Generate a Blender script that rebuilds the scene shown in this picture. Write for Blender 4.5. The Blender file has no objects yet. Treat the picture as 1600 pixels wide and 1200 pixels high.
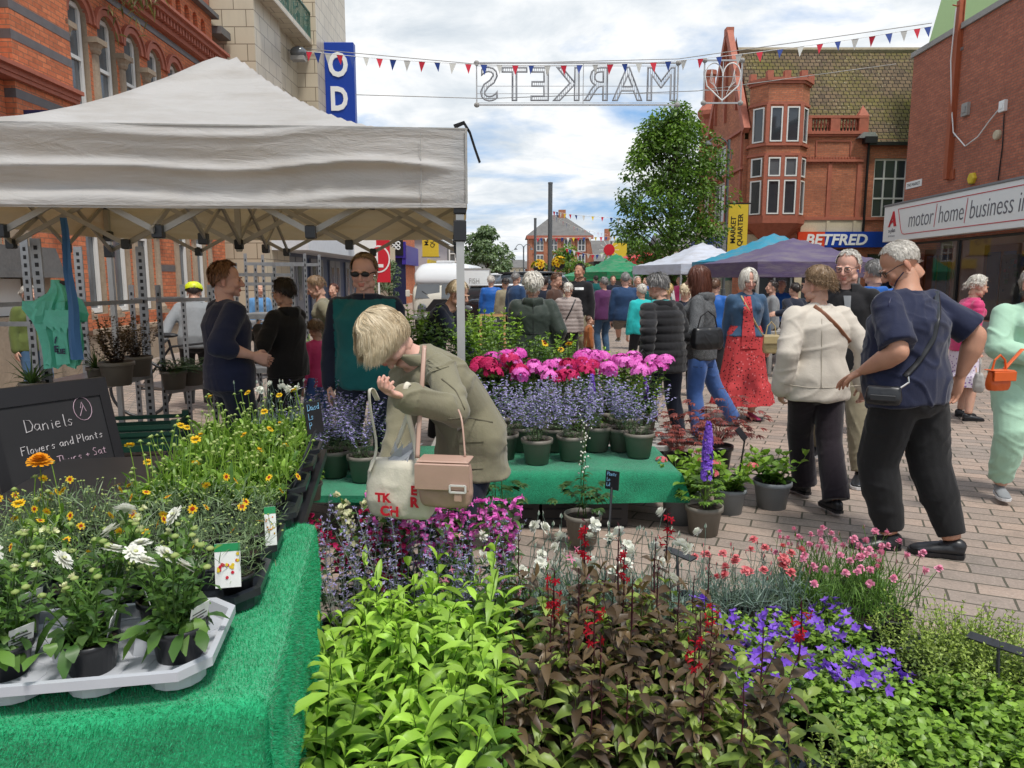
import bpy,math,random
import numpy as np
from mathutils import Vector,Matrix,Quaternion
from math import radians as R,sin,cos,pi

# ---------------------------------------------------------------- camera, world, sun, exposure
H_CAM=1.55;F_PX=1150.0;PITCH=R(8.07)
scene=bpy.context.scene
cam_d=bpy.data.cameras.new('camera');cam=bpy.data.objects.new('camera',cam_d)
scene.collection.objects.link(cam);scene.camera=cam
cam_d.sensor_width=36.0;cam_d.lens=36.0*F_PX/1600.0
cam_d.clip_start=0.05;cam_d.clip_end=2000
cam.location=(0,0,H_CAM);cam.rotation_euler=(R(90) -PITCH,0,0)
scene.view_settings.view_transform='Standard';scene.view_settings.look='None'
scene.view_settings.exposure=0.34;scene.view_settings.gamma=1.0
SUN_EL,SUN_ROT=R(66),R(145)      # high sun over the camera's right shoulder, through thin cloud
try:
 scene.cycles.max_bounces=6;scene.cycles.diffuse_bounces=3;scene.cycles.glossy_bounces=2
 scene.cycles.transmission_bounces=4;scene.cycles.transparent_max_bounces=6
 scene.cycles.use_denoising=True;scene.cycles.caustics_reflective=False;scene.cycles.caustics_refractive=False
 scene.cycles.use_adaptive_sampling=True;scene.cycles.adaptive_threshold=0.02
except Exception:pass

def make_world():
 w=bpy.data.worlds.new('World');scene.world=w;w.use_nodes=True
 nt=w.node_tree;N=nt.nodes;L=nt.links;N.clear()
 out=N.new('ShaderNodeOutputWorld');bg=N.new('ShaderNodeBackground');L.new(bg.outputs[0],out.inputs[0])
 sky=N.new('ShaderNodeTexSky');sky.sky_type='NISHITA';sky.sun_disc=False
 sky.sun_elevation=SUN_EL;sky.sun_rotation=SUN_ROT;sky.air_density=1.2;sky.dust_density=1.0
 tc=N.new('ShaderNodeTexCoord');sep=N.new('ShaderNodeSeparateXYZ');L.new(tc.outputs['Generated'],sep.inputs[0])
 def m(op,a,b=None,clamp=False):
  n=N.new('ShaderNodeMath');n.operation=op;n.use_clamp=clamp
  for i,v in enumerate((a,b)):
   if v is None:continue
   if isinstance(v,(int,float)):n.inputs[i].default_value=v
   else:L.new(v,n.inputs[i])
  return n.outputs[0]
 zz=m('ADD',m('MAXIMUM',sep.outputs[2],0.0),0.16)
 comb=N.new('ShaderNodeCombineXYZ');L.new(m('DIVIDE',sep.outputs[0],zz),comb.inputs[0]);L.new(m('DIVIDE',sep.outputs[1],zz),comb.inputs[1])
 def noise(scale,detail,rough,dist=0.0,off=(0,0,0)):
  mp=N.new('ShaderNodeMapping');mp.inputs['Location'].default_value=off;L.new(comb.outputs[0],mp.inputs[0])
  n=N.new('ShaderNodeTexNoise');n.inputs['Scale'].default_value=scale;n.inputs['Detail'].default_value=detail
  n.inputs['Roughness'].default_value=rough;n.inputs['Distortion'].default_value=dist
  L.new(mp.outputs[0],n.inputs['Vector']);return n.outputs['Fac']
 def ramp(fac,stops):
  r=N.new('ShaderNodeValToRGB');L.new(fac,r.inputs[0]);e=r.color_ramp.elements
  e[0].position,e[0].color=stops[0][0],(*stops[0][1],1);e[1].position,e[1].color=stops[1][0],(*stops[1][1],1)
  for p,c in stops[2:]:
   k=e.new(p);k.color=(*c,1)
  return r.outputs[0]
 n1=noise(1.15,8,0.56,0.25,(3.1,1.7,0))
 cover=ramp(n1,[(0.37,(0,0,0)),(0.50,(1,1,1))])
 n2=noise(2.3,7,0.6,0.3,(7.3,2.2,0))
 cloud=ramp(n2,[(0.30,(0.50,0.56,0.62)),(0.45,(0.66,0.70,0.735)),(0.60,(0.86,0.865,0.87))])
 # the air itself: physical sky brought to daylight level, milky near the horizon
 sc=N.new('ShaderNodeVectorMath');sc.operation='SCALE';L.new(sky.outputs[0],sc.inputs[0]);sc.inputs['Scale'].default_value=0.10
 blue=N.new('ShaderNodeMix');blue.data_type='RGBA';blue.inputs[0].default_value=0.7
 L.new(sc.outputs[0],blue.inputs[6]);blue.inputs[7].default_value=(0.22,0.42,0.74,1)
 mx=N.new('ShaderNodeMix');mx.data_type='RGBA'
 L.new(cover,mx.inputs[0]);L.new(blue.outputs[2],mx.inputs[6]);L.new(cloud,mx.inputs[7])
 L.new(mx.outputs[2],bg.inputs[0]);bg.inputs[1].default_value=1.0
make_world()
sun_d=bpy.data.lights.new('sun','SUN');sun_d.energy=2.7;sun_d.angle=R(10);sun_d.color=(1.0,0.955,0.89)
sun=bpy.data.objects.new('sun',sun_d);scene.collection.objects.link(sun)
_sd=Vector((sin(SUN_ROT)*cos(SUN_EL),cos(SUN_ROT)*cos(SUN_EL),sin(SUN_EL)))
sun.rotation_euler=_sd.to_track_quat('Z','Y').to_euler();sun.location=_sd*60

# ---------------------------------------------------------------- pixel helpers (photo pixels 1600x1200 -> world)
_cp,_sp=cos(PITCH),sin(PITCH)
def P(x,y,t):
 u=(x -800)/F_PX;v=(600 -y)/F_PX
 return Vector((u*t,(_cp+v*_sp)*t,H_CAM+(v*_cp -_sp)*t))
def G(x,y,z=0.0):
 v=(600 -y)/F_PX
 return P(x,y,(z -H_CAM)/(v*_cp -_sp))

# ---------------------------------------------------------------- object helpers
COL=scene.collection
def tag(o,label=None,cat=None,group=None,kind=None):
 if label:o['label']=label
 if cat:o['category']=cat
 if group:o['group']=group
 if kind:o['kind']=kind
 return o
def thing(name,label,cat,loc=(0,0,0),rotz=0.0,group=None):
 o=bpy.data.objects.new(name,None);COL.objects.link(o);o.empty_display_size=0.1
 o.location=loc;o.rotation_euler=(0,0,rotz);return tag(o,label,cat,group)
KIDS={}
def link(name,me,parent=None,loc=None):
 o=bpy.data.objects.new(name,me);COL.objects.link(o)
 if parent is not None:
  o.parent=parent;KIDS.setdefault(parent.name,[]).append(o)
 if loc is not None:o.location=loc
 return o
def dup(root,loc,rotz=0.0,scale=None,label=None,group=None):
 r=root.copy();COL.objects.link(r);r.location=loc;r.rotation_euler=(0,0,rotz)
 if scale is not None:r.scale=(scale,scale,scale)
 if label:r['label']=label
 if group:r['group']=group
 def rec(src,dst):
  for ch in KIDS.get(src.name,[]):
   c=ch.copy();COL.objects.link(c);c.parent=dst;KIDS.setdefault(dst.name,[]).append(c);rec(ch,c)
 rec(root,r);return r

def hash3(ix,iy,iz,seed=0):
 n=(ix.astype(np.int64)*374761393+iy.astype(np.int64)*668265263+iz.astype(np.int64)*2147483647+seed*1274126177) & 0xffffffff
 n=((n ^ (n >> 13))*1274126177) & 0xffffffff
 return ((n ^ (n >> 16)) & 0xffff)/65535.0
def vnoise(p,seed=0):
 p=np.asarray(p,float);i=np.floor(p).astype(np.int64);f=p -i;f=f*f*(3 -2*f);r=0
 for dx in (0,1):
  for dy in (0,1):
   for dz in (0,1):
    w=(f[:,0] if dx else 1 -f[:,0])*(f[:,1] if dy else 1 -f[:,1])*(f[:,2] if dz else 1 -f[:,2])
    r=r+w*hash3(i[:,0]+dx,i[:,1]+dy,i[:,2]+dz,seed)
 return r*2 -1
def ang_axis(v):
 v=Vector(v).normalized();a=Vector((0,0,1)) if abs(v.z) <0.9 else Vector((0,1,0))
 x=a.cross(v).normalized();return x,v.cross(x)

class MB:
 """collects faces; build() links them as ONE mesh object"""
 def __init__(s):s.v=[];s.f=[];s.m=[];s.t=[];s.tint=0.0;s.mi=0;s.M=None
 def add(s,vs,fs,mi=None):
  b=len(s.v)
  if s.M is not None:vs=[s.M @ Vector(q) for q in vs]
  s.v += [tuple(q) for q in vs];s.t += [s.tint]*len(vs)
  s.f += [tuple(b+i for i in q) for q in fs];s.m += [s.mi if mi is None else mi]*len(fs);return s
 def quad(s,a,b,c,d,mi=None):return s.add([a,b,c,d],[(0,1,2,3)],mi)
 def poly(s,pts,mi=None):return s.add(pts,[tuple(range(len(pts)))],mi)
 def box(s,x0,x1,y0,y1,z0,z1,mi=None,bev=0.0):
  if bev >0:
   b=bev;vs=[];
   for z,k in ((z0,b),(z0+b,0),(z1 -b,0),(z1,b)):
    vs += [(x0+k+b*(k ==0)*0,y0+k,z),(x1 -k,y0+k,z),(x1 -k,y1 -k,z),(x0+k,y1 -k,z)]
   fs=[(3,2,1,0),(12,13,14,15)]
   for r in range(3):
    for c in range(4):fs.append((r*4+c,r*4+(c+1) % 4,r*4+4+(c+1) % 4,r*4+4+c))
   return s.add(vs,fs,mi)
  return s.add([(x0,y0,z0),(x1,y0,z0),(x1,y1,z0),(x0,y1,z0),(x0,y0,z1),(x1,y0,z1),(x1,y1,z1),(x0,y1,z1)],
                     [(0,3,2,1),(4,5,6,7),(0,1,5,4),(1,2,6,5),(2,3,7,6),(3,0,4,7)],mi)
 def bar(s,a,b,w,h=None,mi=None,up=(0,0,1)):
  a=Vector(a);b=Vector(b);h=w if h is None else h;d=(b -a).normalized();u=Vector(up)
  if abs(d.dot(u)) >0.95:u=Vector((0,1,0))
  x=d.cross(u).normalized()*(w/2);y=x.cross(d).normalized()*(h/2)
  vs=[a -x -y,a+x -y,a+x+y,a -x+y,b -x -y,b+x -y,b+x+y,b -x+y]
  return s.add(vs,[(0,3,2,1),(4,5,6,7),(0,1,5,4),(1,2,6,5),(2,3,7,6),(3,0,4,7)],mi)
 def tube(s,pts,r,n=8,mi=None,caps=True,side=None,flat=1.0):
  """r scalar or list (or list of (rx, ry)); side = axis for rx"""
  pts=[Vector(p) for p in pts];k=len(pts)
  if not isinstance(r,(list,tuple)):r=[r]*k
  vs=[];fs=[];px=Vector(side) if side is not None else None
  for i,p in enumerate(pts):
   d=(pts[min(i+1,k -1)] -pts[max(i -1,0)])
   d=d.normalized() if d.length >1e-9 else Vector((0,0,1))
   if px is None:px,_=ang_axis(d)
   px=px -d*px.dot(d)
   if px.length <1e-6:px,_=ang_axis(d)
   px.normalize();py=d.cross(px)
   rr=r[i];rx,ry=rr if isinstance(rr,(tuple,list)) else (rr,rr*flat)
   for j in range(n):
    a=2*pi*j/n;vs.append(p+px*(cos(a)*rx)+py*(sin(a)*ry))
  for i in range(k -1):
   for j in range(n):fs.append((i*n+j,i*n+(j+1) % n,(i+1)*n+(j+1) % n,(i+1)*n+j))
  if caps:fs += [tuple(range(n -1,-1,-1)),tuple((k -1)*n+j for j in range(n))]
  return s.add(vs,fs,mi)
 def lathe(s,prof,n=16,mi=None,c=(0,0,0),caps=False):
  vs=[];fs=[];k=len(prof)
  for rr,z in prof:
   for j in range(n):a=2*pi*j/n;vs.append((c[0]+cos(a)*rr,c[1]+sin(a)*rr,c[2]+z))
  for i in range(k -1):
   for j in range(n):fs.append((i*n+j,i*n+(j+1) % n,(i+1)*n+(j+1) % n,(i+1)*n+j))
  if caps:fs += [tuple(range(n -1,-1,-1)),tuple((k -1)*n+j for j in range(n))]
  return s.add(vs,fs,mi)
 def ell(s,c,r,rot=None,n=12,k=8,mi=None):
  vs=[];fs=[];c=Vector(c);Q=rot.to_matrix() if isinstance(rot,Quaternion) else (rot if rot is not None else None)
  for i in range(k+1):
   th=pi*i/k
   for j in range(n):
    a=2*pi*j/n;q=Vector((sin(th)*cos(a)*r[0],sin(th)*sin(a)*r[1],cos(th)*r[2]))
    vs.append(c+(Q @ q if Q is not None else q))
  for i in range(k):
   for j in range(n):fs.append((i*n+j,(i+1)*n+j,(i+1)*n+(j+1) % n,i*n+(j+1) % n))
  return s.add(vs,fs,mi)
 def prism(s,pts,y0,y1,mi=None):
  """outline pts (x,z) extruded along y"""
  n=len(pts);vs=[(x,y0,z) for x,z in pts]+[(x,y1,z) for x,z in pts]
  fs=[tuple(range(n)),tuple(range(2*n -1,n -1,-1))]+[(i,i+n,(i+1) % n+n,(i+1) % n) for i in range(n)]
  return s.add(vs,fs,mi)
 def mesh(s,name,mats,smooth=False,uv=False,tint=False,weld=False):
  me=bpy.data.meshes.new(name);me.from_pydata(s.v,[],s.f)
  for q in (mats if isinstance(mats,(list,tuple)) else [mats]):me.materials.append(q)
  me.polygons.foreach_set('material_index',s.m)
  if smooth:me.polygons.foreach_set('use_smooth',[True]*len(s.f))
  if tint:
   a=me.attributes.new('tint','FLOAT','POINT');a.data.foreach_set('value',s.t)
  me.update()
  if uv:box_uv(me)
  return me
 def build(s,name,mats,parent=None,smooth=False,uv=False,tint=False,loc=None):
  return link(name,s.mesh(name,mats,smooth,uv,tint),parent,loc)
def box_uv(me):
 uvl=me.uv_layers.new(name='UVMap');d=uvl.data;V=me.vertices
 for p in me.polygons:
  n=p.normal
  if abs(n.z) >0.75:
   for li in p.loop_indices:
    c=V[me.loops[li].vertex_index].co;d[li].uv=(c.x,c.y)
  else:
   t=Vector((-n.y,n.x,0)).normalized()
   zs=1.0/max(0.3,math.sqrt(max(0.0,1 -n.z*n.z)))
   if abs(t.x) >abs(t.y):t=t if t.x >0 else -t
   else:t=t if t.y >0 else -t
   for li in p.loop_indices:
    c=V[me.loops[li].vertex_index].co;d[li].uv=(c.dot(t),c.z*zs)

# ---------------------------------------------------------------- materials
MATS={}
class MT:
 """small node-graph builder"""
 def __init__(s,name,rough=0.6,spec=0.4,metal=0.0):
  s.mat=bpy.data.materials.new(name);s.mat.use_nodes=True;s.nt=s.mat.node_tree;s.N=s.nt.nodes;s.L=s.nt.links
  s.b=s.N['Principled BSDF'];s.out=s.N['Material Output']
  s.b.inputs['Roughness'].default_value=rough;s.b.inputs['Specular IOR Level'].default_value=spec;s.b.inputs['Metallic'].default_value=metal
 def set(s,inp,v):
  i=s.b.inputs[inp] if isinstance(inp,str) else inp
  if hasattr(v,'links') or isinstance(v,bpy.types.NodeSocket):s.L.new(v,i)
  elif isinstance(v,(tuple,list)) and len(v) ==3 and i.type =='RGBA':i.default_value=(*v,1)
  else:i.default_value=v
  return s
 def co(s,kind='Object',scale=(1,1,1),rot=(0,0,0),loc=(0,0,0)):
  t=s.N.new('ShaderNodeTexCoord');m=s.N.new('ShaderNodeMapping');s.L.new(t.outputs[kind],m.inputs[0])
  m.inputs['Scale'].default_value=scale;m.inputs['Rotation'].default_value=rot;m.inputs['Location'].default_value=loc;return m.outputs[0]
 def noise(s,vec,scale,detail=4,rough=0.55,dist=0.0,out='Fac'):
  n=s.N.new('ShaderNodeTexNoise');s.L.new(vec,n.inputs['Vector'])
  for k,v in (('Scale',scale),('Detail',detail),('Roughness',rough),('Distortion',dist)):n.inputs[k].default_value=v
  return n.outputs[out]
 def voro(s,vec,scale,feature='F1',out='Distance',rnd=1.0):
  n=s.N.new('ShaderNodeTexVoronoi');n.feature=feature;s.L.new(vec,n.inputs['Vector']);n.inputs['Scale'].default_value=scale
  n.inputs['Randomness'].default_value=rnd;return n.outputs[out]
 def wave(s,vec,scale,dist=2.0,direction='X',detail=2):
  n=s.N.new('ShaderNodeTexWave');n.bands_direction=direction;s.L.new(vec,n.inputs['Vector']);n.inputs['Scale'].default_value=scale
  n.inputs['Distortion'].default_value=dist;n.inputs['Detail'].default_value=detail;return n.outputs['Fac']
 def brick(s,vec,bw,rh,mortar,c1,c2,cm,offset=0.5,smooth=0.1,bias=0.0):
  n=s.N.new('ShaderNodeTexBrick');s.L.new(vec,n.inputs['Vector']);n.offset=offset
  for k,v in (('Scale',1.0),('Mortar Size',mortar),('Mortar Smooth',smooth),('Bias',bias),('Brick Width',bw),('Row Height',rh)):n.inputs[k].default_value=v
  for k,v in (('Color1',c1),('Color2',c2),('Mortar',cm)):n.inputs[k].default_value=(*v,1)
  return n
 def ramp(s,fac,stops,interp='LINEAR'):
  r=s.N.new('ShaderNodeValToRGB');s.L.new(fac,r.inputs[0]);e=r.color_ramp.elements;r.color_ramp.interpolation=interp
  def c4(c):return (c,c,c,1) if isinstance(c,(int,float)) else (*c,1)
  e[0].position,e[0].color=stops[0][0],c4(stops[0][1]);e[1].position,e[1].color=stops[1][0],c4(stops[1][1])
  for p,c in stops[2:]:k=e.new(p);k.color=c4(c)
  return r.outputs[0]
 def mix(s,fac,a,b,mode='MIX'):
  n=s.N.new('ShaderNodeMix');n.data_type='RGBA';n.blend_type=mode
  for i,v in ((0,fac),(6,a),(7,b)):
   if isinstance(v,(int,float)):n.inputs[i].default_value=v if i ==0 else (v,v,v,1)
   elif isinstance(v,(tuple,list)):n.inputs[i].default_value=(*v,1)
   else:s.L.new(v,n.inputs[i])
  return n.outputs[2]
 def math(s,op,a,b=0.0,clamp=False):
  n=s.N.new('ShaderNodeMath');n.operation=op;n.use_clamp=clamp
  for i,v in enumerate((a,b)):
   if isinstance(v,(int,float)):n.inputs[i].default_value=v
   else:s.L.new(v,n.inputs[i])
  return n.outputs[0]
 def attr(s,name,out='Fac'):
  n=s.N.new('ShaderNodeAttribute');n.attribute_name=name;return n.outputs[out]
 def island(s):
  return s.N.new('ShaderNodeNewGeometry').outputs['Random Per Island']
 def objrand(s):
  return s.N.new('ShaderNodeObjectInfo').outputs['Random']
 def bump(s,h,strength=0.3,dist=0.01):
  n=s.N.new('ShaderNodeBump');s.L.new(h,n.inputs['Height']);n.inputs['Strength'].default_value=strength;n.inputs['Distance'].default_value=dist
  s.L.new(n.outputs[0],s.b.inputs['Normal']);return s
 def translucent(s,col,amt):
  t=s.N.new('ShaderNodeBsdfTranslucent');m=s.N.new('ShaderNodeMixShader');m.inputs[0].default_value=amt
  if isinstance(col,(tuple,list)):t.inputs[0].default_value=(*col,1)
  else:s.L.new(col,t.inputs[0])
  s.L.new(s.b.outputs[0],m.inputs[1]);s.L.new(t.outputs[0],m.inputs[2]);s.L.new(m.outputs[0],s.out.inputs[0]);return s

def plain(name,col,rough=0.6,spec=0.4,metal=0.0,var=0.12,bump=0.0,scale=8.0):
 key=('plain',name)
 if key in MATS:return MATS[key]
 m=MT(name,rough,spec,metal);n=m.noise(m.co(),scale,4)
 m.set('Base Color',m.mix(n,tuple(c*(1 -var) for c in col),tuple(min(1,c*(1+var)) for c in col)))
 if bump:m.bump(n,bump,0.01)
 MATS[key]=m.mat;return m.mat

def mk_brick(name,c1,c2,cm,bw=0.225,rh=0.075,mortar=0.008,grime=0.35,soot=(0.10,0.06,0.045),moss=0.0):
 m=MT(name,0.85,0.2);uv=m.co('UV');b=m.brick(uv,bw,rh,mortar,c1,c2,cm)
 n=m.noise(uv,0.9,6,0.6);n2=m.noise(uv,14,3)
 c=m.mix(m.ramp(n,[(0.42,0.0),(0.75,grime)]),b.outputs['Color'],soot)
 c=m.mix(0.35,c,m.ramp(n2,[(0.3,0.25),(0.7,0.75)]),'OVERLAY')
 m.set('Base Color',c);m.bump(b.outputs['Fac'],-0.5,0.012);return m.mat
M_BRICK_L=mk_brick('red_brick_left',(0.66,0.215,0.10),(0.48,0.145,0.07),(0.24,0.14,0.09),mortar=0.006,grime=0.15)
M_BRICK_B=mk_brick('red_brick_corner',(0.54,0.19,0.10),(0.37,0.125,0.07),(0.30,0.17,0.12),grime=0.42)
M_BRICK_R=mk_brick('brown_brick_right',(0.50,0.175,0.105),(0.37,0.125,0.08),(0.23,0.14,0.11),mortar=0.009,grime=0.3)
M_BRICK_F=mk_brick('orange_brick_far',(0.45,0.17,0.09),(0.36,0.13,0.07),(0.35,0.22,0.16),grime=0.25)
M_TERRA=plain('terracotta_trim',(0.38,0.12,0.075),0.7,var=0.3,bump=0.2)
M_BLUEBRICK=plain('blue_engineering_brick',(0.12,0.105,0.105),0.45,var=0.4,scale=6)
def mk_stone(name,col,dirt=0.5):
 m=MT(name,0.8,0.25);o=m.co();n=m.noise(o,1.6,7,0.65);n2=m.noise(o,25,4)
 c=m.mix(m.ramp(n,[(0.35,0.0),(0.75,dirt)]),col,tuple(x*0.45 for x in col))
 c=m.mix(0.25,c,n2,'OVERLAY');m.set('Base Color',c);m.bump(n2,0.25,0.01);return m.mat
M_STONE=mk_stone('grey_sandstone',(0.36,0.285,0.21))
M_STONE2=mk_stone('cream_render',(0.58,0.50,0.36),0.25)
M_SLATE=mk_stone('slate_roof',(0.16,0.155,0.15),0.6)
M_CONC=mk_stone('grey_concrete',(0.36,0.35,0.33),0.4)
def mk_faience():
 m=MT('cream_faience_tiles',0.35,0.5);uv=m.co('UV');b=m.brick(uv,0.62,0.42,0.012,(0.57,0.50,0.38),(0.50,0.43,0.32),(0.17,0.13,0.09),smooth=0.3)
 n=m.noise(m.co('UV',(1,0.25,1)),1.4,6,0.6)
 m.set('Base Color',m.mix(m.ramp(n,[(0.5,0.0),(0.8,0.4)]),b.outputs['Color'],(0.24,0.20,0.15)));m.bump(b.outputs['Fac'],-0.3,0.01);return m.mat
M_FAIENCE=mk_faience()
def mk_tiles():
 m=MT('mossy_clay_roof_tiles',0.9,0.15);uv=m.co('UV');b=m.brick(uv,0.24,0.21,0.018,(0.17,0.12,0.078),(0.10,0.074,0.053),(0.012,0.011,0.01),smooth=0.4)
 n=m.noise(uv,0.45,5,0.6);n2=m.noise(uv,5.0,6,0.7)
 moss=m.ramp(m.math('ADD',m.math('MULTIPLY',n,0.7),m.math('MULTIPLY',n2,0.45)),[(0.53,0.0),(0.74,0.85)])
 c=m.mix(moss,b.outputs['Color'],(0.15,0.14,0.03))
 lich=m.ramp(m.noise(uv,9.0,3,0.7),[(0.57,0.0),(0.68,0.8)]);lich2=m.ramp(m.noise(uv,0.6,3),[(0.42,0.0),(0.6,1.0)])
 c=m.mix(m.math('MULTIPLY',lich,lich2),c,(0.40,0.37,0.25))
 c=m.mix(m.math('SUBTRACT',1.0,b.outputs['Fac']),(0.012,0.011,0.01),c)
 m.set('Base Color',c);return m.mat
M_TILES=mk_tiles()
def mk_paving():
 m=MT('brick_paving',0.75,0.3);o=m.co('Object',rot=(0,0,R(24)))
 wob=m.noise(o,2.2,2,0.5,out='Color');
 vm=m.N.new('ShaderNodeVectorMath');vm.operation='MULTIPLY_ADD';m.L.new(wob,vm.inputs[0]);vm.inputs[1].default_value=(0.03,0.03,0);m.L.new(o,vm.inputs[2])
 b=m.brick(vm.outputs[0],0.29,0.148,0.0065,(0.37,0.272,0.215),(0.225,0.183,0.155),(0.045,0.042,0.03),smooth=0.25)
 big=m.noise(o,0.35,4,0.6);fine=m.noise(o,60,3,0.7);spk=m.voro(o,140,out='Color');mid=m.noise(o,4.5,5,0.65)
 c=m.mix(0.55,b.outputs['Color'],m.ramp(fine,[(0.3,0.3),(0.7,0.72)]),'OVERLAY')
 c=m.mix(m.ramp(big,[(0.35,0.0),(0.7,0.4)]),c,(0.27,0.255,0.235))
 c=m.mix(m.ramp(mid,[(0.50,0.0),(0.74,0.55)]),c,(0.13,0.115,0.095))
 c=m.mix(m.ramp(spk,[(0.80,0.0),(0.95,0.35)]),c,(0.52,0.46,0.41))
 c=m.mix(b.outputs['Fac'],c,(0.085,0.078,0.058))
 m.set('Base Color',c);m.set('Roughness',m.ramp(mid,[(0.3,0.6),(0.7,0.85)]))
 h=m.math('SUBTRACT',m.math('MULTIPLY',fine,0.12),b.outputs['Fac']);m.bump(h,0.65,0.008);return m.mat
M_PAVE=mk_paving()
M_ROAD=plain('asphalt_road',(0.16,0.15,0.14),0.85,var=0.2)
M_GROUND=plain('far_ground',(0.24,0.225,0.20),0.9,var=0.2,scale=0.4)
def mk_glass(name,col=(0.035,0.042,0.05),rough=0.06):
 m=MT(name,rough,0.9);n=m.noise(m.co(),0.9,2);m.set('Base Color',m.mix(n,tuple(c*0.5 for c in col),tuple(c*1.6 for c in col)));return m.mat
M_GLASS=mk_glass('dark_window_glass');M_GLASS2=mk_glass('grey_window_glass',(0.10,0.11,0.12),0.15)
M_WHITE=plain('white_paint',(0.74,0.74,0.72),0.45,var=0.05)
M_WHITEP=plain('white_plastic_sign',(0.80,0.81,0.80),0.35,var=0.03)
M_BLACK=plain('black_paint',(0.012,0.012,0.014),0.4)
M_BLACKP=plain('black_plastic',(0.014,0.015,0.018),0.38,0.5,var=0.3)
M_STEEL=plain('galvanised_steel',(0.36,0.37,0.38),0.45,0.5,0.75,var=0.35,scale=18)
M_ALU=plain('anodised_aluminium',(0.50,0.50,0.49),0.42,0.5,0.6,var=0.1)
M_FRAMEALU=plain('tent_frame_aluminium',(0.33,0.31,0.28),0.5,0.4,0.35,var=0.15)
M_POLE=plain('grey_pole_paint',(0.10,0.11,0.12),0.5)
M_BLUE=plain('royal_blue_sign',(0.006,0.045,0.33),0.4,var=0.06)
M_NAVYS=plain('navy_sign',(0.016,0.018,0.06),0.4)
M_RED=plain('red_sign',(0.55,0.015,0.03),0.45,var=0.06)
M_YELLOW=plain('yellow_banner',(0.66,0.48,0.035),0.6,var=0.08)
M_RUST=plain('red_oxide_steel',(0.33,0.085,0.035),0.6,var=0.25,scale=5)
M_LIME=plain('pale_green_cladding',(0.42,0.60,0.26),0.6,var=0.05)
# ================================================================= SETTING
def sheet(name,x0,x1,y0,y1,z,mat):
 b=MB();b.quad((x0,y0,z),(x1,y0,z),(x1,y1,z),(x0,y1,z));o=b.build(name,mat);tag(o,kind='structure');return o
sheet('ground',-400,400,-60,900,-0.008,M_GROUND)
sheet('pavement',-9,20,-6,120,0.0,M_PAVE)

# ================================================================= BUILDINGS
def wall_face(b,w,h,ops,z0=0.0,x0=0.0,depth=0.16,mi=0,ri=None,y=0.0):
 """wall in plane y (outside is -y) with openings (xa,xb,za,zb,arch) and reveals going in by depth"""
 ri=mi if ri is None else ri
 xs=sorted({x0,x0+w,*[o[0] for o in ops],*[o[1] for o in ops]});zs=sorted({z0,z0+h,*[o[2] for o in ops],*[o[3] for o in ops]})
 xs=[x for x in xs if x0 -1e-6 <= x <= x0+w+1e-6];zs=[z for z in zs if z0 -1e-6 <= z <= z0+h+1e-6]
 for i in range(len(xs) -1):
  for j in range(len(zs) -1):
   cx,cz=(xs[i]+xs[i+1])/2,(zs[j]+zs[j+1])/2
   if any(o[0] <cx <o[1] and o[2] <cz <o[3] for o in ops):continue
   b.quad((xs[i],y,zs[j]),(xs[i+1],y,zs[j]),(xs[i+1],y,zs[j+1]),(xs[i],y,zs[j+1]),mi)
 for o in ops:
  xa,xb,za,zb=o[:4];arch=len(o) >4 and o[4];d=y+depth
  if arch:
   r=(xb -xa)/2;cx=(xa+xb)/2;zc=zb -r;n=12
   arc=[(cx -r*cos(pi*k/n),zc+r*sin(pi*k/n)) for k in range(n+1)]
   for k in range(n):
    (ax,az),(bx,bz)=arc[k],arc[k+1];corner=xa if k <n/2 else xb
    b.add([(ax,y,az),(bx,y,bz),(bx,y,zb),(ax,y,zb)] ,[(0,1,2,3)],mi) if abs(zb -bz)+abs(zb -az) >1e-6 else None
    b.quad((ax,y,az),(ax,d,az),(bx,d,bz),(bx,y,bz),ri)
   zt=zc
  else:
   zt=zb;b.quad((xa,y,zb),(xa,d,zb),(xb,d,zb),(xb,y,zb),ri)
  b.quad((xa,y,za),(xa,d,za),(xa,d,zt),(xa,y,zt),ri);b.quad((xb,y,zt),(xb,d,zt),(xb,d,za),(xb,y,za),ri)
  b.quad((xb,y,za),(xb,d,za),(xa,d,za),(xa,y,za),ri)
def window(parent,xa,xb,za,zb,y=0.13,nx=1,nz=2,fw=0.06,glass=None,frame=None,split=None,arch=False):
 """pane set at depth y with a frame as sub-part"""
 g=MB();g.quad((xa,y,za),(xb,y,za),(xb,y,zb),(xa,y,zb));w=g.build('window',glass or M_GLASS,parent)
 f=MB();a,c=y -0.045,y -0.004
 f.box(xa,xa+fw,a,c,za,zb);f.box(xb -fw,xb,a,c,za,zb);f.box(xa+fw,xb -fw,a,c,zb -fw,zb);f.box(xa+fw,xb -fw,a,c,za,za+fw)
 for i in range(1,nx):
  x=xa+(xb -xa)*i/nx;f.box(x -fw*.4,x+fw*.4,a+.003,c,za+fw,zb -fw)
 zz=split if split is not None else [i/nz for i in range(1,nz)]
 for q in zz:
  z=za+(zb -za)*q;f.box(xa+fw,xb -fw,a -.004,c,z -fw*.4,z+fw*.4)
 f.build('window_frame',frame or M_WHITE,w);return w
def arch_ring(b,cx,zc,r0,r1,y0,y1,mi=None,n=14):
 for k in range(n):
  a0,a1=pi*k/n,pi*(k+1)/n
  p=[(cx -q*cos(a),zc+q*sin(a)) for a,q in ((a0,r0),(a1,r0),(a1,r1),(a0,r1))]
  b.prism(p,y0,y1,mi)
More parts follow.
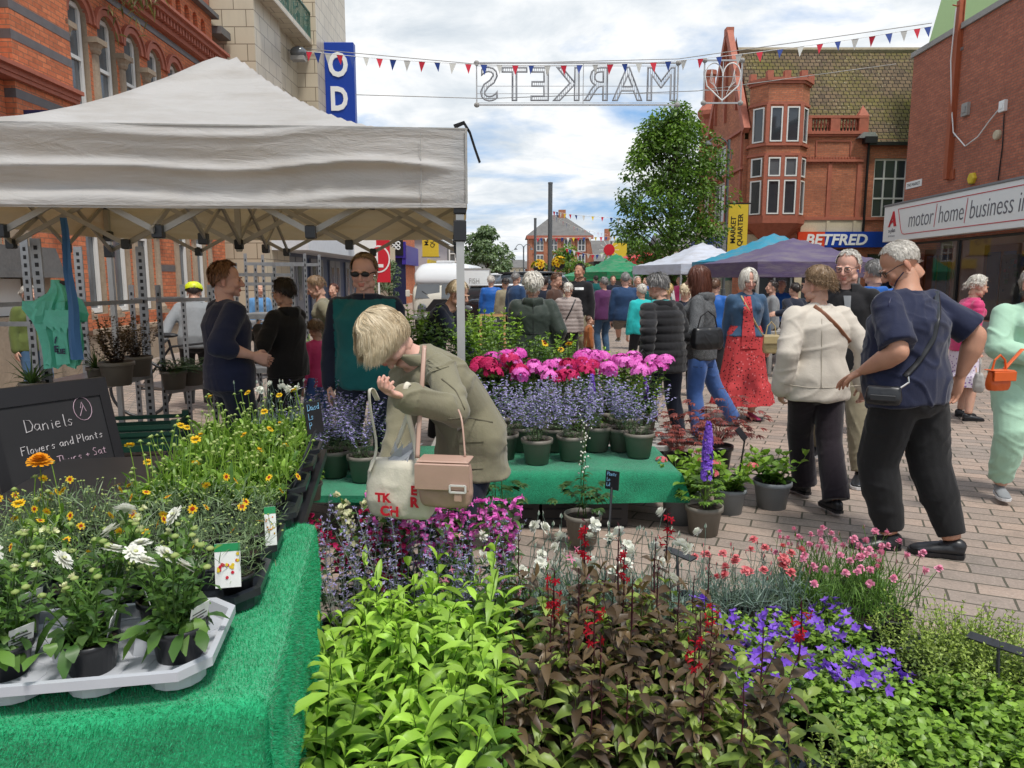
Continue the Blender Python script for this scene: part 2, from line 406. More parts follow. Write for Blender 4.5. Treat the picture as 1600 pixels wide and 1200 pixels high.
def text_mesh(txt,size,extrude=0.006,bold=0.0,shear=0.0,mirror=False,align='CENTER',sx=1.0,spacing=1.0):
 cu=bpy.data.curves.new('lettering','FONT');cu.body=txt;cu.size=size;cu.extrude=extrude;cu.offset=bold;cu.shear=shear
 cu.align_x=align;cu.space_character=spacing;cu.resolution_u=3
 o=bpy.data.objects.new('tmp',cu);COL.objects.link(o);bpy.context.view_layer.update()
 me=bpy.data.meshes.new_from_object(o.evaluated_get(bpy.context.evaluated_depsgraph_get()));bpy.data.objects.remove(o);bpy.data.curves.remove(cu)
 # x right, y up in the text -> x right, z up, facing -y
 k=len(me.vertices);a=np.empty(k*3);me.vertices.foreach_get('co',a);a=a.reshape(-1,3)
 b=np.stack([a[:,0]*sx*(-1 if mirror else 1),-a[:,2],a[:,1]],1);me.vertices.foreach_set('co',b.ravel());me.update();return me
def lettering(txt,size,mat,parent,loc=(0,0,0),name='lettering',rot=None,**kw):
 me=text_mesh(txt,size,**kw);me.materials.clear();me.materials.append(mat);o=link(name,me,parent,loc)
 if rot:o.rotation_euler=rot
 return o

# ---- left: Victorian brick building with arcaded windows (local x runs down the street, outside is -y)
def left_building():
 r=thing('brick_building','long red brick building with round arched windows on stone columns behind the white tent','building',(-7.1,4.0,0),R(91))
 W,Hh=15.2,6.7
 cen=[9.0+0.93*k for k in range(6)];cenL=[3.2,4.2]
 ops=[(c -.30,c+.30,4.35,6.2,True) for c in cen]+[(5.05,6.75,3.2,6.35,True)]
 low=[c for c in cen if c != cen[3]]
 ops += [(c -.30,c+.30,.95,3.25,True) for c in low]+[(4.9,6.6,.9,2.6)]
 ops=[o for o in ops if o[1] <W]
 b=MB();wall_face(b,W,Hh,ops,0.0,0.0,0.34,0,1)
 b.quad((W,0,0),(W,6,0),(W,6,Hh),(W,0,Hh),0);b.box(0,W,.6,6,0,Hh -.02,0);b.build('wall',[M_BRICK_L,M_STONE],r,uv=True)
 # projecting pier with banded blue brick
 b=MB();x0,x1=6.95,8.45;b.box(x0,x1,-.16,-.002,.62,6.66,0);b.build('pier',M_BRICK_L,r,uv=True)
 for q in [(x0 -.003,x1+.003,-.164,-.0,z,z+.13) for z in (4.12,4.92,5.33)]+[(8.46,8.62,-.006,0,z,z+.13) for z in (4.12,4.92,5.33,1.75)]+[(0,x0 -.31,-.006,0,1.75,1.88),(11.5,12.2,-.006,0,1.72,1.86)]:b=MB();b.box(*q);b.build('blue_brick_band',M_BLUEBRICK,r)
 b=MB()
 for k,(yy,z0,z1) in enumerate(((-.24,4.42,4.50),(-.30,4.50,4.56),(-.22,4.36,4.42))):b.box(0,8.5,yy,-.0,z0,z1)
 b.box(0,W,-.10,0,3.72,3.84);b.box(0,W,-.07,0,3.64,3.72);b.build('string_course',M_TERRA,r)
 b=MB();b.box(0,W,-.12,-.0,.0,.62);b.box(0,W,-.16,0,.62,.70);b.build('stone_plinth',M_STONE,r)
 # columns and capitals between the arched windows
 for lvl,(zb,zc) in enumerate(((4.35,5.58),(.95,2.63))):
  edges=[cen[0] -.465]+[c+.465 for c in cen]
  for x in edges:
   if x >W:continue
   c=MB();c.box(x -.155,x+.155,.06,.33,zb,zc+.02);c.tube([(x,.0,zb+.16),(x,.0,zc -.16)],[.085,.075],12)
   c.lathe([(.09,0),(.12,.05),(.12,.09),(.165,.16)],12,c=(x,0,zc -.16));c.box(x -.17,x+.17,-.16,.1,zc,zc+.09);c.lathe([(.14,0),(.14,.06),(.10,.12),(.09,.16)],12,c=(x,0,zb));c.box(x -.16,x+.16,-.13,.06,zb -.08,zb)
   c.build('stone_column',M_STONE,r,smooth=False)
  a=MB()
  for c in cen:
   if lvl ==1 and c ==cen[3]:continue
   arch_ring(a,c,zc+.32 -.01,.305,.40,-.05,.03);arch_ring(a,c,zc+.32 -.01,.42,.455,-.08,.0)
  a.build('arch_moulding',M_TERRA,r)
 a=MB();arch_ring(a,5.9,5.5,.86,1.0,-.06,.02);arch_ring(a,5.9,5.5,1.03,1.1,-.1,.0);a.build('arch_moulding',M_TERRA,r)
 for c in cen:
  if c+.3 <W:
   window(r,c -.27,c+.27,4.37,6.15,.13,1,2,.075,M_GLASS2)
   if c != cen[3]:window(r,c -.27,c+.27,.97,3.2,.13,1,2,.085,M_GLASS2,split=[.62])
 window(r,5.1,6.7,3.3,5.9,.3,2,2,.07,M_GLASS2);window(r,4.95,6.55,.95,2.55,.2,2,2,.06)
 # stone bay with a slate hood at the near end
 b=MB();b.box(3.6,6.9,-.5,-.13,0,1.05);b.box(3.6,3.95,-.5,-.13,1.05,1.6);b.box(6.5,6.9,-.45,-.13,1.05,1.58);b.box(6.62,6.92,-.22,-.0,1.9,3.4);b.build('stone_bay',M_STONE,r)
 b=MB();b.prism([(3.4,1.62),(7.0,1.62),(6.8,2.0),(3.6,2.0)],-.62,-.02);b.box(3.4,7.05,-.66,-.02,1.58,1.66);b.build('slate_hood',M_SLATE,r)
 b=MB();b.box(4.0,6.45,-.30,-.2,1.06,1.56);b.build('shop_window',M_WHITE,r)
 # cornice with dentils, blind parapet arcade, coping
 b=MB();b.box(-.2,W,-.14,0,6.66,6.76);b.box(-.2,W,-.30,0,6.90,7.0);b.box(-.2,W,-.38,0,7.0,7.06)
 x=0
 while x <W:b.box(x,x+.07,-.24,0,6.76,6.90);x += .15
 b.build('cornice',M_TERRA,r)
 b=MB();b.box(-.2,W,-.02,0,6.5,6.62);b.build('blue_brick_band',M_BLUEBRICK,r)
 b=MB();pops=[(.25+.46*k,.25+.46*k+.27,7.14,7.72,True) for k in range(32)];wall_face(b,W,.86,pops,7.06,0,.12,0,0,.04)
 b.quad((0,.16,7.06),(W,.16,7.06),(W,.16,7.92),(0,.16,7.92),0);b.quad((W,.04,7.06),(W,.4,7.06),(W,.4,7.92),(W,.04,7.92),0);b.build('parapet',M_BRICK_L,r,uv=True)
 b=MB();b.box(-.2,W+.1,-.12,.5,7.92,8.02);b.box(-.2,W+.1,-.05,.44,8.02,8.08);b.build('coping',M_SLATE,r)
 b=MB();b.prism([(-.2,8.0),(W,8.0),(W,9.6),(-.2,9.6)],1.2,1.3);b.build('roof',M_SLATE,r)
 d=MB();d.box(10.9,12.4,.1,1.4,8.08,9.4);d.prism([(10.8,9.4),(12.5,9.4),(11.65,10.1)],.05,1.4);dd=d.build('dormer',M_WHITE,r)
 for k in range(3):window(dd,11.0+.45*k,11.4+.45*k,8.2,9.3,.098,1,2,.04)
 return r
left_building()

# ---- cinema clad in cream faience
def cinema():
 r=thing('cinema','cream tiled cinema tower with striped corner and green balcony railing','cinema',(0,0,0))
 b=MB();b.box(-9.5,-6.62,20.0,22.2,0,9.55);b.box(-9.5,-6.12,24.3,28.6,3.1,19);b.box(-9.3,-6.75,22.2,33,3.1,9.6);b.box(-9.5,-7.7,20.8,22.4,9.55,14);b.box(-9.5,-6.75,21.2,24.3,9.6,13.5)
 b.build('wall',M_FAIENCE,r,uv=True)
 b=MB();b.box(-9.5,-6.55,19.94,22.3,9.55,9.68);b.build('coping',M_FAIENCE,r,uv=True)
 # quarter-round stripes of blue and yellow tiles
 cols=[plain('stripe_blue',(0.03,0.07,0.24),.4),plain('stripe_yellow',(0.42,0.38,0.13),.4),M_FAIENCE]
 for k in range(7):
  s=MB();r0,r1=.2+.14*k,.2+.14*k+.085;n=8;cx,cz=-7.55,8.75
  for i in range(n):
   a0,a1=(pi/2)*i/n,(pi/2)*(i+1)/n
   s.prism([(cx+q*cos(a),cz+q*sin(a)) for a,q in ((a0,r0),(a1,r0),(a1,r1),(a0,r1))],19.985,19.999)
  s.box(-9.5,cx,19.985,19.999,cz+r0,cz+r1);s.build('tile_stripe',cols[k % 2],r)
 rl=MB();M_RAIL=plain('green_railing',(0.05,0.12,0.09),.5)
 for z in (9.0,9.75):rl.bar((-6.3,20.1,z),(-6.3,25.4,z),.05)
 y=20.1
 while y <25.4:rl.bar((-6.3,y,9.0),(-6.3,y,9.75),.025);y += .14
 for y in (20.6,21.7,22.8,23.9):
  for q in (.12,.22,.32):
   rl.tube([(-6.3,y+q*cos(a),9.02+q*2*sin(a)) for a in np.linspace(0,pi,9)],.012,4)
 rl.bar((-6.62,20.1,9.0),(-6.3,20.1,9.0),.05);rl.bar((-6.62,25.4,9.0),(-6.3,25.4,9.0),.05);rl.build('balcony_railing',M_RAIL,r)
 b=MB();b.box(-6.75,-6.25,20.1,25.4,8.8,8.96);b.build('balcony_slab',M_FAIENCE,r,uv=True)
 # ground floor: white canopy over navy and grey shop doors
 b=MB();b.box(-6.75,-5.6,20.6,33,2.36,2.85);b.build('canopy',plain('pale_canopy',(0.62,0.64,0.68),.5),r)
 b=MB();b.box(-9.2,-6.8,20.4,33,0,3.1);b.build('shopfront',plain('navy_shopfront',(0.012,0.035,0.12),.4),r)
 g=plain('grey_door',(0.16,0.17,0.21),.4)
 for y in (22.4,25.0,27.6,30.2):
  for q in (0,.85):
   d=MB();d.box(-6.8,-6.74,y+q,y+q+.78,.05,2.25);dd=d.build('door',g,r)
   p=MB();p.box(-6.74,-6.73,y+q+.2,y+q+.58,.9,2.0);p.build('door_glass',M_GLASS2,dd)
 b=MB()
 for k,(y,z) in enumerate(((21.3,0.1),)):b.box(-6.8,-6.72,y,y+.6,z,2.3)
 b.build('door_post',plain('pale_post',(0.5,0.5,0.52),.5),r)
cinema()
t=thing('cinema_sign','tall blue projecting sign with white letters on the cinema','sign',(-5.66,25.4,0))
b=MB();b.box(-.5,.5,-.14,.14,3.4,9.2,bev=.02);b.build('sign_board',M_BLUE,t)
for z in (5,8.4):b=MB();b.bar((-.5,0,z),(-.75,0,z),.08);b.build('bracket',M_STEEL,t)
for i,ch in enumerate('ODEON'):
 o=lettering(ch,1.02,M_WHITEP,t,(-.02,-.15,8.15 -1.06*i),name='letter',extrude=.02,bold=.035,sx=.78)
t=thing('slate_roofed_building','low building with grey slate roof and brown brick chimney beside the cinema','building',(0,0,0))
b=MB();b.box(-12,-7.8,19.4,20.0,0,7.9);b.build('wall',M_BRICK_L,t,uv=True)
b=MB();b.add([(-7.3,19.25,7.75),(-7.3,19.98,7.75),(-11,19.98,11),(-11,19.25,11)],[(0,1,2,3)]);b.box(-7.5,-7.2,19.3,19.9,7.6,7.78);b.build('roof',M_SLATE,t)
b=MB();b.box(-8.55,-7.75,19.5,19.98,7.8,9.5);b.box(-8.62,-7.7,19.45,19.99,9.5,9.62);b.build('chimney',M_BRICK_R,t,uv=True)

# ---- right: plain brown brick building with insurance shop (local x runs toward the camera)
def right_building():
 ang=math.atan(.035);r=thing('insurance_office','brown brick building with a long white insurance shop sign','building',(12.2+.035*25.2,25.2,0),-pi/2 -ang)
 W=22
 b=MB();wall_face(b,W,8.7,[(.6,9.3,.45,2.75),(10.2,18,.45,2.75)],0,0,.25);b.quad((0,6,0),(0,0,0),(0,0,8.7),(0,6,8.7));b.quad((0,0,8.7),(W,0,8.7),(W,6,8.7),(0,6,8.7));b.build('wall',M_BRICK_R,r,uv=True)
 b=MB();b.box(-.08,W,-.07,.3,8.7,8.86);b.build('coping',M_CONC,r)
 # interior behind the glass
 b=MB();b.box(.3,19,3.2,3.3,.1,3.0);b.box(.3,19,.3,3.2,.3,.4);b.build('shop_interior',plain('shop_interior_wall',(0.70,0.66,0.58),.8,var=.4,scale=.7),r)
 gm=MT('shop_glass',.02,.8);gm.set('Base Color',(0.80,0.83,0.83));gm.set('Transmission Weight',1.0);gm.set('IOR',1.45)
 b=MB();b.quad((.6,.12,.45),(9.3,.12,.45),(9.3,.12,2.75),(.6,.12,2.75));b.quad((10.2,.12,.45),(18,.12,.45),(18,.12,2.75),(10.2,.12,2.75));g=b.build('shop_window',gm.mat,r)
 for q in [(x,x+.1,.06,.18,.53,2.68) for x in (.6,3.3,9.2,10.2,14)]+[(.6,9.3,.06,.18,2.68,2.75),(.6,9.3,.06,.18,.45,.53)]:b=MB();b.box(*q);b.build('mullion',M_BLACK,g)
 b=MB();b.box(.2,9.4,-.05,.0,0,.42);b.build('stall_riser',M_CONC,r)
 b=MB();b.box(8.0,9.25,.3,.5,.45,2.7);b.build('cream_partition',M_STONE2,r)
 br=plain('door_reflection_brown',(0.34,0.12,0.06),.4)  # brown frames and blue panels modelled behind the glass as its reflection
 for x0 in (1.0,4.2,6.0):
  b=MB();b.box(x0,x0+1.6,.62,.7,.4,2.5);f=b.build('reflected_door_frame',br,r);p=MB();p.box(x0+.2,x0+.75,.57,.61,.5,2.3);p.box(x0+.9,x0+1.42,.57,.61,.5,2.3);p.build('reflected_panel',plain('panel_reflection_blue',(.04,.09,.26),.3),f)
 # fascia sign
 b=MB();b.box(-.75,W,-.26,-.0,2.83,4.02,bev=.015);s=b.build('fascia_sign',M_WHITEP,r)
 b=MB();b.box(-.78,W,-.29,.0,4.02,4.08);b.build('sign_trim',plain('grey_trim',(0.2,0.2,0.21),.5),s)
 b=MB();yy0,yy1=-.268,-.262
 b.bar((.75,yy0,3.02),(W,yy0,3.02),.006,.022);b.bar((.25,yy0,3.86),(W,yy0,3.86),.006,.022);b.tube([(.25,yy0,3.86),(.28,yy0,3.78),(.5,yy0,3.2),(.6,yy0,3.06),(.75,yy0,3.02)],.011,4)
 b.build('red_outline',M_RED,s)
 red=MB();red.prism([(-.42,3.32),(-.28,3.32),(-.12,3.82),(-.02,3.82),(.17,3.32),(-.0,3.32),(-.09,3.6)],-.274,-.262);red.prism([(-.3,3.38),(-.02,3.48),(.0,3.56),(-.25,3.45)],-.279,-.2745);red.build('emblem',M_RED,s)
 gt=plain('grey_sign_lettering',(0.13,0.13,0.15),.5)
 lettering('a-plan',.2,gt,s,(-.12,-.264,3.13),extrude=.004);lettering('insurance',.12,plain('light_grey_lettering',(.45,.45,.47)),s,(-.12,-.264,2.98),extrude=.004)
 x=.95
 for w_,a in (('motor',1.35),('|',0),('home',1.35),('|',0),('business insurance',5.2)):
  if w_ =='|':
   b=MB();b.bar((x -.17,-.268,3.12),(x -.08,-.268,3.80),.02,.006,up=(0,1,0));b.build('divider',M_RED,s);x += .02
  else:
   o=lettering(w_,.74,gt,s,(x,-.264,3.22),extrude=.004,bold=-.008,shear=.12,align='LEFT',sx=.80,spacing=.98)
   xs=[v.co.x for v in o.data.vertices];x += max(xs)+.24
 return r
RB=right_building()
def on_right(s,z,out=0.0):
 return RB.matrix_basis @ Vector((s,-out,z))
bpy.context.view_layer.update()
def right_thing(name,label,cat,s,z,out=0.0):
 o=thing(name,label,cat,tuple(RB.matrix_basis @ Vector((s,-out,z))));o.rotation_euler=RB.rotation_euler;return o
t=right_thing('steel_post','red oxide steel channel bolted upright on the brown brick wall','post',2.7,4.5)
b=MB();b.box(-.09,.09,-.14,-.02,0,5.0);b.box(-.13,.13,-.02,-.002,0,5.0);b.box(-.05,.3,-.05,-.01,-.02,.25);b.tube([(0,-.14,4.85),(0,-.3,4.88)],.02);b.build('channel',M_RUST,t)
b=MB();b.box(-.2,.2,-.03,-.002,1.2,1.28);b.box(-.2,.2,-.03,-.002,3.6,3.68);b.build('clamp',M_STEEL,t)
for (s,z,nm,lab,mt,sz) in ((3.35,6.35,'junction_box','small grey wall plate on brown brick beside the red steel post',M_CONC,.15),(5.1,6.05,'cable_box','white cable box high on the brown brick wall',M_WHITEP,.12),
                     (4.95,5.35,'alarm_box','round cream alarm sounder below the white cable box',M_STONE2,.13),(3.95,4.36,'alarm_box','yellow hexagonal alarm box just above the white shop sign',M_YELLOW,.17)):
 t=right_thing(nm,lab,'box',s,z);b=MB()
 if sz in (.13,.17):
  n=6 if sz ==.17 else 14;b.M=Matrix.Rotation(pi/2,4,'X');b.lathe([(sz,0.002),(sz,.07),(sz*.8,.1),(0.001,.1)],n);b.M=None
 else:b.box(-sz,sz,-.09,-.002,-sz*1.2,sz*1.2,bev=.01);b.box(-sz*.5,sz*.5,-.11,-.0905,-sz*.6,sz*.6)
 b.build('casing',mt,t)
cb=MB();pts=[]
a0,a1=on_right(2.7,9.3,.2),on_right(2.75,6.5,.12);a2,a3=on_right(3.1,5.4,.1),on_right(5.0,6.0,.08)
pts=[a0,a0.lerp(a1,.5)+Vector((0,.15,0)),a1,a1.lerp(a2,.5)+Vector((0,0,-.15)),a2.lerp(a3,.25)+Vector((0,0,-.25)),a2.lerp(a3,.55)+Vector((0,0,-.28)),a2.lerp(a3,.8)+Vector((0,0,-.1)),a3]
cb.tube(pts,.018,6);tag(cb.build('cable',M_WHITE),'white cable looping down the brown wall from the steel post','cable')
cb=MB();cb.tube([on_right(5.15,5.85,.03),on_right(5.2,5.0,.03),on_right(5.15,4.15,.03)],.016,5);tag(cb.build('cable',M_BLACK),'black cable running down from the cream alarm to the shop sign','cable')
t=right_thing('street_name_plate','white street name plate on brown brick at the wall corner','sign',.62,4.62)
b=MB();b.box(-.5,.5,-.02,-.002,-.11,.11);b.build('plate',M_WHITEP,t);lettering('LUMLEY STREET'.replace('LUMLEY STREET','THE MARKET'),.14,M_BLACK,t,(0,-.022,-.05),extrude=.002)
t=right_thing('shop_poster','white window poster of houses and flowers inside the insurance shop','poster',6.1,1.65,-.2)
b=MB();b.box(-.75,.75,-.02,0,-.75,.55);b.build('poster_sheet',M_WHITEP,t)
rr=random.Random(5);
for k in range(26):
 b=MB();x,z=rr.uniform(-.65,.6),rr.uniform(-.45,.35);w_=rr.uniform(.05,.2);b.box(x,x+w_,-.024 -.0003*k,-.021,z,z+w_*.8);b.build('poster_print',plain('print_%d' % (k % 5),[(.08,.25,.1),(.5,.08,.1),(.1,.3,.4),(.4,.42,.4),(.05,.06,.1)][k % 5]),t)
t=thing('office_block','pale lime green clad upper storey rising behind the brown brick wall','building',(17.0,24.5,0))
b=MB();b.prism([(-.8,0),(9,0),(9,14),(.1,14),(-.8,10.0)],0,6);b.build('wall',M_LIME,t)
b=MB();b.box(1,8.9,-.03,0,10.8,11.2);b.build('cladding_joint',M_CONC,t)
# ---- corner building with gable, oriel and mossy roof
def corner_building():
 X0,Y0=9.45,31.0
 r=thing('corner_building','red brick corner building with gable, corner oriel and mossy tiled roof','building',(X0,Y0,0))
 # local: x right, y away, front at y=0; main street side at x=0
 FW=9.5;TOPW=7.26
 b=MB()
 rwin=(5.35,6.75,4.07,6.45)
 wall_face(b,FW -0.0,7.2,[rwin,(7.4,8.8,4.07,6.45),(5.3,9.2,0,2.6),(.3,4.5,.3,2.8)],0,0.0,.22);
 # parapet block on the left half
 b.box(2.2,4.85,0.001,.5,7.2,7.45)
 b.build('front_wall',M_BRICK_B,r,uv=True)
 s=MB()   # main street wall: normal -x. build in plane and rotate
 s.M=Matrix(((0,-0.0,0,0),(0,0,0,0),(0,0,1,0),(0,0,0,1)))
 s.M=Matrix.Translation((0,7.4,0)) @ Matrix.Rotation(-pi/2,4,'Z')
 wall_face(s,7.4,7.6,[(2.9,5.2,3.9,5.9),(2.9,5.2,6.15,7.5),(1.0,2.2,3.9,5.9),(.5,6.5,.3,2.8)],0,0,.2)
 s.M=None
 # gable triangle (in the x=0 plane)
 s.add([(0,-.0,7.6),(0,5.6,7.6),(0,2.8,12.0)],[(0,2,1)]);s.add([(0.3,0,7.6),(.3,5.6,7.6),(.3,2.8,12.0)],[(0,1,2)])
 s.build('street_wall',M_BRICK_B,r,uv=True)
 c=MB();c.bar((-.03,-.25,7.5),(-.03,2.8,12.25),.26,.3);c.bar((-.03,5.85,7.5),(-.03,2.8,12.25),.26,.3);c.box(-.18,.14,2.6,3.0,12.0,12.35)
 c.bar((-.04,1.2,8.6),(-.04,1.2,10.3),.14,.1);c.bar((-.04,2.8,8.4),(-.04,2.8,11.3),.14,.1);c.bar((-.04,4.4,8.6),(-.04,4.4,10.3),.14,.1)
 c.build('gable_coping',M_TERRA,r)
 # turret chimney at the far end
 c=MB();c.lathe([(.42,6.5),(.42,9.3),(.55,9.5),(.55,9.7),(.32,10.0),(.26,11.3),(.33,11.4),(.33,11.6),(.2,11.62)],8,c=(.2,6.6,0),caps=True);c.build('chimney',M_TERRA,r)
 # rear oriel pier dividing
 w=window
 # windows on the street side, built as children rotated about z
 for (xa,xb,za,zb,nx) in ((2.9,5.2,3.9,5.9,3),(2.9,5.2,6.15,7.5,3),(1.0,2.2,3.9,5.9,2)):
  o=w(r,xa,xb,za,zb,.15,nx,2,.09,M_GLASS2);o.rotation_euler=(0,0,-pi/2);o.location=(0,7.4,0)
 o=w(r,5.35,6.75,4.07,6.45,.15,3,3,.08,M_GLASS);w(r,7.4,8.8,4.07,6.45,.15,3,3,.08)
 bl=MB();bl.box(5.4,6.7,.152,.16,4.1,4.8);bl.build('blind',M_CONC,o)
 # tall recessed panels and mouldings
 m=MB()
 m.box(2.15,FW,-.09,0,3.98,4.10);m.box(2.15,4.85,-.10,0,6.30,6.40);m.box(2.2,4.95,-.14,0,7.38,7.5);m.box(2.25,4.9,-.08,0,7.3,7.38)
 m.box(4.95,FW,-.05,0,6.9,7.05)
 for x in (2.25,3.45,4.65):m.box(x,x+.16,-.05,0,4.10,6.3)
 m.box(2.9,2.95,-.04,0,6.55,7.15);m.box(4.3,4.35,-.04,0,6.55,7.15);m.box(2.95,4.3,-.04,0,7.10,7.15)
 for zz in (4.0,6.02,7.55):m.box(-.12,0,-.0,7.4,zz,zz+.1)
 for yy in (.15,2.2,4.8,7.0):m.box(-.08,0,yy,yy+.14,4.1,7.6)
 m.build('string_course',M_TERRA,r)
 d=MB();x=2.3
 while x <4.8:d.box(x,x+.06,-.05,0,6.42,6.50);d.box(x,x+.06,-.05,0,6.23,6.30);x += .12
 d.build('dentil',M_TERRA,r)
 p=MB()     # pierced balustrade
 for x in (2.3,3.45,4.6):p.box(x,x+.38,-.05,.3,7.5,8.1);
 p.add([(4.55,-.06,8.1),(5.0,-.06,8.1),(5.0,.3,8.1),(4.55,.3,8.1),(4.78,.12,8.55)],[(0,1,4),(1,2,4),(2,3,4),(3,0,4)])
 p.box(2.3,4.95,-.06,.3,8.02,8.12)
 for k in range(6):
  for xx in (2.68,3.83):
   x=xx+.13*k;p.tube([(x+.05,.1,7.5),(x+.05,.1,7.62),(x+.05,.1,7.8),(x+.05,.1,8.02)],[.05,.02,.055,.02],6)
 p.build('balustrade',M_TERRA,r)
 # oriel: half octagon at the corner
 def orl(zs,mat,name,scale=1.0,caps=True):
  o=MB();prof=[(0.15,0),(.15,-.25),(.62,-.85),(1.95,-.85),(2.45,-.25),(2.45,0)]
  cx,cy=1.3,0
  for (z0,s0),(z1,s1) in zip(zs[:-1],zs[1:]):
   a=[(cx+(x -cx)*s0,y*s0,z0) for x,y in prof];c_=[(cx+(x -cx)*s1,y*s1,z1) for x,y in prof]
   for i in range(5):o.quad(a[i],a[i+1],c_[i+1],c_[i])
  if caps:
   o.poly([(cx+(x -cx)*zs[-1][1],y*zs[-1][1],zs[-1][0]) for x,y in prof]);o.poly([(cx+(x -cx)*zs[0][1],y*zs[0][1],zs[0][0]) for x,y in prof][::-1])
  return o.build(name,mat,r,uv=True)
 orl([(4.1,1),(9.15,1)],M_BRICK_B,'oriel_wall');orl([(2.75,.35),(3.2,.5),(3.6,.85),(3.8,1.04),(4.1,1.06)],M_TERRA,'oriel_corbel')
 for z0,z1,k in ((6.42,6.52,1.05),(6.80,6.90,1.07),(8.36,8.46,1.05),(9.15,9.25,1.07),(9.25,9.37,1.13)):orl([(z0,k),(z1,k)],M_TERRA,'oriel_band')
 for (x,y) in ((.15,-.25),(.62,-.85),(1.3,-.85),(1.95,-.85),(2.45,-.25)):pr=MB();pr.box(x -.12,x+.12,y -.1,y+.14,9.37,9.62);pr.build('merlon',M_TERRA,r)
 mt=MB()
 for x in (.62,1.285,1.95):mt.box(x -.075,x+.075,-.90,-.851,4.1,6.42);mt.box(x -.075,x+.075,-.90,-.851,6.9,8.36)
 mt.box(.7,1.9,-.895,-.851,5.5,5.6);mt.build('oriel_mullion',M_TERRA,r)
 for xa,xb in ((.72,1.2),(1.37,1.86)):
  w(r,xa,xb,4.15,5.48,-.852,1,1,.05,M_GLASS);w(r,xa,xb,5.62,6.35,-.852,1,1,.05,M_GLASS2);w(r,xa,xb,6.95,8.28,-.852,1,1,.05,M_GLASS)
 ang=math.atan2(-.60,.47)
 for side in (0,1):
  for (za,zb) in ((4.15,5.48),(5.62,6.35),(6.95,8.28)):
   o=w(r,.12,.62,za,zb,-.004,1,1,.05,M_GLASS)
   if side ==0:o.location=(.15,-.25,0);o.rotation_euler=(0,0,ang)
   else:o.location=(1.95,-.85,0);o.rotation_euler=(0,0,math.atan2(.60,.5))
 # roof
 f=MB();f.add([(.2,.28,7.5),(FW+1.5,.28,7.5),(FW+1.5,2.9,11.45),(.2,2.9,11.45)],[(0,1,2,3)]);f.add([(FW+1.5,5.6,7.5),(.2,5.6,7.5),(.2,2.9,11.45),(FW+1.5,2.9,11.45)],[(0,1,2,3)])
 f.add([(4.95,-.18,6.98),(FW+1.5,-.18,6.98),(FW+1.5,.28,7.5),(4.95,.28,7.5)],[(0,1,2,3)])
 rf=f.build('roof',M_TILES,r,uv=True)
 k=MB();k.tube([(.3,2.9,11.47),(FW+1.5,2.9,11.47)],.13,6);k.build('ridge_tiles',plain('ridge_tile',(0.28,0.24,0.17),.9,var=.4),rf)
 # tile courses stand proud: thin battens of tile along the slope
 # gutter and drainpipe
 k=MB();k.bar((4.95,-.24,6.98),(FW+1,-.24,6.98),.12,.12);k.box(4.75,5.25,-.35,-.05,7.0,7.25);k.tube([(5.02,-.1,7.0),(5.02,-.08,2.9)],.055,6);k.build('gutter',M_BLACK,r)
 k=MB();k.prism([(4.5,7.2),(5.3,7.2),(5.15,7.42),(4.7,7.42)],-.3,.2);k.build('lead_flashing',M_STEEL,r)
 # cream band, fascia signs
 k=MB();k.box(2.45,5.0,-.05,0,3.5,3.98);k.box(-.05,0,0.02,7.4,2.9,3.95);k.box(-.06,2.0,-.06,-.0,2.6,3.4);k.box(2.3,2.6,-.07,0,0,3.4);k.build('stone_band',M_STONE2,r)
 for x in (3.5,4.6):k=MB();k.box(x,x+.12,-.08,-.051,3.5,3.95);k.build('stone_key',M_STONE2,r)
 k=MB();k.box(3.1,6.9+2.6,-.22,-.09,2.87,3.5);k.build('blue_fascia',M_BLUE,r)
 k=MB();k.box(2.3,3.099,-.222,-.09,2.87,3.5);k.box(3.1,3.4,-.225,-.2205,2.875,3.495);kk=k.build('red_fascia',plain('orange_red_sign',(0.62,0.06,0.02),.4),r)
 lettering('BETFRED',.60,M_WHITEP,r,(3.86,-.228,2.975),extrude=.01,bold=.018,shear=.18,sx=1.06,name='fascia_lettering')
 k=MB();k.box(-.28,-.06,1.0,3.3,2.85,3.45);k.box(-.28,-.06,4.0,7.3,2.85,3.45);k.build('blue_fascia',M_BLUE,r)
 o=lettering('The Mattress King',.3,M_WHITEP,r,(-.285,2.15,3.0),extrude=.004,sx=.8,name='fascia_lettering');o.rotation_euler=(0,0,-pi/2)
 k=MB();k.box(.3,9.2,.23,.25,0,2.85);k.build('shopfront_glass',M_GLASS,r)
 k=MB();k.box(.2,.24,.5,6.5,.3,2.8);k.build('shopfront_glass',M_GLASS,r)
 k=MB()
 for x in (5.3,6.2,7.2,8.2,9.1):k.box(x,x+.12,.1,.225,0,2.85)
 k.build('shopfront_post',M_NAVYS,r)
corner_building()

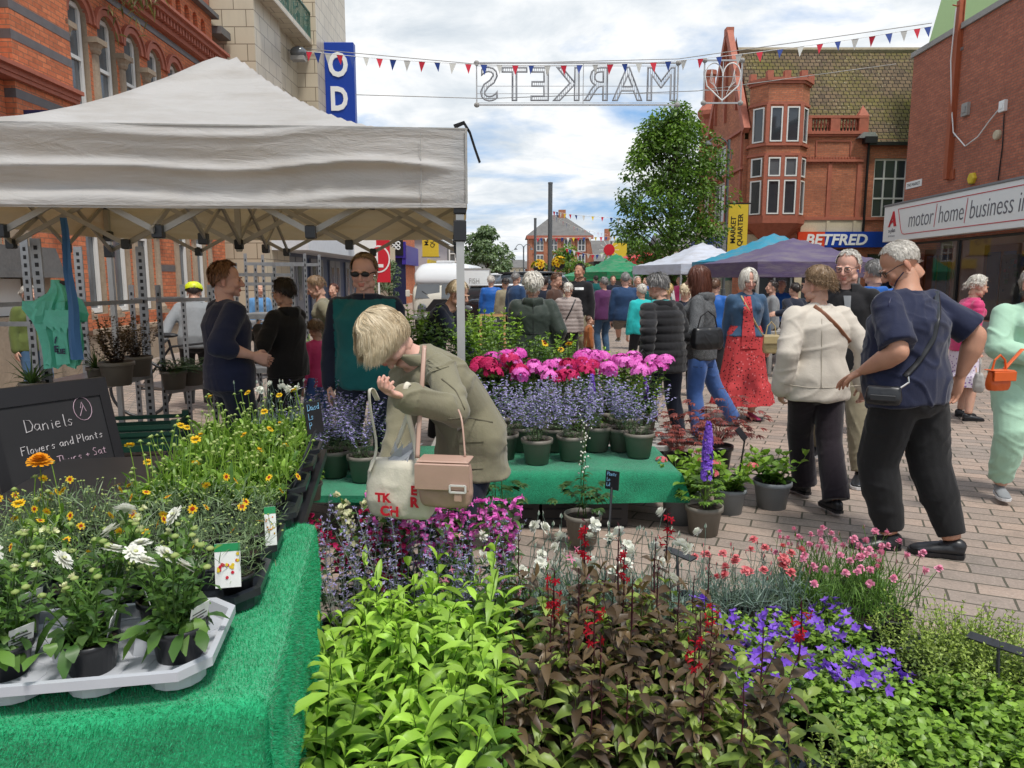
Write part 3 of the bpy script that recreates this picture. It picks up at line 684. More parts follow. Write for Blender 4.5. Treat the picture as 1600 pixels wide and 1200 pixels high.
# ---- far end of the square
def simple_building(label,name,x0,x1,y0,y1,h,mat,wins=(),roof=None,rmat=None,roof_h=2.0,cat='building',hip=1.5,extra=None):
 r=thing(name,label,cat,((x0+x1)/2,y0,0));hw=(x1 -x0)/2;d=y1 -y0
 b=MB();b.box(-hw,hw,0,d,0,h);b.build('wall',mat,r,uv=True)
 for (u,v,w_,h_) in wins:window(r,u,u+w_,v,v+h_,-.03,2,2,.1,M_GLASS2)
 if roof =='hip':
  f=MB();o=.3;f.add([(-hw -o,-o,h),(hw+o,-o,h),(hw+o,d+o,h),(-hw -o,d+o,h),(-hw+hip,d/2,h+roof_h),(hw -hip,d/2,h+roof_h)],[(0,1,5,4),(1,2,5),(2,3,4,5),(3,0,4),(3,2,1,0)]);f.build('roof',rmat or M_SLATE,r)
 elif roof =='gable_y':   # ridge runs away from the camera
  f=MB();o=.3;f.add([(-hw -o,-o,h),(hw+o,-o,h),(hw+o,d+o,h),(-hw -o,d+o,h),(0,-o,h+roof_h),(0,d+o,h+roof_h)],[(0,1,4),(1,2,5,4),(2,3,5),(3,0,4,5),(3,2,1,0)]);f.build('roof',rmat or M_SLATE,r)
 elif roof =='gable_x':
  f=MB();o=.3;f.add([(-hw -o,-o,h),(hw+o,-o,h),(hw+o,d+o,h),(-hw -o,d+o,h),(-hw -o,d/2,h+roof_h),(hw+o,d/2,h+roof_h)],[(0,1,5,4),(1,2,5),(2,3,4,5),(3,0,4),(3,2,1,0)]);f.build('roof',rmat or M_SLATE,r)
 return r
r=simple_building('orange brick three storey house with hipped slate roof across the square','brick_house',2.05,9.7,92,102,6.9,M_BRICK_F,
 [(x,z,.95,1.5) for x in (-2.9,-1.2,.5,2.2) for z in (.9,3.1,5.0)],'hip',M_SLATE,2.9,hip=3.2)
b=MB();b.box(.1,1.0,4.2,5.0,8.6,10.4);b.build('chimney',M_BRICK_F,r,uv=True)
b=MB();b.box(-4.1,4.1,-.35,0,6.5,6.9);b.box(-3.9,3.9,-.08,0,4.72,4.85);b.build('eaves_band',M_TERRA,r)
for x in (-3.82,-2.0,-.3,1.4,3.3):b=MB();b.box(x,x+.45,-.12,0,0,6.5);b.build('pilaster',M_BRICK_F,r,uv=True)
r=simple_building('low brick building with one chimney right of the hipped house','brick_house',9.7,16,96,104,6.4,M_BRICK_F,[],None)
b=MB();b.box(-.6,.1,3,3.6,6.4,8.2);b.build('chimney',M_BRICK_F,r,uv=True)
r=simple_building('dark low shop with sloping grey roof in front of the low brick building','shop_building',9.2,14.8,84,92,3.6,plain('dark_shop_wall',(.03,.028,.03),.6),[],None)
b=MB();b.add([(-2.8,-.3,3.6),(2.8,-.3,3.6),(2.8,4,6.1),(-2.8,4,6.1)],[(0,1,2,3)]);b.build('roof',M_SLATE,r)
r=simple_building('pale two storey shop beyond the tree','shop_building',15.0,21,74,82,4.6,M_STONE2,[(-2.4,2.6,.9,1.2),(-.8,2.6,.9,1.2)],'gable_x',M_SLATE,1.6)
r=simple_building('blue painted kiosk at the foot of the hipped house','kiosk',8.0,10.6,88,91,2.2,plain('kiosk_blue',(.01,.13,.42),.5),[],None)
b=MB();b.box(-1.35,1.35,-.1,0,2.2,2.35);b.build('kiosk_roof',M_NAVYS,r)
for i,(x0,x1,y0,h,mt,lab) in enumerate(((-3.6,-.6,150,3.6,M_BRICK_F,'small brown house at the far end of the street'),(-.4,2.6,165,4.2,M_STONE2,'small cream house at the far end of the street'),(3.1,6.0,170,4.0,M_BRICK_R,'dark terraced house left of the hipped brick house'),(-10,-4.2,140,4.6,M_CONC,'grey rendered house behind the street trees'))):
 simple_building(lab,'distant_house',x0,x1,y0,y0+8,h,mt,[(-.9,1.2,.8,1.1)],'gable_x',M_SLATE,1.8)
# far left terrace
r=simple_building('red brick shop with a purple fascia beyond the cinema','shop_building',-13,-6.9,47,53,8.4,M_BRICK_L,[],'gable_y',M_SLATE,2)
b=MB();b.box(2.2,3.3,-.25,.0,2.9,3.9);b.box(3.051,3.3,-.2,6,2.5,3.7);f=b.build('purple_fascia',plain('purple_sign',(.05,.03,.28),.4),r);b=MB();b.box(2.3,3.15,-.3,-.251,3.05,4.25);b.build('shop_logo_panel',M_BLACK,f)
b=MB()
for dx in (-.13,.13):
 for dz in (-.13,.13):b.tube([(2.72+dx+.11*cos(a),-.31,3.65+dz+.11*sin(a)) for a in np.linspace(0,2*pi,9)],.035,4)
b.build('clover_logo',M_WHITEP,f)
b=MB();b.box(2.2,3.25,-.1,-.0,0,2.9);b.build('shopfront',M_NAVYS,r)
r=simple_building('pale grey gabled shop beyond the red brick shop','shop_building',-14,-6.6,58,76,5.0,plain('lilac_grey_render',(.42,.38,.40),.8),[(5.4,2.9,1.0,1.3)],'gable_y',M_SLATE,2.8)
b=MB();b.box(7.401 -3.7,7.6 -3.7,0,18,2.4,3.1);b.build('yellow_fascia',M_YELLOW,r)
r=simple_building('long low grey roofed shops with green posts far along the street','shop_building',-13,-5.6,84,118,3.6,M_STONE2,[],'gable_y',M_SLATE,3.2)
for k in range(5):b=MB();b.box(3.9,4.05,-.5+4*k,-.35+4*k,0,3.4);b.build('green_post',plain('sage_paint',(.2,.38,.26),.6),r)
r=simple_building('beige brick building with an empty shop sign before the purple shop','shop_building',-12.5,-6.75,34.2,42,7.5,M_STONE,[],None)
b=MB();b.box(2.875,3.1,0.3,7.5,2.5,3.3);b.build('shop_sign',M_STONE2,r)
t=thing('letting_board','red and white letting board with a white L behind the man in sunglasses','sign',(-3.85,21.5,0));t.scale=(.8,.8,.95)
b=MB();b.box(-.03,.03,-.03,.03,0,2.0);b.build('post',M_WHITE,t)
b=MB();b.box(-.85,-.06,-.03,.03,1.75,2.9);b.build('white_panel',M_WHITEP,t);b=MB();b.box(-.06,.42,-.035,.035,1.55,2.9);f=b.build('red_panel',M_RED,t)
b=MB();b.M=Matrix.Translation((.02,-.036,2.25)) @ Matrix.Rotation(pi/2,4,'X');b.lathe([(.41,0),(.41,.01),(.001,.011)],24);b.build('white_ring',M_WHITEP,f)
b=MB();b.M=Matrix.Translation((.02,-.048,2.25)) @ Matrix.Rotation(pi/2,4,'X');b.lathe([(.36,0),(.36,.005),(.001,.006)],24);b.build('red_disc',M_RED,f)
lettering('L',.62,M_WHITEP,f,(.02,-.058,2.02),extrude=.004,bold=.02)
t=thing('hexagon_sign','navy projecting sign with a red arrow emblem on the brick building','sign',(-6.62,11.15,0))
b=MB();b.box(-.45,.42,-.06,.06,3.3,3.98);b.build('sign_board',M_NAVYS,t);b=MB();b.prism([(-.04,3.72),(.02,3.9),(.18,3.9),(.24,3.72),(.18,3.5),(.02,3.5)],-.075,-.061);b.build('emblem',M_RED,t);b=MB();b.bar((-.48,0,3.7),(-.44,0,3.7),.06);b.build('bracket',M_BLACK,t)
for nm,lab,x,y,z,w_,h_,txt in (('banner','yellow market quarter banner on a shop front beyond the white van',-5.45,50,3.05,1.1,3.0,'MARKET QUARTER'),('banner','yellow market quarter banner on the lamp post by the tree',8.72,29.0,2.45,.75,2.0,'MARKET QUARTER')):
 t=thing(nm,lab,'banner',(x,y,0));b=MB();b.box(-w_/2,w_/2,-.02,.02,z,z+h_);b.build('cloth',M_YELLOW,t);b=MB();b.bar((-w_/2 -.05,0,z+h_),(w_/2+.1,0,z+h_),.05);b.bar((-w_/2 -.05,0,z),(w_/2+.1,0,z),.05);b.build('banner_arm',M_BLACK,t)
 for i,s_ in enumerate(txt.split()):
  o=lettering(s_,w_*.36,M_BLACK,t,(-w_*.12+i*w_*.36,-.025,z+h_/2),extrude=.002,bold=.004,sx=1.0);o.rotation_euler=(0,-pi/2,0)

# poles, lamps
def pole(lab,x,y,h,rad,mat=M_POLE):
 t=thing('pole',lab,'pole',(x,y,0));b=MB();b.tube([(0,0,0),(0,0,h)],rad,12);b.build('shaft',mat,t);b=MB();b.lathe([(rad*1.8,0),(rad*1.8,.3),(rad,.4)],12);b.lathe([(rad*1.1,h),(rad*1.1,h+.08),(.001,h+.1)],12);b.build('collar',mat,t);return t
q=P(859,430,36);pole('thick grey steel pole standing in the middle of the square',q.x,q.y,6.1,.105)
q=P(836,430,48);pole('thin grey steel pole left of the thick pole',q.x,q.y,5.4,.085)
def swan_lamp():
 q=P(1131,430,27.5);t=thing('street_lamp','black swan neck street lamp in front of the corner building','street lamp',(q.x,q.y,0))
 b=MB();b.tube([(0,0,0),(0,0,1.2),(0,0,1.21),(0,0,6.6)],[.09,.09,.055,.05],10);b.build('shaft',M_POLE,t)
 b=MB();pts=[(0,0,5.6)]+[(-.42+.42*cos(a),0,6.2+.48*sin(a)) for a in np.linspace(0,pi*.75,9)];b.tube(pts,.025,6);b.tube([(0,0,6.35),(.12,0,6.2),(.1,0,5.9)],.02,6);b.build('neck',M_POLE,t)
 b=MB();b.lathe([(.02,.12),(.16,.0),(.18,-.05),(.001,-.06)],12,c=(-.78,0,6.45));b.build('lamp_head',M_POLE,t)
 b=MB();b.box(-.12,.0,-.1,.02,2.6,3.0);b.build('control_box',M_STEEL,t)
swan_lamp()
for lab,x,tt,h in (('twin armed street lamp left of the hipped brick house',818,75,4.9),('small twin armed lamp far down the street',812,120,3.2)):
 q=P(x,430,tt);t=thing('street_lamp',lab,'street lamp',(q.x,q.y,0));b=MB();b.tube([(0,0,0),(0,0,h)],.07,8);b.build('shaft',M_POLE,t)
 for s in (-1,1):
  b=MB();b.tube([(0,0,h -.3)]+[(s*(.4 -.4*cos(a)),0,h -.3+.5*sin(a)) for a in np.linspace(.2,pi*.9,7)],.035,5);b.lathe([(.05,.1),(.2,-.1),(.001,-.12)],8,c=(s*.8,0,h -.25));b.build('lamp_head',M_POLE,t)
# ================================================================= MARKET STALL
def mk_canvas(name,col=(0.54,0.535,0.53),tr=(0.62,0.46,0.22),amt=0.30):
 m=MT(name,0.55,0.35);o=m.co();n=m.noise(o,1.3,6,0.6);n2=m.noise(m.co('Object',(1,1,5)),2.2,5,0.6)
 c=m.mix(m.ramp(n,[(0.45,0.0),(0.8,0.35)]),col,tuple(x*0.66 for x in (col[0],col[1]*.97,col[2]*.9)))
 c=m.mix(m.ramp(n2,[(0.45,0.0),(0.70,0.42)]),c,(0.30,0.27,0.23));m.set('Base Color',c)
 m.bump(m.math('ADD',m.noise(m.co('Object',(1,1,4)),4,5,.65,.6),m.math('MULTIPLY',m.noise(o,300,2),.05)),0.55,0.02);m.translucent(tr,amt);return m.mat
M_CANVAS=mk_canvas('white_canvas')
def ridged(q,seed):
 return 1 -np.abs(vnoise(q,seed))*2
def grid_mesh(nx,ny,fn):
 b=MB();vs=[fn(i/nx,j/ny) for j in range(ny+1) for i in range(nx+1)]
 b.add(vs,[(j*(nx+1)+i,j*(nx+1)+i+1,(j+1)*(nx+1)+i+1,(j+1)*(nx+1)+i) for j in range(ny) for i in range(nx)]);return b
def gazebo(name,label,cx,cy,w,d,ze,zv,zap,mat,rot=0.0,exp=1.8,legs=True,trusses=False,group=None,res=32,wr=0.012,leg_mat=None):
 """pop up tent: roof skin, four valances, legs and scissor frame. ze eave height, zv valance bottom, zap apex"""
 r=thing(name,label,'market tent',(cx,cy,0),rot,group)
 def roof(u,v):
  a,c=u*2 -1,v*2 -1;s=max(abs(a),abs(c));m_=min(abs(a),abs(c))/max(s,1e-6)
  z=ze+(zap -ze)*(1 -s) ** exp;z -= (0.03 if wr else 0)*(1 -m_ ** 2)*min(1,3*(1 -s))*(w/3)
  if s <.06:z=min(z,ze+(zap -ze)*(1 -.045) ** exp)
  return (a*w/2,c*d/2,z)
 b=grid_mesh(res,res,roof);o=b.build('roof',mat,r,smooth=True)
 if wr:
  V=np.array([v.co for v in o.data.vertices]);n=vnoise(V*np.array([5,5,1]),3)*.006+vnoise(V*np.array([1.2,6,1]),5)*.006;V[:,2] += n*(V[:,2] >ze+.01);o.data.vertices.foreach_set('co',V.ravel())
 sides=[((-w/2,-d/2),(w/2,-d/2)),((w/2,-d/2),(w/2,d/2)),((w/2,d/2),(-w/2,d/2)),((-w/2,d/2),(-w/2,-d/2))]
 for k,(p0,p1) in enumerate(sides):
  L_=math.hypot(p1[0] -p0[0],p1[1] -p0[1]);tx,ty=(p1[0] -p0[0])/L_,(p1[1] -p0[1])/L_;nxn,nyn=ty,-tx
  N1,N2=(int(L_*30) if wr else 8),(28 if wr else 2);H=ze -zv
  U,Vv=np.meshgrid(np.linspace(0,1,N1+1),np.linspace(0,1,N2+1));u=U.ravel()*L_;v=Vv.ravel()*H
  q=np.stack([u*1.1+k*7,v*13+.5*vnoise(np.stack([u*1.5,v*2,u*0],1),9),u*0+k],1)
  env=np.clip(np.minimum(u,L_ -u)*4,0.15,1)*np.sin(np.clip(v/H,0,1)*pi*.93+.12)
  off=((ridged(q,2) -.5)*wr*1.5+vnoise(q*np.array([.6,.5,1]),4)*wr*1.8)*env if wr else u*0
  sag=-.012*np.sin(u/L_*pi)*(v/H)
  vs=[(p0[0]+tx*a+nxn*(o_+.004),p0[1]+ty*a+nyn*(o_+.004),zv+z+s_ -.0) for a,z,o_,s_ in zip(u,H -v,off,sag)]
  b=MB();b.add(vs,[(j*(N1+1)+i,(j+1)*(N1+1)+i,(j+1)*(N1+1)+i+1,j*(N1+1)+i+1) for j in range(N2) for i in range(N1)])
  f=b.build('valance',mat,r,smooth=True)
  if wr:h=MB();h.bar((p0[0],p0[1],ze -.004),(p1[0],p1[1],ze -.004),.014,.008);h.build('eave_seam',M_CONC,f)
  if wr and k ==0:   # hem and corner stitching
   h=MB();h.bar((p0[0],p0[1] -.012,zv+.012),(p1[0],p1[1] -.012,zv+.012),.004,.022);h.build('hem',mat,f)
   h=MB();h.bar((p1[0] -.0,p1[1] -.012,zv+.02),(p1[0] -.0,p1[1] -.012,ze -.01),.012,.004);h.bar((p1[0] -.23,p1[1] -.02,zv+.02),(p1[0] -.23,p1[1] -.02,ze -.03),.003,.003);h.build('corner_binding',M_CONC,f)
 lm=leg_mat or M_ALU
 if legs:
  for sx in (-1,1):
   for sy in (-1,1):
    x,y=sx*(w/2 -.035),sy*(d/2 -.035);b=MB();b.box(x -.021,x+.021,y -.021,y+.021,.02,ze -.02,bev=.004);b.box(x -.017,x+.017,y -.017,y+.017,0.0,.9);lg=b.build('leg',lm,r)
    b=MB();b.box(x -.06,x+.06,y -.06,y+.06,0,.012);b.build('foot_plate',lm,lg)
    if trusses:
     for za,zb in ((ze -.15,ze -.05),(zv -.17,zv -.06),(zv -.03,zv+.06)):b=MB();b.box(x -.033,x+.033,y -.033,y+.033,za,zb,bev=.006);b.build('bracket',M_BLACKP,lg)
 if trusses:
  zt,zl=ze -.1,zv -.12
  def scissor(p0,p1,n):
   p0=Vector(p0);p1=Vector(p1);dirn=(p1 -p0).normalized();side=Vector((dirn.y,-dirn.x,0))*.014
   for i in range(n):
    a,c=p0.lerp(p1,i/n),p0.lerp(p1,(i+1)/n);hi,lo=zt,zl
    for s_,za,zb in ((1,hi,lo),(-1,lo,hi)):
     b=MB();b.bar((a.x+side.x*s_,a.y+side.y*s_,za),(c.x+side.x*s_,c.y+side.y*s_,zb),.014,.030);b.build('truss_bar',M_FRAMEALU,r)
    if i <n -1:
     for z in (hi,lo):b=MB();b.box(c.x -.026,c.x+.026,c.y -.026,c.y+.026,z -.035,z+.035,bev=.006);b.build('truss_joint',M_BLACKP,r)
  for p0,p1 in (((-w/2+.04,-d/2+.10),(w/2 -.04,-d/2+.10)),((-w/2+.04,d/2 -.05),(w/2 -.04,d/2 -.05)),((-w/2+.05,-d/2+.05),(-w/2+.05,d/2 -.05)),((w/2 -.05,-d/2+.05),(w/2 -.05,d/2 -.05))):
   scissor((*p0,0),(*p1,0),4)
  scissor((0,-d/2+.05,0),(0,d/2 -.05,0),4);scissor((-w/2+.05,0,0),(w/2 -.05,0,0),4)
  b=MB();b.box(-.018,.018,-.018,.018,zl -.05,zap -.1,bev=.004);b.build('centre_pole',M_FRAMEALU,r)
  b=MB()
  for sx,sy in ((1,1),(1,-1),(-1,1),(-1,-1)):
   b2=MB();b2.bar((sx*(w/2 -.04),sy*(d/2 -.04),ze -.02),(sx*.05,sy*.05,ze+.02),.02,.02);b2.build('roof_strut',M_FRAMEALU,r)
 return r
TX0,TX1,TY0,TY1=-3.42,-.235,3.9,6.95
TENT=gazebo('market_tent','large white canvas market tent on aluminium legs over the plant stall',(TX0+TX1)/2,(TY0+TY1)/2,TX1 -TX0,TY1 -TY0,2.315,1.917,3.11,M_CANVAS,exp=1.85,trusses=True,res=48,wr=.019)
for _v in [0]:
 _a=R(4.2);_px,_py=TX1,TY0;_dx,_dy=TENT.location.x -_px,TENT.location.y -_py
 TENT.rotation_euler=(0,0,_a);TENT.location=(_px+_dx*cos(_a) -_dy*sin(_a),_py+_dx*sin(_a)+_dy*cos(_a),0)
b=MB();x,y,z=(TX1 -TX0)/2,-(TY1 -TY0)/2,2.315
b.tube([(x -.06,y+.03,z+.012),(x -.01,y+.02,z+.03),(x+.02,y+.01,z -.02),(x+.045,y,z -.1),(x+.07,y,z -.17)],[(.012,.003)]*5,6,side=(1,0,0));b.build('hook_strap',M_BLACKP,TENT)

# ---- artificial grass
def mk_turf(name,col,dark):
 m=MT(name,0.75,0.25);o=m.co();n=m.noise(o,220,3,.7);n1=m.noise(m.co('Object',(1,1,1)),7,5,.6);n3=m.noise(o,70,4,.8)
 c=m.mix(m.ramp(m.math('ADD',m.math('MULTIPLY',n,.5),m.math('MULTIPLY',n3,.5)),[(0.40,0.0),(0.60,1.0)]),dark,col)
 c=m.mix(m.ramp(n1,[(0.35,0.0),(0.7,0.45)]),c,tuple(x*1.35 for x in col));m.set('Base Color',c)
 m.set('Sheen Weight',0.25);m.bump(m.math('ADD',n,n3),0.9,0.006);return m.mat
M_TURF=mk_turf('artificial_grass',(0.014,0.42,0.17),(0.004,0.15,0.055))
M_TURF2=mk_turf('artificial_grass_rough',(0.010,0.25,0.12),(0.004,0.11,0.055))
def turf_cloth(name,label,x0,x1,y0,y1,z,drops,loc,rot,mat,seed=1,step=.035,fibres=0,flare=.10,foldamp=.028,rad_=.028):
 """sheet over a table top falling at each side by drops (left,right,front,back)"""
 dl,dr,df,db=drops
 xs=np.arange(x0 -dl,x1+dr+1e-6,step);ys=np.arange(y0 -df,y1+db+1e-6,step)
 X,Y=np.meshgrid(xs,ys);x,y=X.ravel(),Y.ravel()
 ox=np.maximum(x -x1,0) -np.maximum(x0 -x,0);oy=np.maximum(y -y1,0) -np.maximum(y0 -y,0)
 fall=np.maximum(np.abs(ox),np.abs(oy));rr=rad_
 d_=np.where(fall <rr*1.57,rr*(1 -np.cos(np.clip(fall/rr,0,1.57))),rr+fall -rr*1.57)
 out=np.where(fall <rr*1.57,rr*np.sin(np.clip(fall/rr,0,1.57)),rr)
 nz=vnoise(np.stack([x*3,y*3,x*0],1),seed)
 FL=flare;fold=foldamp*vnoise(np.stack([x*7,y*7,x*0+3],1),seed+1)*np.clip(fall*5,0,1.2)+FL*fall*(1+nz*.6)
 px=np.clip(x,x0,x1)+np.sign(ox)*(out+fold)*(np.abs(ox) >0);py=np.clip(y,y0,y1)+np.sign(oy)*(out+fold)*(np.abs(oy) >0)
 pz=z -d_+np.where(fall <= 0,.004+.004*nz,0)
 n1,n2=len(xs),len(ys);b=MB();b.add(list(zip(px,py,pz)),[(j*n1+i,j*n1+i+1,(j+1)*n1+i+1,(j+1)*n1+i) for j in range(n2 -1) for i in range(n1 -1)])
 o=b.build(name,mat,None,smooth=True);o.location=loc;o.rotation_euler=(0,0,rot);tag(o,label,'cloth')
 if fibres:
  rg=np.random.default_rng(seed);me=o.data;me.update();P_=np.array([v.co for v in me.vertices]);Nn=np.array([v.normal for v in me.vertices]);F=np.array([p.vertices[:] for p in me.polygons])
  C=P_[F].mean(1);W=C[:,0]*cos(rot) -C[:,1]*sin(rot)+loc[0],C[:,0]*sin(rot)+C[:,1]*cos(rot)+loc[1]
  keep=np.where((W[0] >-1.1) & (W[1] <2.6) & (np.abs(W[0]/W[1]) <.78))[0];pick=rg.choice(keep,fibres);uv=rg.random((fibres,2));Q=P_[F[pick]]
  a=(Q[:,0]*(1 -uv[:,:1])+Q[:,1]*uv[:,:1])*(1 -uv[:,1:])+(Q[:,3]*(1 -uv[:,:1])+Q[:,2]*uv[:,:1])*uv[:,1:]
  nn=Nn[F[pick,0]];tdir=rg.normal(size=(fibres,3));tdir /= np.linalg.norm(tdir,axis=1)[:,None];tip=a+nn*.007+tdir*.0045;sd=np.cross(tdir,nn);sd /= np.linalg.norm(sd,axis=1)[:,None]+1e-9
  V=np.stack([a -sd*.0008 -nn*.001,a+sd*.0008 -nn*.001,tip],1).reshape(-1,3);me2=bpy.data.meshes.new('turf_pile');me2.from_pydata(V.tolist(),[],np.arange(len(V)).reshape(-1,3).tolist());me2.materials.append(M_PILE)
  q=link('turf_pile',me2,o);tag(q,kind='stuff')
 return o
_m=MT('turf_pile',.6,.3);_r=_m.island();_m.set('Base Color',_m.mix(_r,(0.008,0.24,0.09),(0.04,0.55,0.26)));M_PILE=_m.translucent((0.02,.35,.12),.25).mat
A1=R(10);T1=Vector((-.475,1.33,0));TZ=.775
def t1(x,y,z=0.0):x += .055;return Vector((T1.x+x*cos(A1) -y*sin(A1),T1.y+x*sin(A1)+y*cos(A1),z))
T1R=t1(0,0)
t=thing('trestle_table','folding trestle table hidden under the bright green artificial grass','table',(T1.x,T1.y,0),A1)
b=MB();b.box(-1.15,-.03,-.05,2.05,TZ -.04,TZ -.004);b.build('table_top',M_BLACKP,t)
for x in (-1.1,-.2):
 for y in (.1,1.9):b=MB();b.box(x -.02,x+.02,y -.02,y+.02,0,TZ -.04);b.build('leg',M_STEEL,t)
turf_cloth('grass_cloth','bright green artificial grass covering the near left table',-1.17,0.0,-.06,.96,TZ,(.5,.62,.55,0),T1,A1,M_TURF,3,.03,fibres=120000,flare=.0,foldamp=.016,rad_=.014)
# low plant table
T2=Vector((-.35,4.42,0));LZ=.37
t=thing('low_table','low bench of black crates under the rough green artificial grass','table',(T2.x,T2.y,0))
b=MB();b.box(-.62,1.36,.03,.62,LZ -.03,LZ -.004);b.build('board',M_CONC,t)
for x in (-.58,-.02,.54):
 b=MB();b.box(x,x+.54,.06,.5,.0,LZ -.035,bev=.01)
 for k in range(5):b.box(x+.02,x+.5,.05,.0595,.03+.065*k,.055+.065*k)
 b.build('crate',M_BLACKP,t)
turf_cloth('grass_cloth','rough green artificial grass draped over the low plant bench',-.64,1.38,0.0,.72,LZ,(.1,.18,.2,0),T2,R(1.5),M_TURF2,8,.03)
t=thing('plant_bench','raised bench behind the low green bench carrying the pink phlox','table',(.3,5.3,0))
b=MB();b.box(-.9,.85,0,.75,.30,.33);b.build('board',M_CONC,t)
for x in (-.8,.7):
 for y in (.1,.6):b=MB();b.box(x,x+.05,y,y+.05,0,.3);b.build('leg',M_CONC,t)

# ---- trays
def tray(label,x0,x1,y0,y1,z,mat,rot,loc,cups=(5,3),rim=.045,cup_d=.03,group=None,chamfer=.05):
 t=thing('plant_tray',label,'plant tray',loc,rot,group);b=MB();c=chamfer
 def oct_(x0,x1,y0,y1,z):return [(x0+c,y0,z),(x1 -c,y0,z),(x1,y0+c,z),(x1,y1 -c,z),(x1 -c,y1,z),(x0+c,y1,z),(x0,y1 -c,z),(x0,y0+c,z)]
 rings=[oct_(x0,x1,y0,y1,z+rim -.018),oct_(x0,x1,y0,y1,z+rim),oct_(x0+.012,x1 -.012,y0+.012,y1 -.012,z+rim),oct_(x0+.02,x1 -.02,y0+.02,y1 -.02,z+cup_d),oct_(x0+.14,x1 -.14,y0+.1,y1 -.1,z+cup_d)]
 vs=sum(rings,[]);fs=[(k*8+i,k*8+(i+1) % 8,k*8+8+(i+1) % 8,k*8+8+i) for k in range(4) for i in range(8)]+[tuple(range(32,40))]
 b.add(vs,fs);b.build('rim',mat,t)
 for i in range(cups[0]):
  for j in range(cups[1]):
   cx=x0+(x1 -x0)*(i+.5)/cups[0];cy=y0+(y1 -y0)*(j+.5)/cups[1];b=MB();b.lathe([(.035,z),(.05,z+.006),(.052,z+cup_d+.001)],14,c=(cx,cy,0));b.lathe([(.035,z),(.001,z)],14,c=(cx,cy,0));b.build('cup',mat,t)
 for i in range(cups[0] -1):   # raised cones between the cups
  for j in range(cups[1] -1):
   cx=x0+(x1 -x0)*(i+1)/cups[0];cy=y0+(y1 -y0)*(j+1)/cups[1];b=MB();b.lathe([(.045,z+cup_d),(.034,z+cup_d+.045),(.026,z+cup_d+.05),(.001,z+cup_d+.05)],6,c=(cx,cy,0));b.build('spacer',mat,t)
 return t
M_TRAYG=plain('pale_grey_tray',(0.44,0.46,0.50),.35,var=.12)
M_TRAYB=plain('black_tray',(0.018,0.022,0.028),.3,.5,var=.3)
tray('pale grey plastic plant tray at the front of the green cloth',-.86,-.15,-.055,.27,TZ+.01,M_TRAYG,A1,T1R,(5,2),.058,.034)
n_=0
for j,(y0,y1) in enumerate(((.285,.56),(.57,.85),(.86,1.14),(1.15,1.43),(1.44,1.72),(1.73,2.0))):
 for i,(x0,x1) in enumerate(((-.60,-.115+.02*(j >1)),(max(-1.10,-.93+.174*y0),-.62))):
  if x1 -x0 <.2:continue
  tray('black plastic tray, %s from the cloth edge, %s row behind the grey tray' % (('first','second','third')[i],('first','second','third','fourth','fifth','sixth')[j]),x0,x1,y0,y1,TZ+.008,M_TRAYB,A1,T1R,(4,2),.05,.03,'black trays on the left table')
# ---- chalk board
M_CHALKB=plain('chalkboard_black',(0.016,0.016,0.018),.55,var=.5,scale=3)
M_CHALK=plain('chalk',(0.46,0.44,0.45),.9,var=.3,scale=30);M_CHALKP=plain('pink_chalk',(0.42,0.30,0.36),.9,var=.3,scale=30)
def strokes(b,lines,o,sx,sz,w=.0022,y=0.0):
 for ln in lines:
  pts=[(o[0]+x*sx,y,o[1]+z*sz) for x,z in ln]
  if len(pts) >1:b.tube(pts,w,4)
HAND={  # simple hand drawn letters on a unit box
 'D':[[(.1,0),(.1,1),(.5,.9),(.65,.5),(.5,.1),(.05,0)]],'a':[[(.5,.5),(.25,.55),(.1,.3),(.25,.05),(.45,.2),(.5,.5),(.5,.1),(.6,0)]],
 'n':[[(.1,0),(.12,.5)],[(.12,.35),(.35,.52),(.45,.35),(.47,0)]],'i':[[(.2,0),(.2,.45)],[(.2,.62),(.21,.66)]],'e':[[(.1,.28),(.45,.32),(.4,.5),(.2,.5),(.1,.25),(.2,.03),(.45,.08)]],
 'l':[[(.2,1),(.2,.05),(.3,0)]],'s':[[(.45,.45),(.25,.52),(.15,.38),(.4,.2),(.3,.02),(.1,.08)]],'F':[[(.1,0),(.12,1),(.6,1.0)],[(.1,.55),(.45,.58)]],
 'o':[[(.3,.5),(.12,.35),(.15,.08),(.35,.02),(.48,.25),(.4,.48),(.28,.5)]],'w':[[(.05,.5),(.18,.02),(.3,.35),(.42,.02),(.58,.52)]],'r':[[(.12,.5),(.13,0)],[(.13,.35),(.3,.52),(.42,.48)]],
 'd':[[(.48,.45),(.25,.52),(.1,.25),(.25,.02),(.48,.2)],[(.5,1),(.5,0)]],'P':[[(.12,0),(.12,1),(.5,.95),(.55,.65),(.4,.5),(.12,.48)]],'t':[[(.28,.8),(.27,.08),(.42,.02)],[(.1,.55),(.45,.57)]],
 'T':[[(.05,1),(.65,1.02)],[(.35,1),(.33,0)]],'h':[[(.12,1),(.12,0)],[(.12,.3),(.32,.5),(.45,.35),(.46,0)]],'u':[[(.1,.5),(.14,.1),(.32,.02),(.45,.15),(.47,.5)],[(.47,.5),(.5,0)]],
 '+':[[(.1,.35),(.5,.35)],[(.3,.15),(.3,.55)]],'S':[[(.5,.9),(.25,1),(.12,.75),(.45,.4),(.4,.08),(.1,.08)]],' ':[],'y':[[(.1,.5),(.25,.1)],[(.48,.5),(.15,-.35)]],
 'L':[[(.12,1),(.12,0),(.55,.02)]],'&':[[(.5,.1),(.15,.75),(.3,.95),(.4,.75),(.1,.2),(.3,0),(.55,.35)]],'g':[[(.45,.45),(.2,.5),(.12,.2),(.35,.05),(.47,.4),(.45,-.3),(.2,-.35)]]}
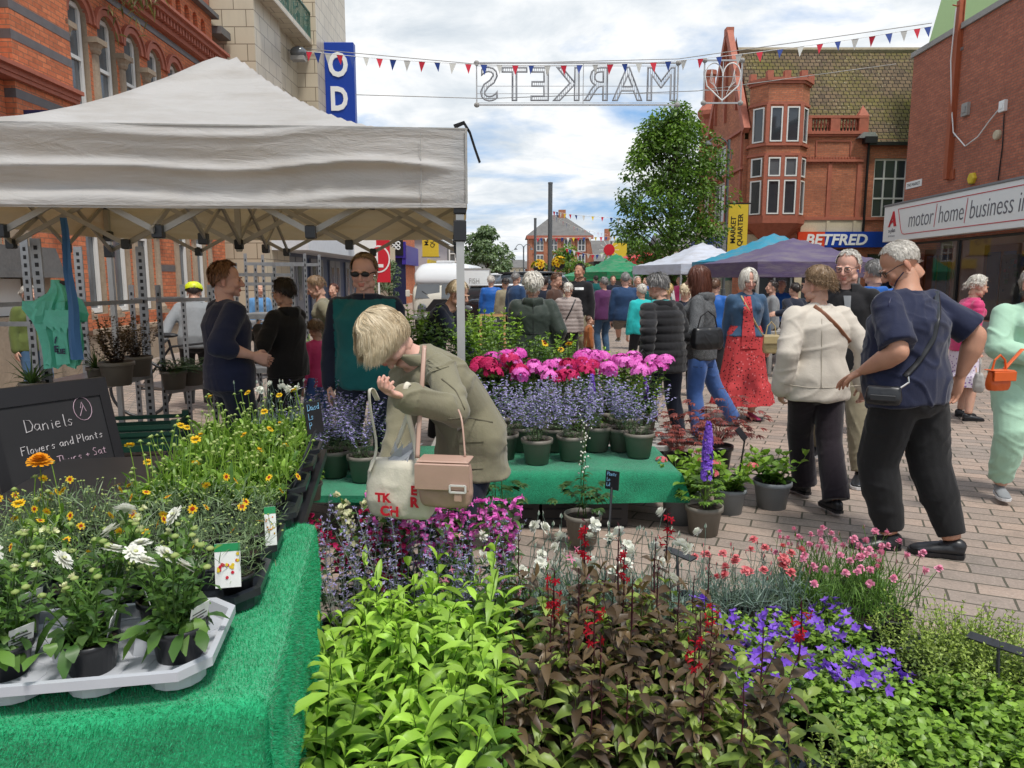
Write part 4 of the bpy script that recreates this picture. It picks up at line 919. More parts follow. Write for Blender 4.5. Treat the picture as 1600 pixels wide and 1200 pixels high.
def hand_text(b,txt,o,h,slope=0.0,w=.0022,y=0.0,adv=.62):
 x=0
 for ch in txt:
  for ln in HAND.get(ch,[]):
   strokes(b,[[(x+px,pz+slope*(x+px)) for px,pz in ln]],o,h,h,w,y)
  x += adv*(.55 if ch in 'il ' else 1.0)
q=G(20,880,0);AB=thing('chalkboard','black A-board chalked with the stall name beside the left table','sign',(-2.30,3.58,0),R(60))
for sgn,nm in ((-1,'front'),(1,'rear')):
 b=MB();h,foot=1.04,.30;W2=.30
 b.M=Matrix.Translation((0,sgn*foot,0)) @ Matrix.Rotation(math.atan2(-sgn*foot,h)*-1.0*1.0,4,'X')
 L_=math.hypot(h,foot);b.box(-W2,W2,-.012,.008,.16,L_);fr=MB();fr.M=b.M.copy()
 b.M=Matrix.Translation((0,sgn*foot,0)) @ Matrix.Rotation(sgn*math.atan2(foot,h),4,'X');b.v=[];b.f=[];b.m=[];b.t=[]
 b.box(-W2,W2,-.008,.008,.16,L_ -.04);pn=b.build('board_panel',M_CHALKB,AB);fr.M=b.M
 for x in (-W2 -.0,W2 -.05):fr.box(x,x+.05,-.016,.016,0,L_)
 fr.box(-W2+.05,W2 -.05,-.0155,.0155,L_ -.09,L_);fr.box(-W2+.05,W2 -.05,-.0155,.0155,.10,.17);fr.build('board_frame',M_BLACK,pn)
 if sgn <0:
  for tx_,o_,h_,sl,mt_ in (('Daniels',(-.14,.86),.062,.0,M_CHALK),('Flowers and Plants',(-.18,.755),.040,.05,M_CHALK),('Thurs + Sat',(-.03,.68),.040,.05,M_CHALKP),('Hucknall and Loughs',(-.18,.60),.038,.03,M_CHALKP)):c=MB();c.M=b.M;hand_text(c,tx_,o_,h_,sl,.0022,-.0105);c.build('chalk_writing',mt_,pn)
  c=MB();c.M=b.M;c.tube([(.15+.045*cos(a),-.0105,.935+.06*sin(a)) for a in np.linspace(0,2*pi,16)],.0018,4);c.tube([(.13,-.0105,.90),(.155,-.0105,.95),(.165,-.0105,.92),(.15,-.0105,.97),(.14,-.0105,.94)],.0018,4);c.build('chalk_drawing',M_CHALKP,pn)

# ---- slotted racks and Danish trolleys
def rack(name,label,pts,h,shelves,depth_vec,rails=(),mat=None,post=.045,group=None):
 """posts at ground pts; shelves (z) joined along pts; depth_vec gives the rear posts"""
 mat=mat or M_STEEL;p0=Vector(pts[0]);t=thing(name,label,'plant rack',(p0.x,p0.y,0),0,group);dv=Vector(depth_vec);L_=[Vector(p) -p0 for p in pts]
 for p in L_:
  for k,q in enumerate((p,p+dv)):
   b=MB();s=post/2;b.box(q.x -s,q.x+s,q.y -s*.15,q.y+s*.15,0,h);b.box(q.x -s,q.x -s+.006,q.y,q.y+s*1.6,0,h)
   z=.08
   while z <h -.05:b.box(q.x -s*.35,q.x+s*.35,q.y -s*.15 -.0015,q.y+s*.15+.0015,z,z+.03,1);z += .06
   b.build('post',[mat,M_BLACK],t)
 for z in shelves:
  a,c_=L_[0],L_[-1];b=MB();b.add([(a.x,a.y,z),(c_.x,c_.y,z),(c_.x+dv.x,c_.y+dv.y,z),(a.x+dv.x,a.y+dv.y,z)]+[(a.x,a.y,z+.02),(c_.x,c_.y,z+.02),(c_.x+dv.x,c_.y+dv.y,z+.02),(a.x+dv.x,a.y+dv.y,z+.02)],[(0,3,2,1),(4,5,6,7),(0,1,5,4),(1,2,6,5),(2,3,7,6),(3,0,4,7)])
  b.bar((a.x,a.y,z -.01),(c_.x,c_.y,z -.01),.03,.05);b.build('shelf',mat,t)
 for z in rails:
  a,c_=L_[0],L_[-1];b=MB();b.bar((a.x,a.y -.03,z),(c_.x,c_.y -.03,z),.02,.035);b.build('rail',mat,t);b=MB();b.bar((a.x+dv.x,a.y+dv.y,z+.0),(c_.x+dv.x,c_.y+dv.y,z),.02,.035);b.build('rail',mat,t)
 return t
rack('plant_rack','galvanised slotted rack holding grey pots beside the teal bags',[P(66,500,5.3).to_2d().to_3d(),P(226,500,6.6).to_2d().to_3d()],1.84,[.70,.22],(-.55,.0,0),rails=(1.36,),post=.075)
rack('plant_rack','galvanised rack at the far left in front of the woman in a green cardigan',[(-4.6,5.0,0),(-3.62,5.05,0)],1.86,[.66],(0,.5,0),rails=(1.22,),post=.06)
rack('plant_rack','galvanised rack between the slotted post and the stallholder in navy',[P(250,500,6.8).to_2d().to_3d(),P(330,500,7.3).to_2d().to_3d()],1.5,[.52],(-.4,.3,0),rails=(1.36,),post=.05)
for lab,xa,xb,tt,h,sh in (('tall steel trolley behind the stallholder, nearest of the empty trolleys',372,432,7.6,1.72,(.62,1.18)),('steel trolley beyond the woman in black, with a top rail',388,480,8.6,1.85,(.5,)),('steel trolley with wire shelf between the stallholder and woman in black',336,402,8.4,1.62,(.4,1.05))):
 rack('plant_trolley',lab,[P(xa,500,tt).to_2d().to_3d(),P(xb,500,tt).to_2d().to_3d()],h,sh,(.05,.45,0),rails=(h -.12,),post=.035,group='steel plant trolleys')
def crate(label,x,y,z,w,d,h,rot,mat=None):
 t=thing('crate',label,'crate',(x,y,z),R(rot),'black crates by the chalkboard');b=MB()
 b.box(-w/2,w/2,-d/2,d/2,0,.012)
 for k in range(4):
  z0=.012+k*(h -.012)/4;z1=z0+(h -.012)/4*.6
  b.box(-w/2,w/2,-d/2,-d/2+.008,z0,z1);b.box(-w/2,w/2,d/2 -.008,d/2,z0,z1);b.box(-w/2,-w/2+.008,-d/2+.008,d/2 -.008,z0,z1);b.box(w/2 -.008,w/2,-d/2+.008,d/2 -.008,z0,z1)
 for sx in (-1,1):
  for sy in (-1,1):b.box(sx*(w/2 -.01) -.018,sx*(w/2 -.01)+.018,sy*(d/2 -.01) -.018,sy*(d/2 -.01)+.018,.0,h+.01)
 b.build('crate_body',mat or M_BLACKP,t);return t
c0=P(205,640,4.4)
crate('black slatted plastic crate, bottom of the stack behind the chalkboard',c0.x,c0.y,0.0,.52,.36,.28,12);crate('black slatted plastic crate, middle of the stack behind the chalkboard',c0.x,c0.y,.3,.52,.36,.24,9);crate('dark green slatted crate, topmost of the stack behind the chalkboard',c0.x+.02,c0.y,.56,.52,.36,.17,14,plain('dark_green_crate',(.01,.045,.03),.4))
# ---- teal carrier bags and blue cloth hung on the rack
def mk_film(name,col,tr,amt=.35,rough=.3):
 m=MT(name,rough,.5);n=m.noise(m.co(),12,4);m.set('Base Color',m.mix(n,tuple(c*.75 for c in col),tuple(min(1,c*1.25) for c in col)));m.bump(m.noise(m.co(),30,4),.5,.008);m.translucent(tr,amt);return m.mat
M_TEAL=mk_film('teal_polythene',(0.16,0.66,0.50),(.12,.6,.42))
q=P(92,500,5.0);t=thing('carrier_bags','bundle of turquoise polythene carrier bags hanging from a rack peg','carrier bags',(q.x,q.y,0))
rr=random.Random(4);b=MB();N_=40;rings=[(1.55,.03),(1.50,.05),(1.46,.075),(1.41,.13),(1.36,.155),(1.31,.15),(1.27,.115),(1.2,.11),(1.1,.105),(1.02,.10),(.965,.095)]
vs=[];
for k,(z,rad) in enumerate(rings):
 for j in range(N_):
  a=2*pi*j/N_;w_=1+(.28*sin(a*7+k*.4)+.18*sin(a*13+1))*min(1,k/4);zz=z -(.05*sin(a*3+1) if k in (4,5) else 0)+(.02*sin(a*5) if k ==10 else 0)
  vs.append((rad*w_*cos(a)+.02*sin(k),rad*w_*.6*sin(a),zz))
b.add(vs,[(k*N_+j,k*N_+(j+1) % N_,(k+1)*N_+(j+1) % N_,(k+1)*N_+j) for k in range(len(rings) -1) for j in range(N_)]);b.build('bag_bundle',M_TEAL,t)
for k in range(5):b=MB();x=-.1+.05*k;b.add([(x,-.085 -.008*k,1.36),(x+.09,-.09 -.008*k,1.33),(x+.07,-.10 -.008*k,1.22 -.01*k),(x+.02,-.095 -.008*k,1.25),(x -.03,-.09 -.006*k,1.3)],[(0,1,2,3,4)]);b.build('bag_flap',M_TEAL,t)
b=MB();b.add([(.01,-.10,1.25),(.10,-.095,1.26),(.105,-.09,.99),(.02,-.10,.98)],[(0,1,2,3)]);f=b.build('printed_flap',M_TEAL,t)
lettering('/\nE',.06,M_NAVYS,f,(.03,-.105,1.13),extrude=.001,bold=.002);lettering('LIE',.045,M_NAVYS,f,(.06,-.105,1.06),extrude=.001,bold=.002)
b=MB();b.tube([(-.02,0,1.53),(.12,.0,1.525)],.016,8);b.build('peg',M_BLACKP,t)
b=MB();vs=[]
for k in range(14):
 z=1.93 -k*.068;w_=.022+.02*(k/13)
 for s in (-1,-.3,.3,1):vs.append((s*w_+.006*sin(k),.012*cos(s*3+k*.3),z))
b.add(vs,[(k*4+i,k*4+i+1,k*4+5+i,k*4+4+i) for k in range(13) for i in range(3)]);o=b.build('hanging_cloth',plain('faded_blue_cloth',(.05,.14,.30),.8),None);q=P(108,430,4.6);o.location=(q.x,q.y,0);tag(o,'narrow faded blue cloth hanging from the tent frame beside the teal bags','cloth')
# ================================================================= PEOPLE
def mk_cloth(name,col,rough=0.85,var=.18,weave=0.25,sheen=0.2,spec=.2,scale=9):
 m=MT(name,rough,spec);o=m.co();n=m.noise(o,scale,5,.6);n2=m.noise(o,160,2)
 m.set('Base Color',m.mix(n,tuple(c*(1 -var) for c in col),tuple(min(1,c*(1+var)) for c in col)));m.set('Sheen Weight',sheen)
 m.bump(m.math('ADD',m.math('MULTIPLY',n2,.3),m.noise(o,28,4,.6)),weave,.01);return m.mat
def mk_skin(name,col):
 m=MT(name,.5,.35);o=m.co();n=m.noise(o,22,4);red=m.attr('tint')
 c=m.mix(n,tuple(x*.86 for x in col),tuple(min(1,x*1.1) for x in col));c=m.mix(m.math('MULTIPLY',red,1.0,True),c,(col[0]*.85,col[1]*.42,col[2]*.42))
 m.set('Base Color',c);m.set('Subsurface Weight',.08);m.set('Subsurface Radius',(.02,.008,.004));m.bump(m.noise(o,130,3),.12,.004);return m.mat
SKIN=mk_skin('fair_skin',(0.56,0.33,0.24));SKIN_T=mk_skin('tanned_skin',(0.48,0.25,0.165));SKIN_P=mk_skin('pink_skin',(0.62,0.36,0.28))
def mk_hair(name,a,b):
 m=MT(name,.42,.45);r=m.island();n=m.noise(m.co('Object',(9,9,2)),6,4)
 m.set('Base Color',m.mix(m.math('ADD',m.math('MULTIPLY',r,.6),m.math('MULTIPLY',n,.4)),a,b));return m.mat
HAIR={'blonde':mk_hair('blonde_hair',(.46,.34,.19),(.80,.69,.50)),'white':mk_hair('white_hair',(.50,.46,.38),(.88,.85,.78)),'silver':mk_hair('silver_hair',(.36,.33,.29),(.75,.71,.64)),
  'grey':mk_hair('grey_hair',(.07,.065,.06),(.32,.31,.30)),'brown':mk_hair('brown_hair',(.045,.022,.012),(.16,.08,.045)),'auburn':mk_hair('auburn_hair',(.05,.014,.008),(.17,.055,.03)),
  'ginger':mk_hair('ginger_brown_hair',(.09,.035,.015),(.24,.11,.05)),'dark':mk_hair('dark_hair',(.012,.009,.008),(.05,.035,.03)),'lightbrown':mk_hair('light_brown_hair',(.10,.06,.03),(.34,.22,.12)),'yellow':mk_hair('yellow_hair',(.45,.28,.09),(.80,.60,.28))}

def np_mesh(me):
 v=np.empty(len(me.vertices)*3);me.vertices.foreach_get('co',v);v=v.reshape(-1,3)
 lt=np.empty(len(me.polygons),int);me.polygons.foreach_get('loop_total',lt);li=np.empty(len(me.loops),int);me.loops.foreach_get('vertex_index',li)
 out=[];k=0
 for n in lt:out.append(tuple(li[k:k+n]));k += n
 return v,out
def remesh(mb,voxel,smooth=4,factor=.5):
 me=bpy.data.meshes.new('tmp');me.from_pydata(mb.v,[],mb.f);me.update();o=bpy.data.objects.new('tmp',me);COL.objects.link(o)
 m=o.modifiers.new('r','REMESH');m.mode='VOXEL';m.voxel_size=voxel;m.adaptivity=0
 if smooth:q=o.modifiers.new('s','SMOOTH');q.factor=factor;q.iterations=smooth
 bpy.context.view_layer.update();me2=bpy.data.meshes.new_from_object(o.evaluated_get(bpy.context.evaluated_depsgraph_get()))
 r=np_mesh(me2);bpy.data.objects.remove(o);bpy.data.meshes.remove(me);bpy.data.meshes.remove(me2);return r
def normals(v,f):
 F=np.array([q[:4] if len(q) >=4 else q+(q[0],) for q in f]);n=np.cross(v[F[:,2]] -v[F[:,0]],v[F[:,3]] -v[F[:,1]]);N=np.zeros_like(v)
 for k in range(4):np.add.at(N,F[:,k],n)
 return N/(np.linalg.norm(N,axis=1)[:,None]+1e-12)
def mesh_from(name,parts,mats,parent=None,smooth=True):
 """parts: list of (verts, faces, material index, tint array or None)"""
 vs,fs,mi,tt=[],[],[],[];b=0
 for v,f,m,t in parts:
  vs.append(v);fs += [tuple(i+b for i in q) for q in f];mi += [m]*len(f);tt.append(np.zeros(len(v)) if t is None else t);b += len(v)
 me=bpy.data.meshes.new(name);me.from_pydata(np.concatenate(vs).tolist(),[],fs)
 for m in (mats if isinstance(mats,(list,tuple)) else [mats]):me.materials.append(m)
 me.polygons.foreach_set('material_index',mi)
 if smooth:me.polygons.foreach_set('use_smooth',[True]*len(fs))
 a=me.attributes.new('tint','FLOAT','POINT');a.data.foreach_set('value',np.concatenate(tt));me.update()
 return link(name,me,parent)
def wrinkle(v,f,amp,scale=9.0,seed=0,iters=1):
 if amp <= 0:return v
 n=normals(v,f);c,d=cos(.6+seed),sin(.6+seed);q1=np.stack([v[:,0]*c+v[:,2]*d,v[:,1],v[:,2]*c -v[:,0]*d],1)*scale;q2=np.stack([v[:,0]*d -v[:,2]*c,v[:,1],v[:,2]*d+v[:,0]*c],1)*scale
 w=np.stack([vnoise(q1*.5,seed+1),vnoise(q1*.5,seed+2),vnoise(q1*.5,seed+3)],1)*.8
 a_=np.abs(vnoise(q1*[.45,.8,1.7]+w,seed+4));b_=np.abs(vnoise(q2*[.5,.9,2.1]+w,seed+5));m=np.clip(vnoise(q1*.35,seed+7)*1.4+.5,0,1)
 r=np.exp(-(a_/.20) ** 2)*m+.7*np.exp(-(b_/.18) ** 2)*(1 -m*.6)+.6*vnoise(q1*.4,seed+6)
 return v+n*((r -.35)*amp*.62)[:,None]

_HT={}
def head_template(male=False,vox=.0048):
 k=(male,vox)
 if k in _HT:return _HT[k]
 b=MB();E=b.ell
 E((0,.012,.032),(.076,.096,.086),n=24,k=16);E((0,-.028,-.02),(.064,.068,.085),n=20,k=14)
 E((0,-.052,-.078),(.038+.006*male,.036,.030),n=14,k=10);E((0,-.080,-.097),(.019,.016,.014),n=10,k=8)
 for s in (-1,1):
  E((s*.036,-.070,-.028),(.026,.022,.026),n=12,k=8);E((s*.05,-.02,-.07),(.022,.045,.028),n=12,k=8)
  E((s*.079,.012,-.012),(.008,.018,.031),n=10,k=10,rot=Quaternion((0,0,1),s*.35));E((s*.081,.004,-.040),(.006,.009,.011),n=8,k=6)
  E((s*.032,-.092,.020+.002*male),(.022,.008+.002*male,.007),n=10,k=6);E((s*.0125,-.100,-.034),(.008,.010,.007),n=8,k=6)
  E((s*.031,-.082,-.001),(.017,.008,.010),n=10,k=6)
 b.tube([(0,-.090,.012),(0,-.102,-.006),(0,-.113,-.022),(0,-.116,-.030),(0,-.104,-.038)],[.0085,.0095,.0115,.0125,.009],8);E((0,-.115,-.029),(.0125,.011,.010),n=10,k=8)
 E((0,-.092,-.060),(.023,.0095,.0048),n=12,k=6);E((0,-.090,-.071),(.020,.0105,.0058),n=12,k=6);E((0,-.086,-.053),(.022,.010,.008),n=10,k=6)
 b.tube([(0,.018,-.05),(0,.022,-.085),(0,.026,-.115)],[.050+.006*male,.049+.007*male,.044+.006*male],16)
 v,f=remesh(b,vox,3,.45);t=np.zeros(len(v))
 lips=(np.abs(v[:,0]) <.025) & (v[:,1] <-.088) & (np.abs(v[:,2]+.0655) <.0115);t[lips]=.75
 d=np.abs(v[:,0]) -.034;t += .28*np.exp(-((d/.02) ** 2) -(((v[:,2]+.03)/.025) ** 2))*(v[:,1] <-.05);t += .3*np.exp(-(((v[:,0])/.014) ** 2) -(((v[:,2]+.03)/.012) ** 2))*(v[:,1] <-.1)
 t += .25*(np.abs(v[:,0]) >.078)
 _HT[k]=(v,f,t);return _HT[k]
_HD={}
def hand_template(curl,vox=.0036):
 k=(curl,vox)
 if k in _HD:return _HD[k]
 b=MB();b.tube([(0,0,.03),(0,0,-.005),(0,.001,-.035),(.0,.002,-.07),(0,.003,-.094)],[(.027,.020),(.028,.019),(.037,.017),(.041,.0145),(.038,.012)],14,side=(1,0,0))
 b.ell((-.022,.010,-.03),(.016,.013,.028),n=10,k=8)
 for x,L_,c in ((-.029,.070,.85),(-.0098,.079,1.0),(.0098,.074,1.08),(.028,.058,1.2)):
  p=Vector((x,.003,-.088));a=0;pts=[Vector((x*.85,.003,-.07)),p.copy()];spread=x*.9
  for j,(fr,cc) in enumerate(((.45,.55),(.31,1.0),(.24,.8))):
   a += curl*c*cc;p=p+Vector((spread*(1 -curl*.5),sin(a),-cos(a))).normalized()*L_*fr;pts.append(p.copy())
  b.tube(pts,[.0098,.0095,.0088,.0078,.0064],8);b.ell(pts[-1],(.0066,.0066,.0066),n=8,k=6)
 th=[Vector((-.022,.006,-.022)),Vector((-.043,.012+.01*curl,-.045)),Vector((-.050,.020+.022*curl,-.072)),Vector((-.045,.028+.034*curl,-.093))]
 b.tube(th,[.013,.0115,.0098,.0078],8);b.ell(th[-1],(.008,.008,.008),n=8,k=6)
 v,f=remesh(b,vox,2,.4);_HD[k]=(v,f,.25*np.clip((-v[:,2] -.09)/.08,0,1));return _HD[k]

def ik(S,W,a,b,pole):
 S,W=Vector(S),Vector(W);d=W -S;L_=d.length;mx=(a+b)*.995
 if L_ >mx:W=S+d*(mx/L_);d=W -S;L_=mx
 x=(a*a -b*b+L_*L_)/(2*L_);h=math.sqrt(max(0,a*a -x*x));dn=d/L_;p=Vector(pole);p=p -dn*p.dot(dn)
 p=p.normalized() if p.length >1e-6 else Vector((0,1,0));return S+dn*x+p*h,W

def hair_mesh(Mh,style,n,seed,grav,vol=1.0,length=.2,width=.004,mat=None,parent=None,fringe=True,thin=1.0,curl=0.0):
 """strand ribbons over an under-layer, combed from the crown, hanging with gravity; Mh 4x4 head matrix"""
 rg=np.random.default_rng(seed);R0=np.array([.080,.100,.090]) ;C0=np.array([0,.012,.032]);g=np.array((Mh.to_3x3().inverted() @ Vector((0,0,-1)))[:]) if grav else np.array([0,0,-1.0])
 def lim(ph):   # lowest angle from the crown that still grows hair, ph = 0 at the face
  a=np.abs(ph);x=np.clip((a -.55)/1.0,0,1);x=x*x*(3 -2*x);y=np.clip((a -1.7)/1.2,0,1);return np.radians(50+42*x+32*y) if style != 'short' else np.radians(52+46*x+30*y)
 def pos(th,ph,off):
  r=R0+off[:,None] if np.ndim(off) else R0+off
  d=np.stack([np.sin(th)*np.sin(ph),-np.sin(th)*np.cos(ph),np.cos(th)],1);tilt=.25   # crown a little to the back
  y,z=d[:,1]*cos(tilt)+d[:,2]*sin(tilt),d[:,2]*cos(tilt) -d[:,1]*sin(tilt);d=np.stack([d[:,0],y,z],1);return d*r+C0
 def paths(ph0,th0,off,K,L):
  ph,th=ph0.copy(),th0.copy();P_=[pos(th,ph,off)];step=L/K;d=None;tl=lim(ph0);sgn=np.where(ph0 >=0,1,-1)
  for k in range(K):
   on=th <(np.minimum(tl,1.45) if style != 'short' else tl)
   th2=th+step/.09;sw=np.where(np.abs(ph) <1.15,sgn*step/.09*(1.4 if fringe else .5)*np.clip(th*1.1,0,1.4),0);ph2=ph+sw;q=pos(th2,ph2,off)
   if d is None:d=q -P_[-1]
   dn=d/(np.linalg.norm(d,axis=1)[:,None]+1e-9)
   fr=dn*.55+g[None]*.65;fr /= np.linalg.norm(fr,axis=1)[:,None];h=P_[-1]+fr*step[:,None] if np.ndim(step) else P_[-1]+fr*step
   if curl:h += rg.normal(size=h.shape)*curl
   rel=(h -C0 -np.array([0,.0,-.02]))/(R0+off[:,None]+.004+np.array([0,0,.02]));ln=np.linalg.norm(rel,axis=1);push=np.where(ln <1,1/np.maximum(ln,.3),1)
   h2=h.copy();h2[:,:2]=(h -C0)[:,:2]*push[:,None]+C0[:2]
   if k >K*.6:h2[:,0] *= 1 -.03*vol
   nx=np.where(on[:,None],q,h2);d=nx -P_[-1];P_.append(nx);th=np.where(on,th2,th);ph=np.where(on,ph2,ph)
  return np.stack(P_,0)
 parts=[];M3=np.array(Mh.to_3x3());T3=np.array(Mh.translation)
 long_=style != 'short'
 # under-layer
 NS=44;K=12;ph0=np.linspace(-pi,pi,NS,endpoint=False)+1e-3;Ls=np.full(NS,length*.93) if long_ else lim(ph0)*.088
 if long_:Ls=Ls*(1 -.5*np.exp(-(ph0/.5) ** 2))
 off=np.full(NS,.004*vol);Q=paths(ph0,np.full(NS,.02),off,K,Ls);Q=Q.reshape(-1,3)+vnoise(Q.reshape(-1,3)*60,2)[:,None]*.002
 F=[(k*NS+j,(k+1)*NS+j,(k+1)*NS+(j+1) % NS,k*NS+(j+1) % NS) for k in range(K) for j in range(NS)]
 parts.append((Q @ M3.T+T3,F,0,None))
 # strands
 ph=rg.uniform(-pi,pi,n);ml=lim(ph);th=np.abs(rg.beta(1.3,1.2,n))*ml*(.9 if long_ else .98);off=rg.uniform(.004,.013,n)*vol
 if long_:L=length*(rg.beta(4,1.6,n)*.42+.68) -th*.085;L=np.maximum(L,.04);L=np.where(np.abs(ph) <.5,L*.62,L);K=11
 else:L=np.minimum(length*rg.uniform(.6,1.2,n),(ml -th)*.09+.012);L=np.maximum(L,.008);K=4
 Q=paths(ph,th,off,K,L);Q=Q+(vnoise(np.repeat(np.stack([ph*9,th*2,ph*0],1)[None],K+1,0).reshape(-1,3)+np.repeat(np.arange(K+1),n)[:,None]*.35,4).reshape(K+1,n,1)*(Q -C0)*.05 if long_ else 0)
 if not long_:
  lift=rg.uniform(.002,.010,n)*vol;nn=Q[-1] -C0;nn /= np.linalg.norm(nn,axis=1)[:,None]
  for k in range(K+1):Q[k] += nn*(lift*k/K)[:,None]
 if curl:
  for k in range(K+1):Q[k] += .5*curl*np.stack([vnoise(Q[k]*45,s_) for s_ in (1,2,3)],1)
 Q[-1] += rg.normal(size=Q[-1].shape)*.0015
 dirs=np.gradient(Q,axis=0);nrm=Q -C0;sd=np.cross(dirs,nrm);sd /= np.linalg.norm(sd,axis=2)[:,:,None]+1e-9;tw=rg.normal(size=(1,n,3))*.45;sd=sd+tw
 w=width*thin*np.interp(np.linspace(0,1,K+1),[0,.25,.8,1],[.35,1,.8,.1])[:,None,None]*rg.uniform(.5,1.2,(1,n,1));A,B=Q -sd*w/2,Q+sd*w/2
 V=np.stack([A,B],2).reshape(-1,3);idx=lambda k,j,s_:(k*n+j)*2+s_
 J=np.arange(n);F=[]
 for k in range(K):F += list(zip(((k*n+J)*2).tolist(),((k*n+J)*2+1).tolist(),(((k+1)*n+J)*2+1).tolist(),(((k+1)*n+J)*2).tolist()))
 parts.append((V @ M3.T+T3,F,0,None));return mesh_from('hair',parts,mat,parent)

PEOPLE={}
def person(key,label,x,y,H=1.70,face=0,g=1.0,lean=0,head=(0,0),belly=0.0,hands=None,feet=None,skin=None,male=False,top=None,legs=None,shoes=None,hair=None,vox=.011,z0=0.0,dress=None,far=False,fem=0.0,shoulder=1.0,elbow=None,curl=(.35,.35),palm=None,headless=False):
 """one figure: face 0 looks at the camera, 90 to picture right. hands/feet: local targets in metres for H = 1.72"""
 s=H/1.72;rt=R(face);hands=hands or {};feet=feet or {};skin=skin or SKIN;elbow=elbow or {};palm=palm or {}
 Lr=R(lean)
 def dirv(a):return Vector((0,-sin(a),cos(a)))
 pel=Vector((0,sin(Lr)*.13,.95 -.02*abs(sin(Lr))));pts={-.14:pel+Vector((0,0,-.14)),0.0:pel};p=pel.copy();h=0.0
 for h1,fr in ((.12,.55),(.22,.85),(.32,1.0),(.41,1.08),(.455,1.12),(.50,1.15)):p=p+dirv(Lr*fr)*(h1 -h);h=h1;pts[h1]=p.copy()
 up=dirv(Lr*1.1);sh=pts[.41] -up*.004;sw=.166*shoulder*(.55+.45*g) ;neck=pts[.50]
 hp,hy=R(head[0]),R(head[1]);nd=dirv(Lr*.8+hp*.35);hc=neck+nd*.125+Vector((0,-.012,0))
 Rh=Matrix.Rotation(hy,4,'Z') @ Matrix.Rotation(hp,4,'X');Mh=Matrix.Translation(hc) @ Rh
 J=dict(head=hc,neck=neck,pelvis=pel)
 arm={};leg={}
 for sd,k in ((1,'L'),(-1,'R')):
  S=sh+Vector((sd*sw,0,0));W=Vector(hands[k]) if k in hands else pel+Vector((sd*(.24+.05*(g -1)),-.03,-.115));pole=elbow.get(k,(sd*.5,.6,-.5));E_,W=ik(S,W,.285,.245,pole);arm[k]=(S,E_,W)
  hip=pel+Vector((sd*.092*(.6+.4*g),0,-.06));f=Vector(feet[k][:3]) if k in feet else Vector((sd*.11,0,0));A_=f+Vector((0,.0,.085));kn,A_=ik(hip,A_,.42,.405,(sd*.12,-1,0));leg[k]=(hip,kn,A_)
  J['hand' +k]=W;J['elbow' +k]=E_;J['foot' +k]=A_;J['sh' +k]=S
 pr=[(-.14,.165,.118),(0,.172,.122),(.12,.146,.105),(.22,.154,.110),(.32,.170,.116),(.41,.128,.090),(.455,.082,.070),(.50,.058,.056)]
 def torso(b,add=0.0,hmin=-.14,hmax=.50,nn=24,fall=None):
  P_,Rr=[],[]
  for hh,rx,ry in pr:
   if hh <hmin -1e-6 or hh >hmax+1e-6:continue
   bl=belly*math.exp(-((hh -.10)/.16) ** 2);gx=1+(g -1)*(1 if hh <.4 else .4);fm=1+fem*(.10 if hh <.05 else (-.10 if hh <.2 else 0))
   c=pts[hh]+Vector((0,-bl*.55,0));a2=add if hh <.45 else add*.5;P_.append(c);Rr.append((rx*gx*fm+a2+bl*.3,ry*gx+a2+bl*.55))
  b.tube(P_,Rr,nn,side=(1,0,0))
  if fem >0:
   for sd in (-1,1):b.ell(pts[.32]+Vector((sd*.075,-.085*g -add*.6,0)) ,(.062*g,.05*g,.06*g),n=10,k=8)
 def sleeve(b,k,add,frac=1.0,r=(.049,.041,.031),cuff=0.0):
  S,E_,W=arm[k];gg=1+(g -1)*.8;rr=[q*gg+add for q in r];d=(E_ -S)
  b.ell(S,(rr[0]*.98,rr[0]*.98,rr[0]*.96),n=14,k=10)
  if frac <= .5:e=S+d*(frac/.5);b.tube([S,S+d*.25,e],[rr[0],rr[0]*1.02,rr[1]*1.12+add*.4],14);return
  E2=W+(W -E_)*(frac -1) if frac >1 else E_+(W -E_)*((frac -.5)/.5);b.tube([S,S.lerp(E_,.5),E_],[rr[0],rr[0]*.95,rr[1]],14);b.ell(E_,(rr[1]*1.03,)*3,n=12,k=8);b.tube([E_,E_.lerp(E2,.5),E2],[rr[1],rr[1]*.93,rr[2]+cuff],14);b.ell(E2,(rr[2],)*3,n=10,k=6)
 def trouser(b,k,add,r=(.092,.064,.046),low=0.0,flare=0.0):
  hp_,kn,A_=leg[k];gg=.55+.45*g;rr=[q*gg+add for q in r];e=A_+Vector((0,0,low))
  b.tube([hp_+Vector((0,0,.05)),hp_,hp_.lerp(kn,.5),kn,kn.lerp(e,.4),e],[rr[0]*.95,rr[0],rr[0]*.86,rr[1],rr[1]*.97+flare*.3,rr[2]+flare],16);b.ell(kn,(rr[1],)*3,n=12,k=8)
 # body
 b=MB();torso(b,-.008);up_mid=sh
 b.tube([sh+Vector((-sw,0,0)),sh+Vector((0,.0,.02)),sh+Vector((sw,0,0))],[.032,.044,.032],10)
 for k in 'LR':
  S,E_,W=arm[k];gg=1+(g -1)*.8;b.ell(S,(.05*gg,)*3);b.tube([S,S.lerp(E_,.5),E_],[.050*gg,.046*gg,.037*gg],12);b.tube([E_,E_.lerp(W,.35),W],[.040*gg,(.041+.004*male)*gg,.025+.004*(g -1)],12);b.ell(E_,(.037*gg,)*3)
  trouser(b,k,-.006);A_=leg[k][2];fd=R(feet[k][3]) if k in feet and len(feet[k]) >3 else 0;fp=R(feet[k][4]) if k in feet and len(feet[k]) >4 else 0
 b.tube([neck+Vector((0,.0,-.06)),neck,neck.lerp(hc+Rh @ Vector((0,.018,-.05)),.5),hc+Rh @ Vector((0,.018,-.05))],[.062,.053+.006*male,.050+.006*male,.048+.006*male],14)
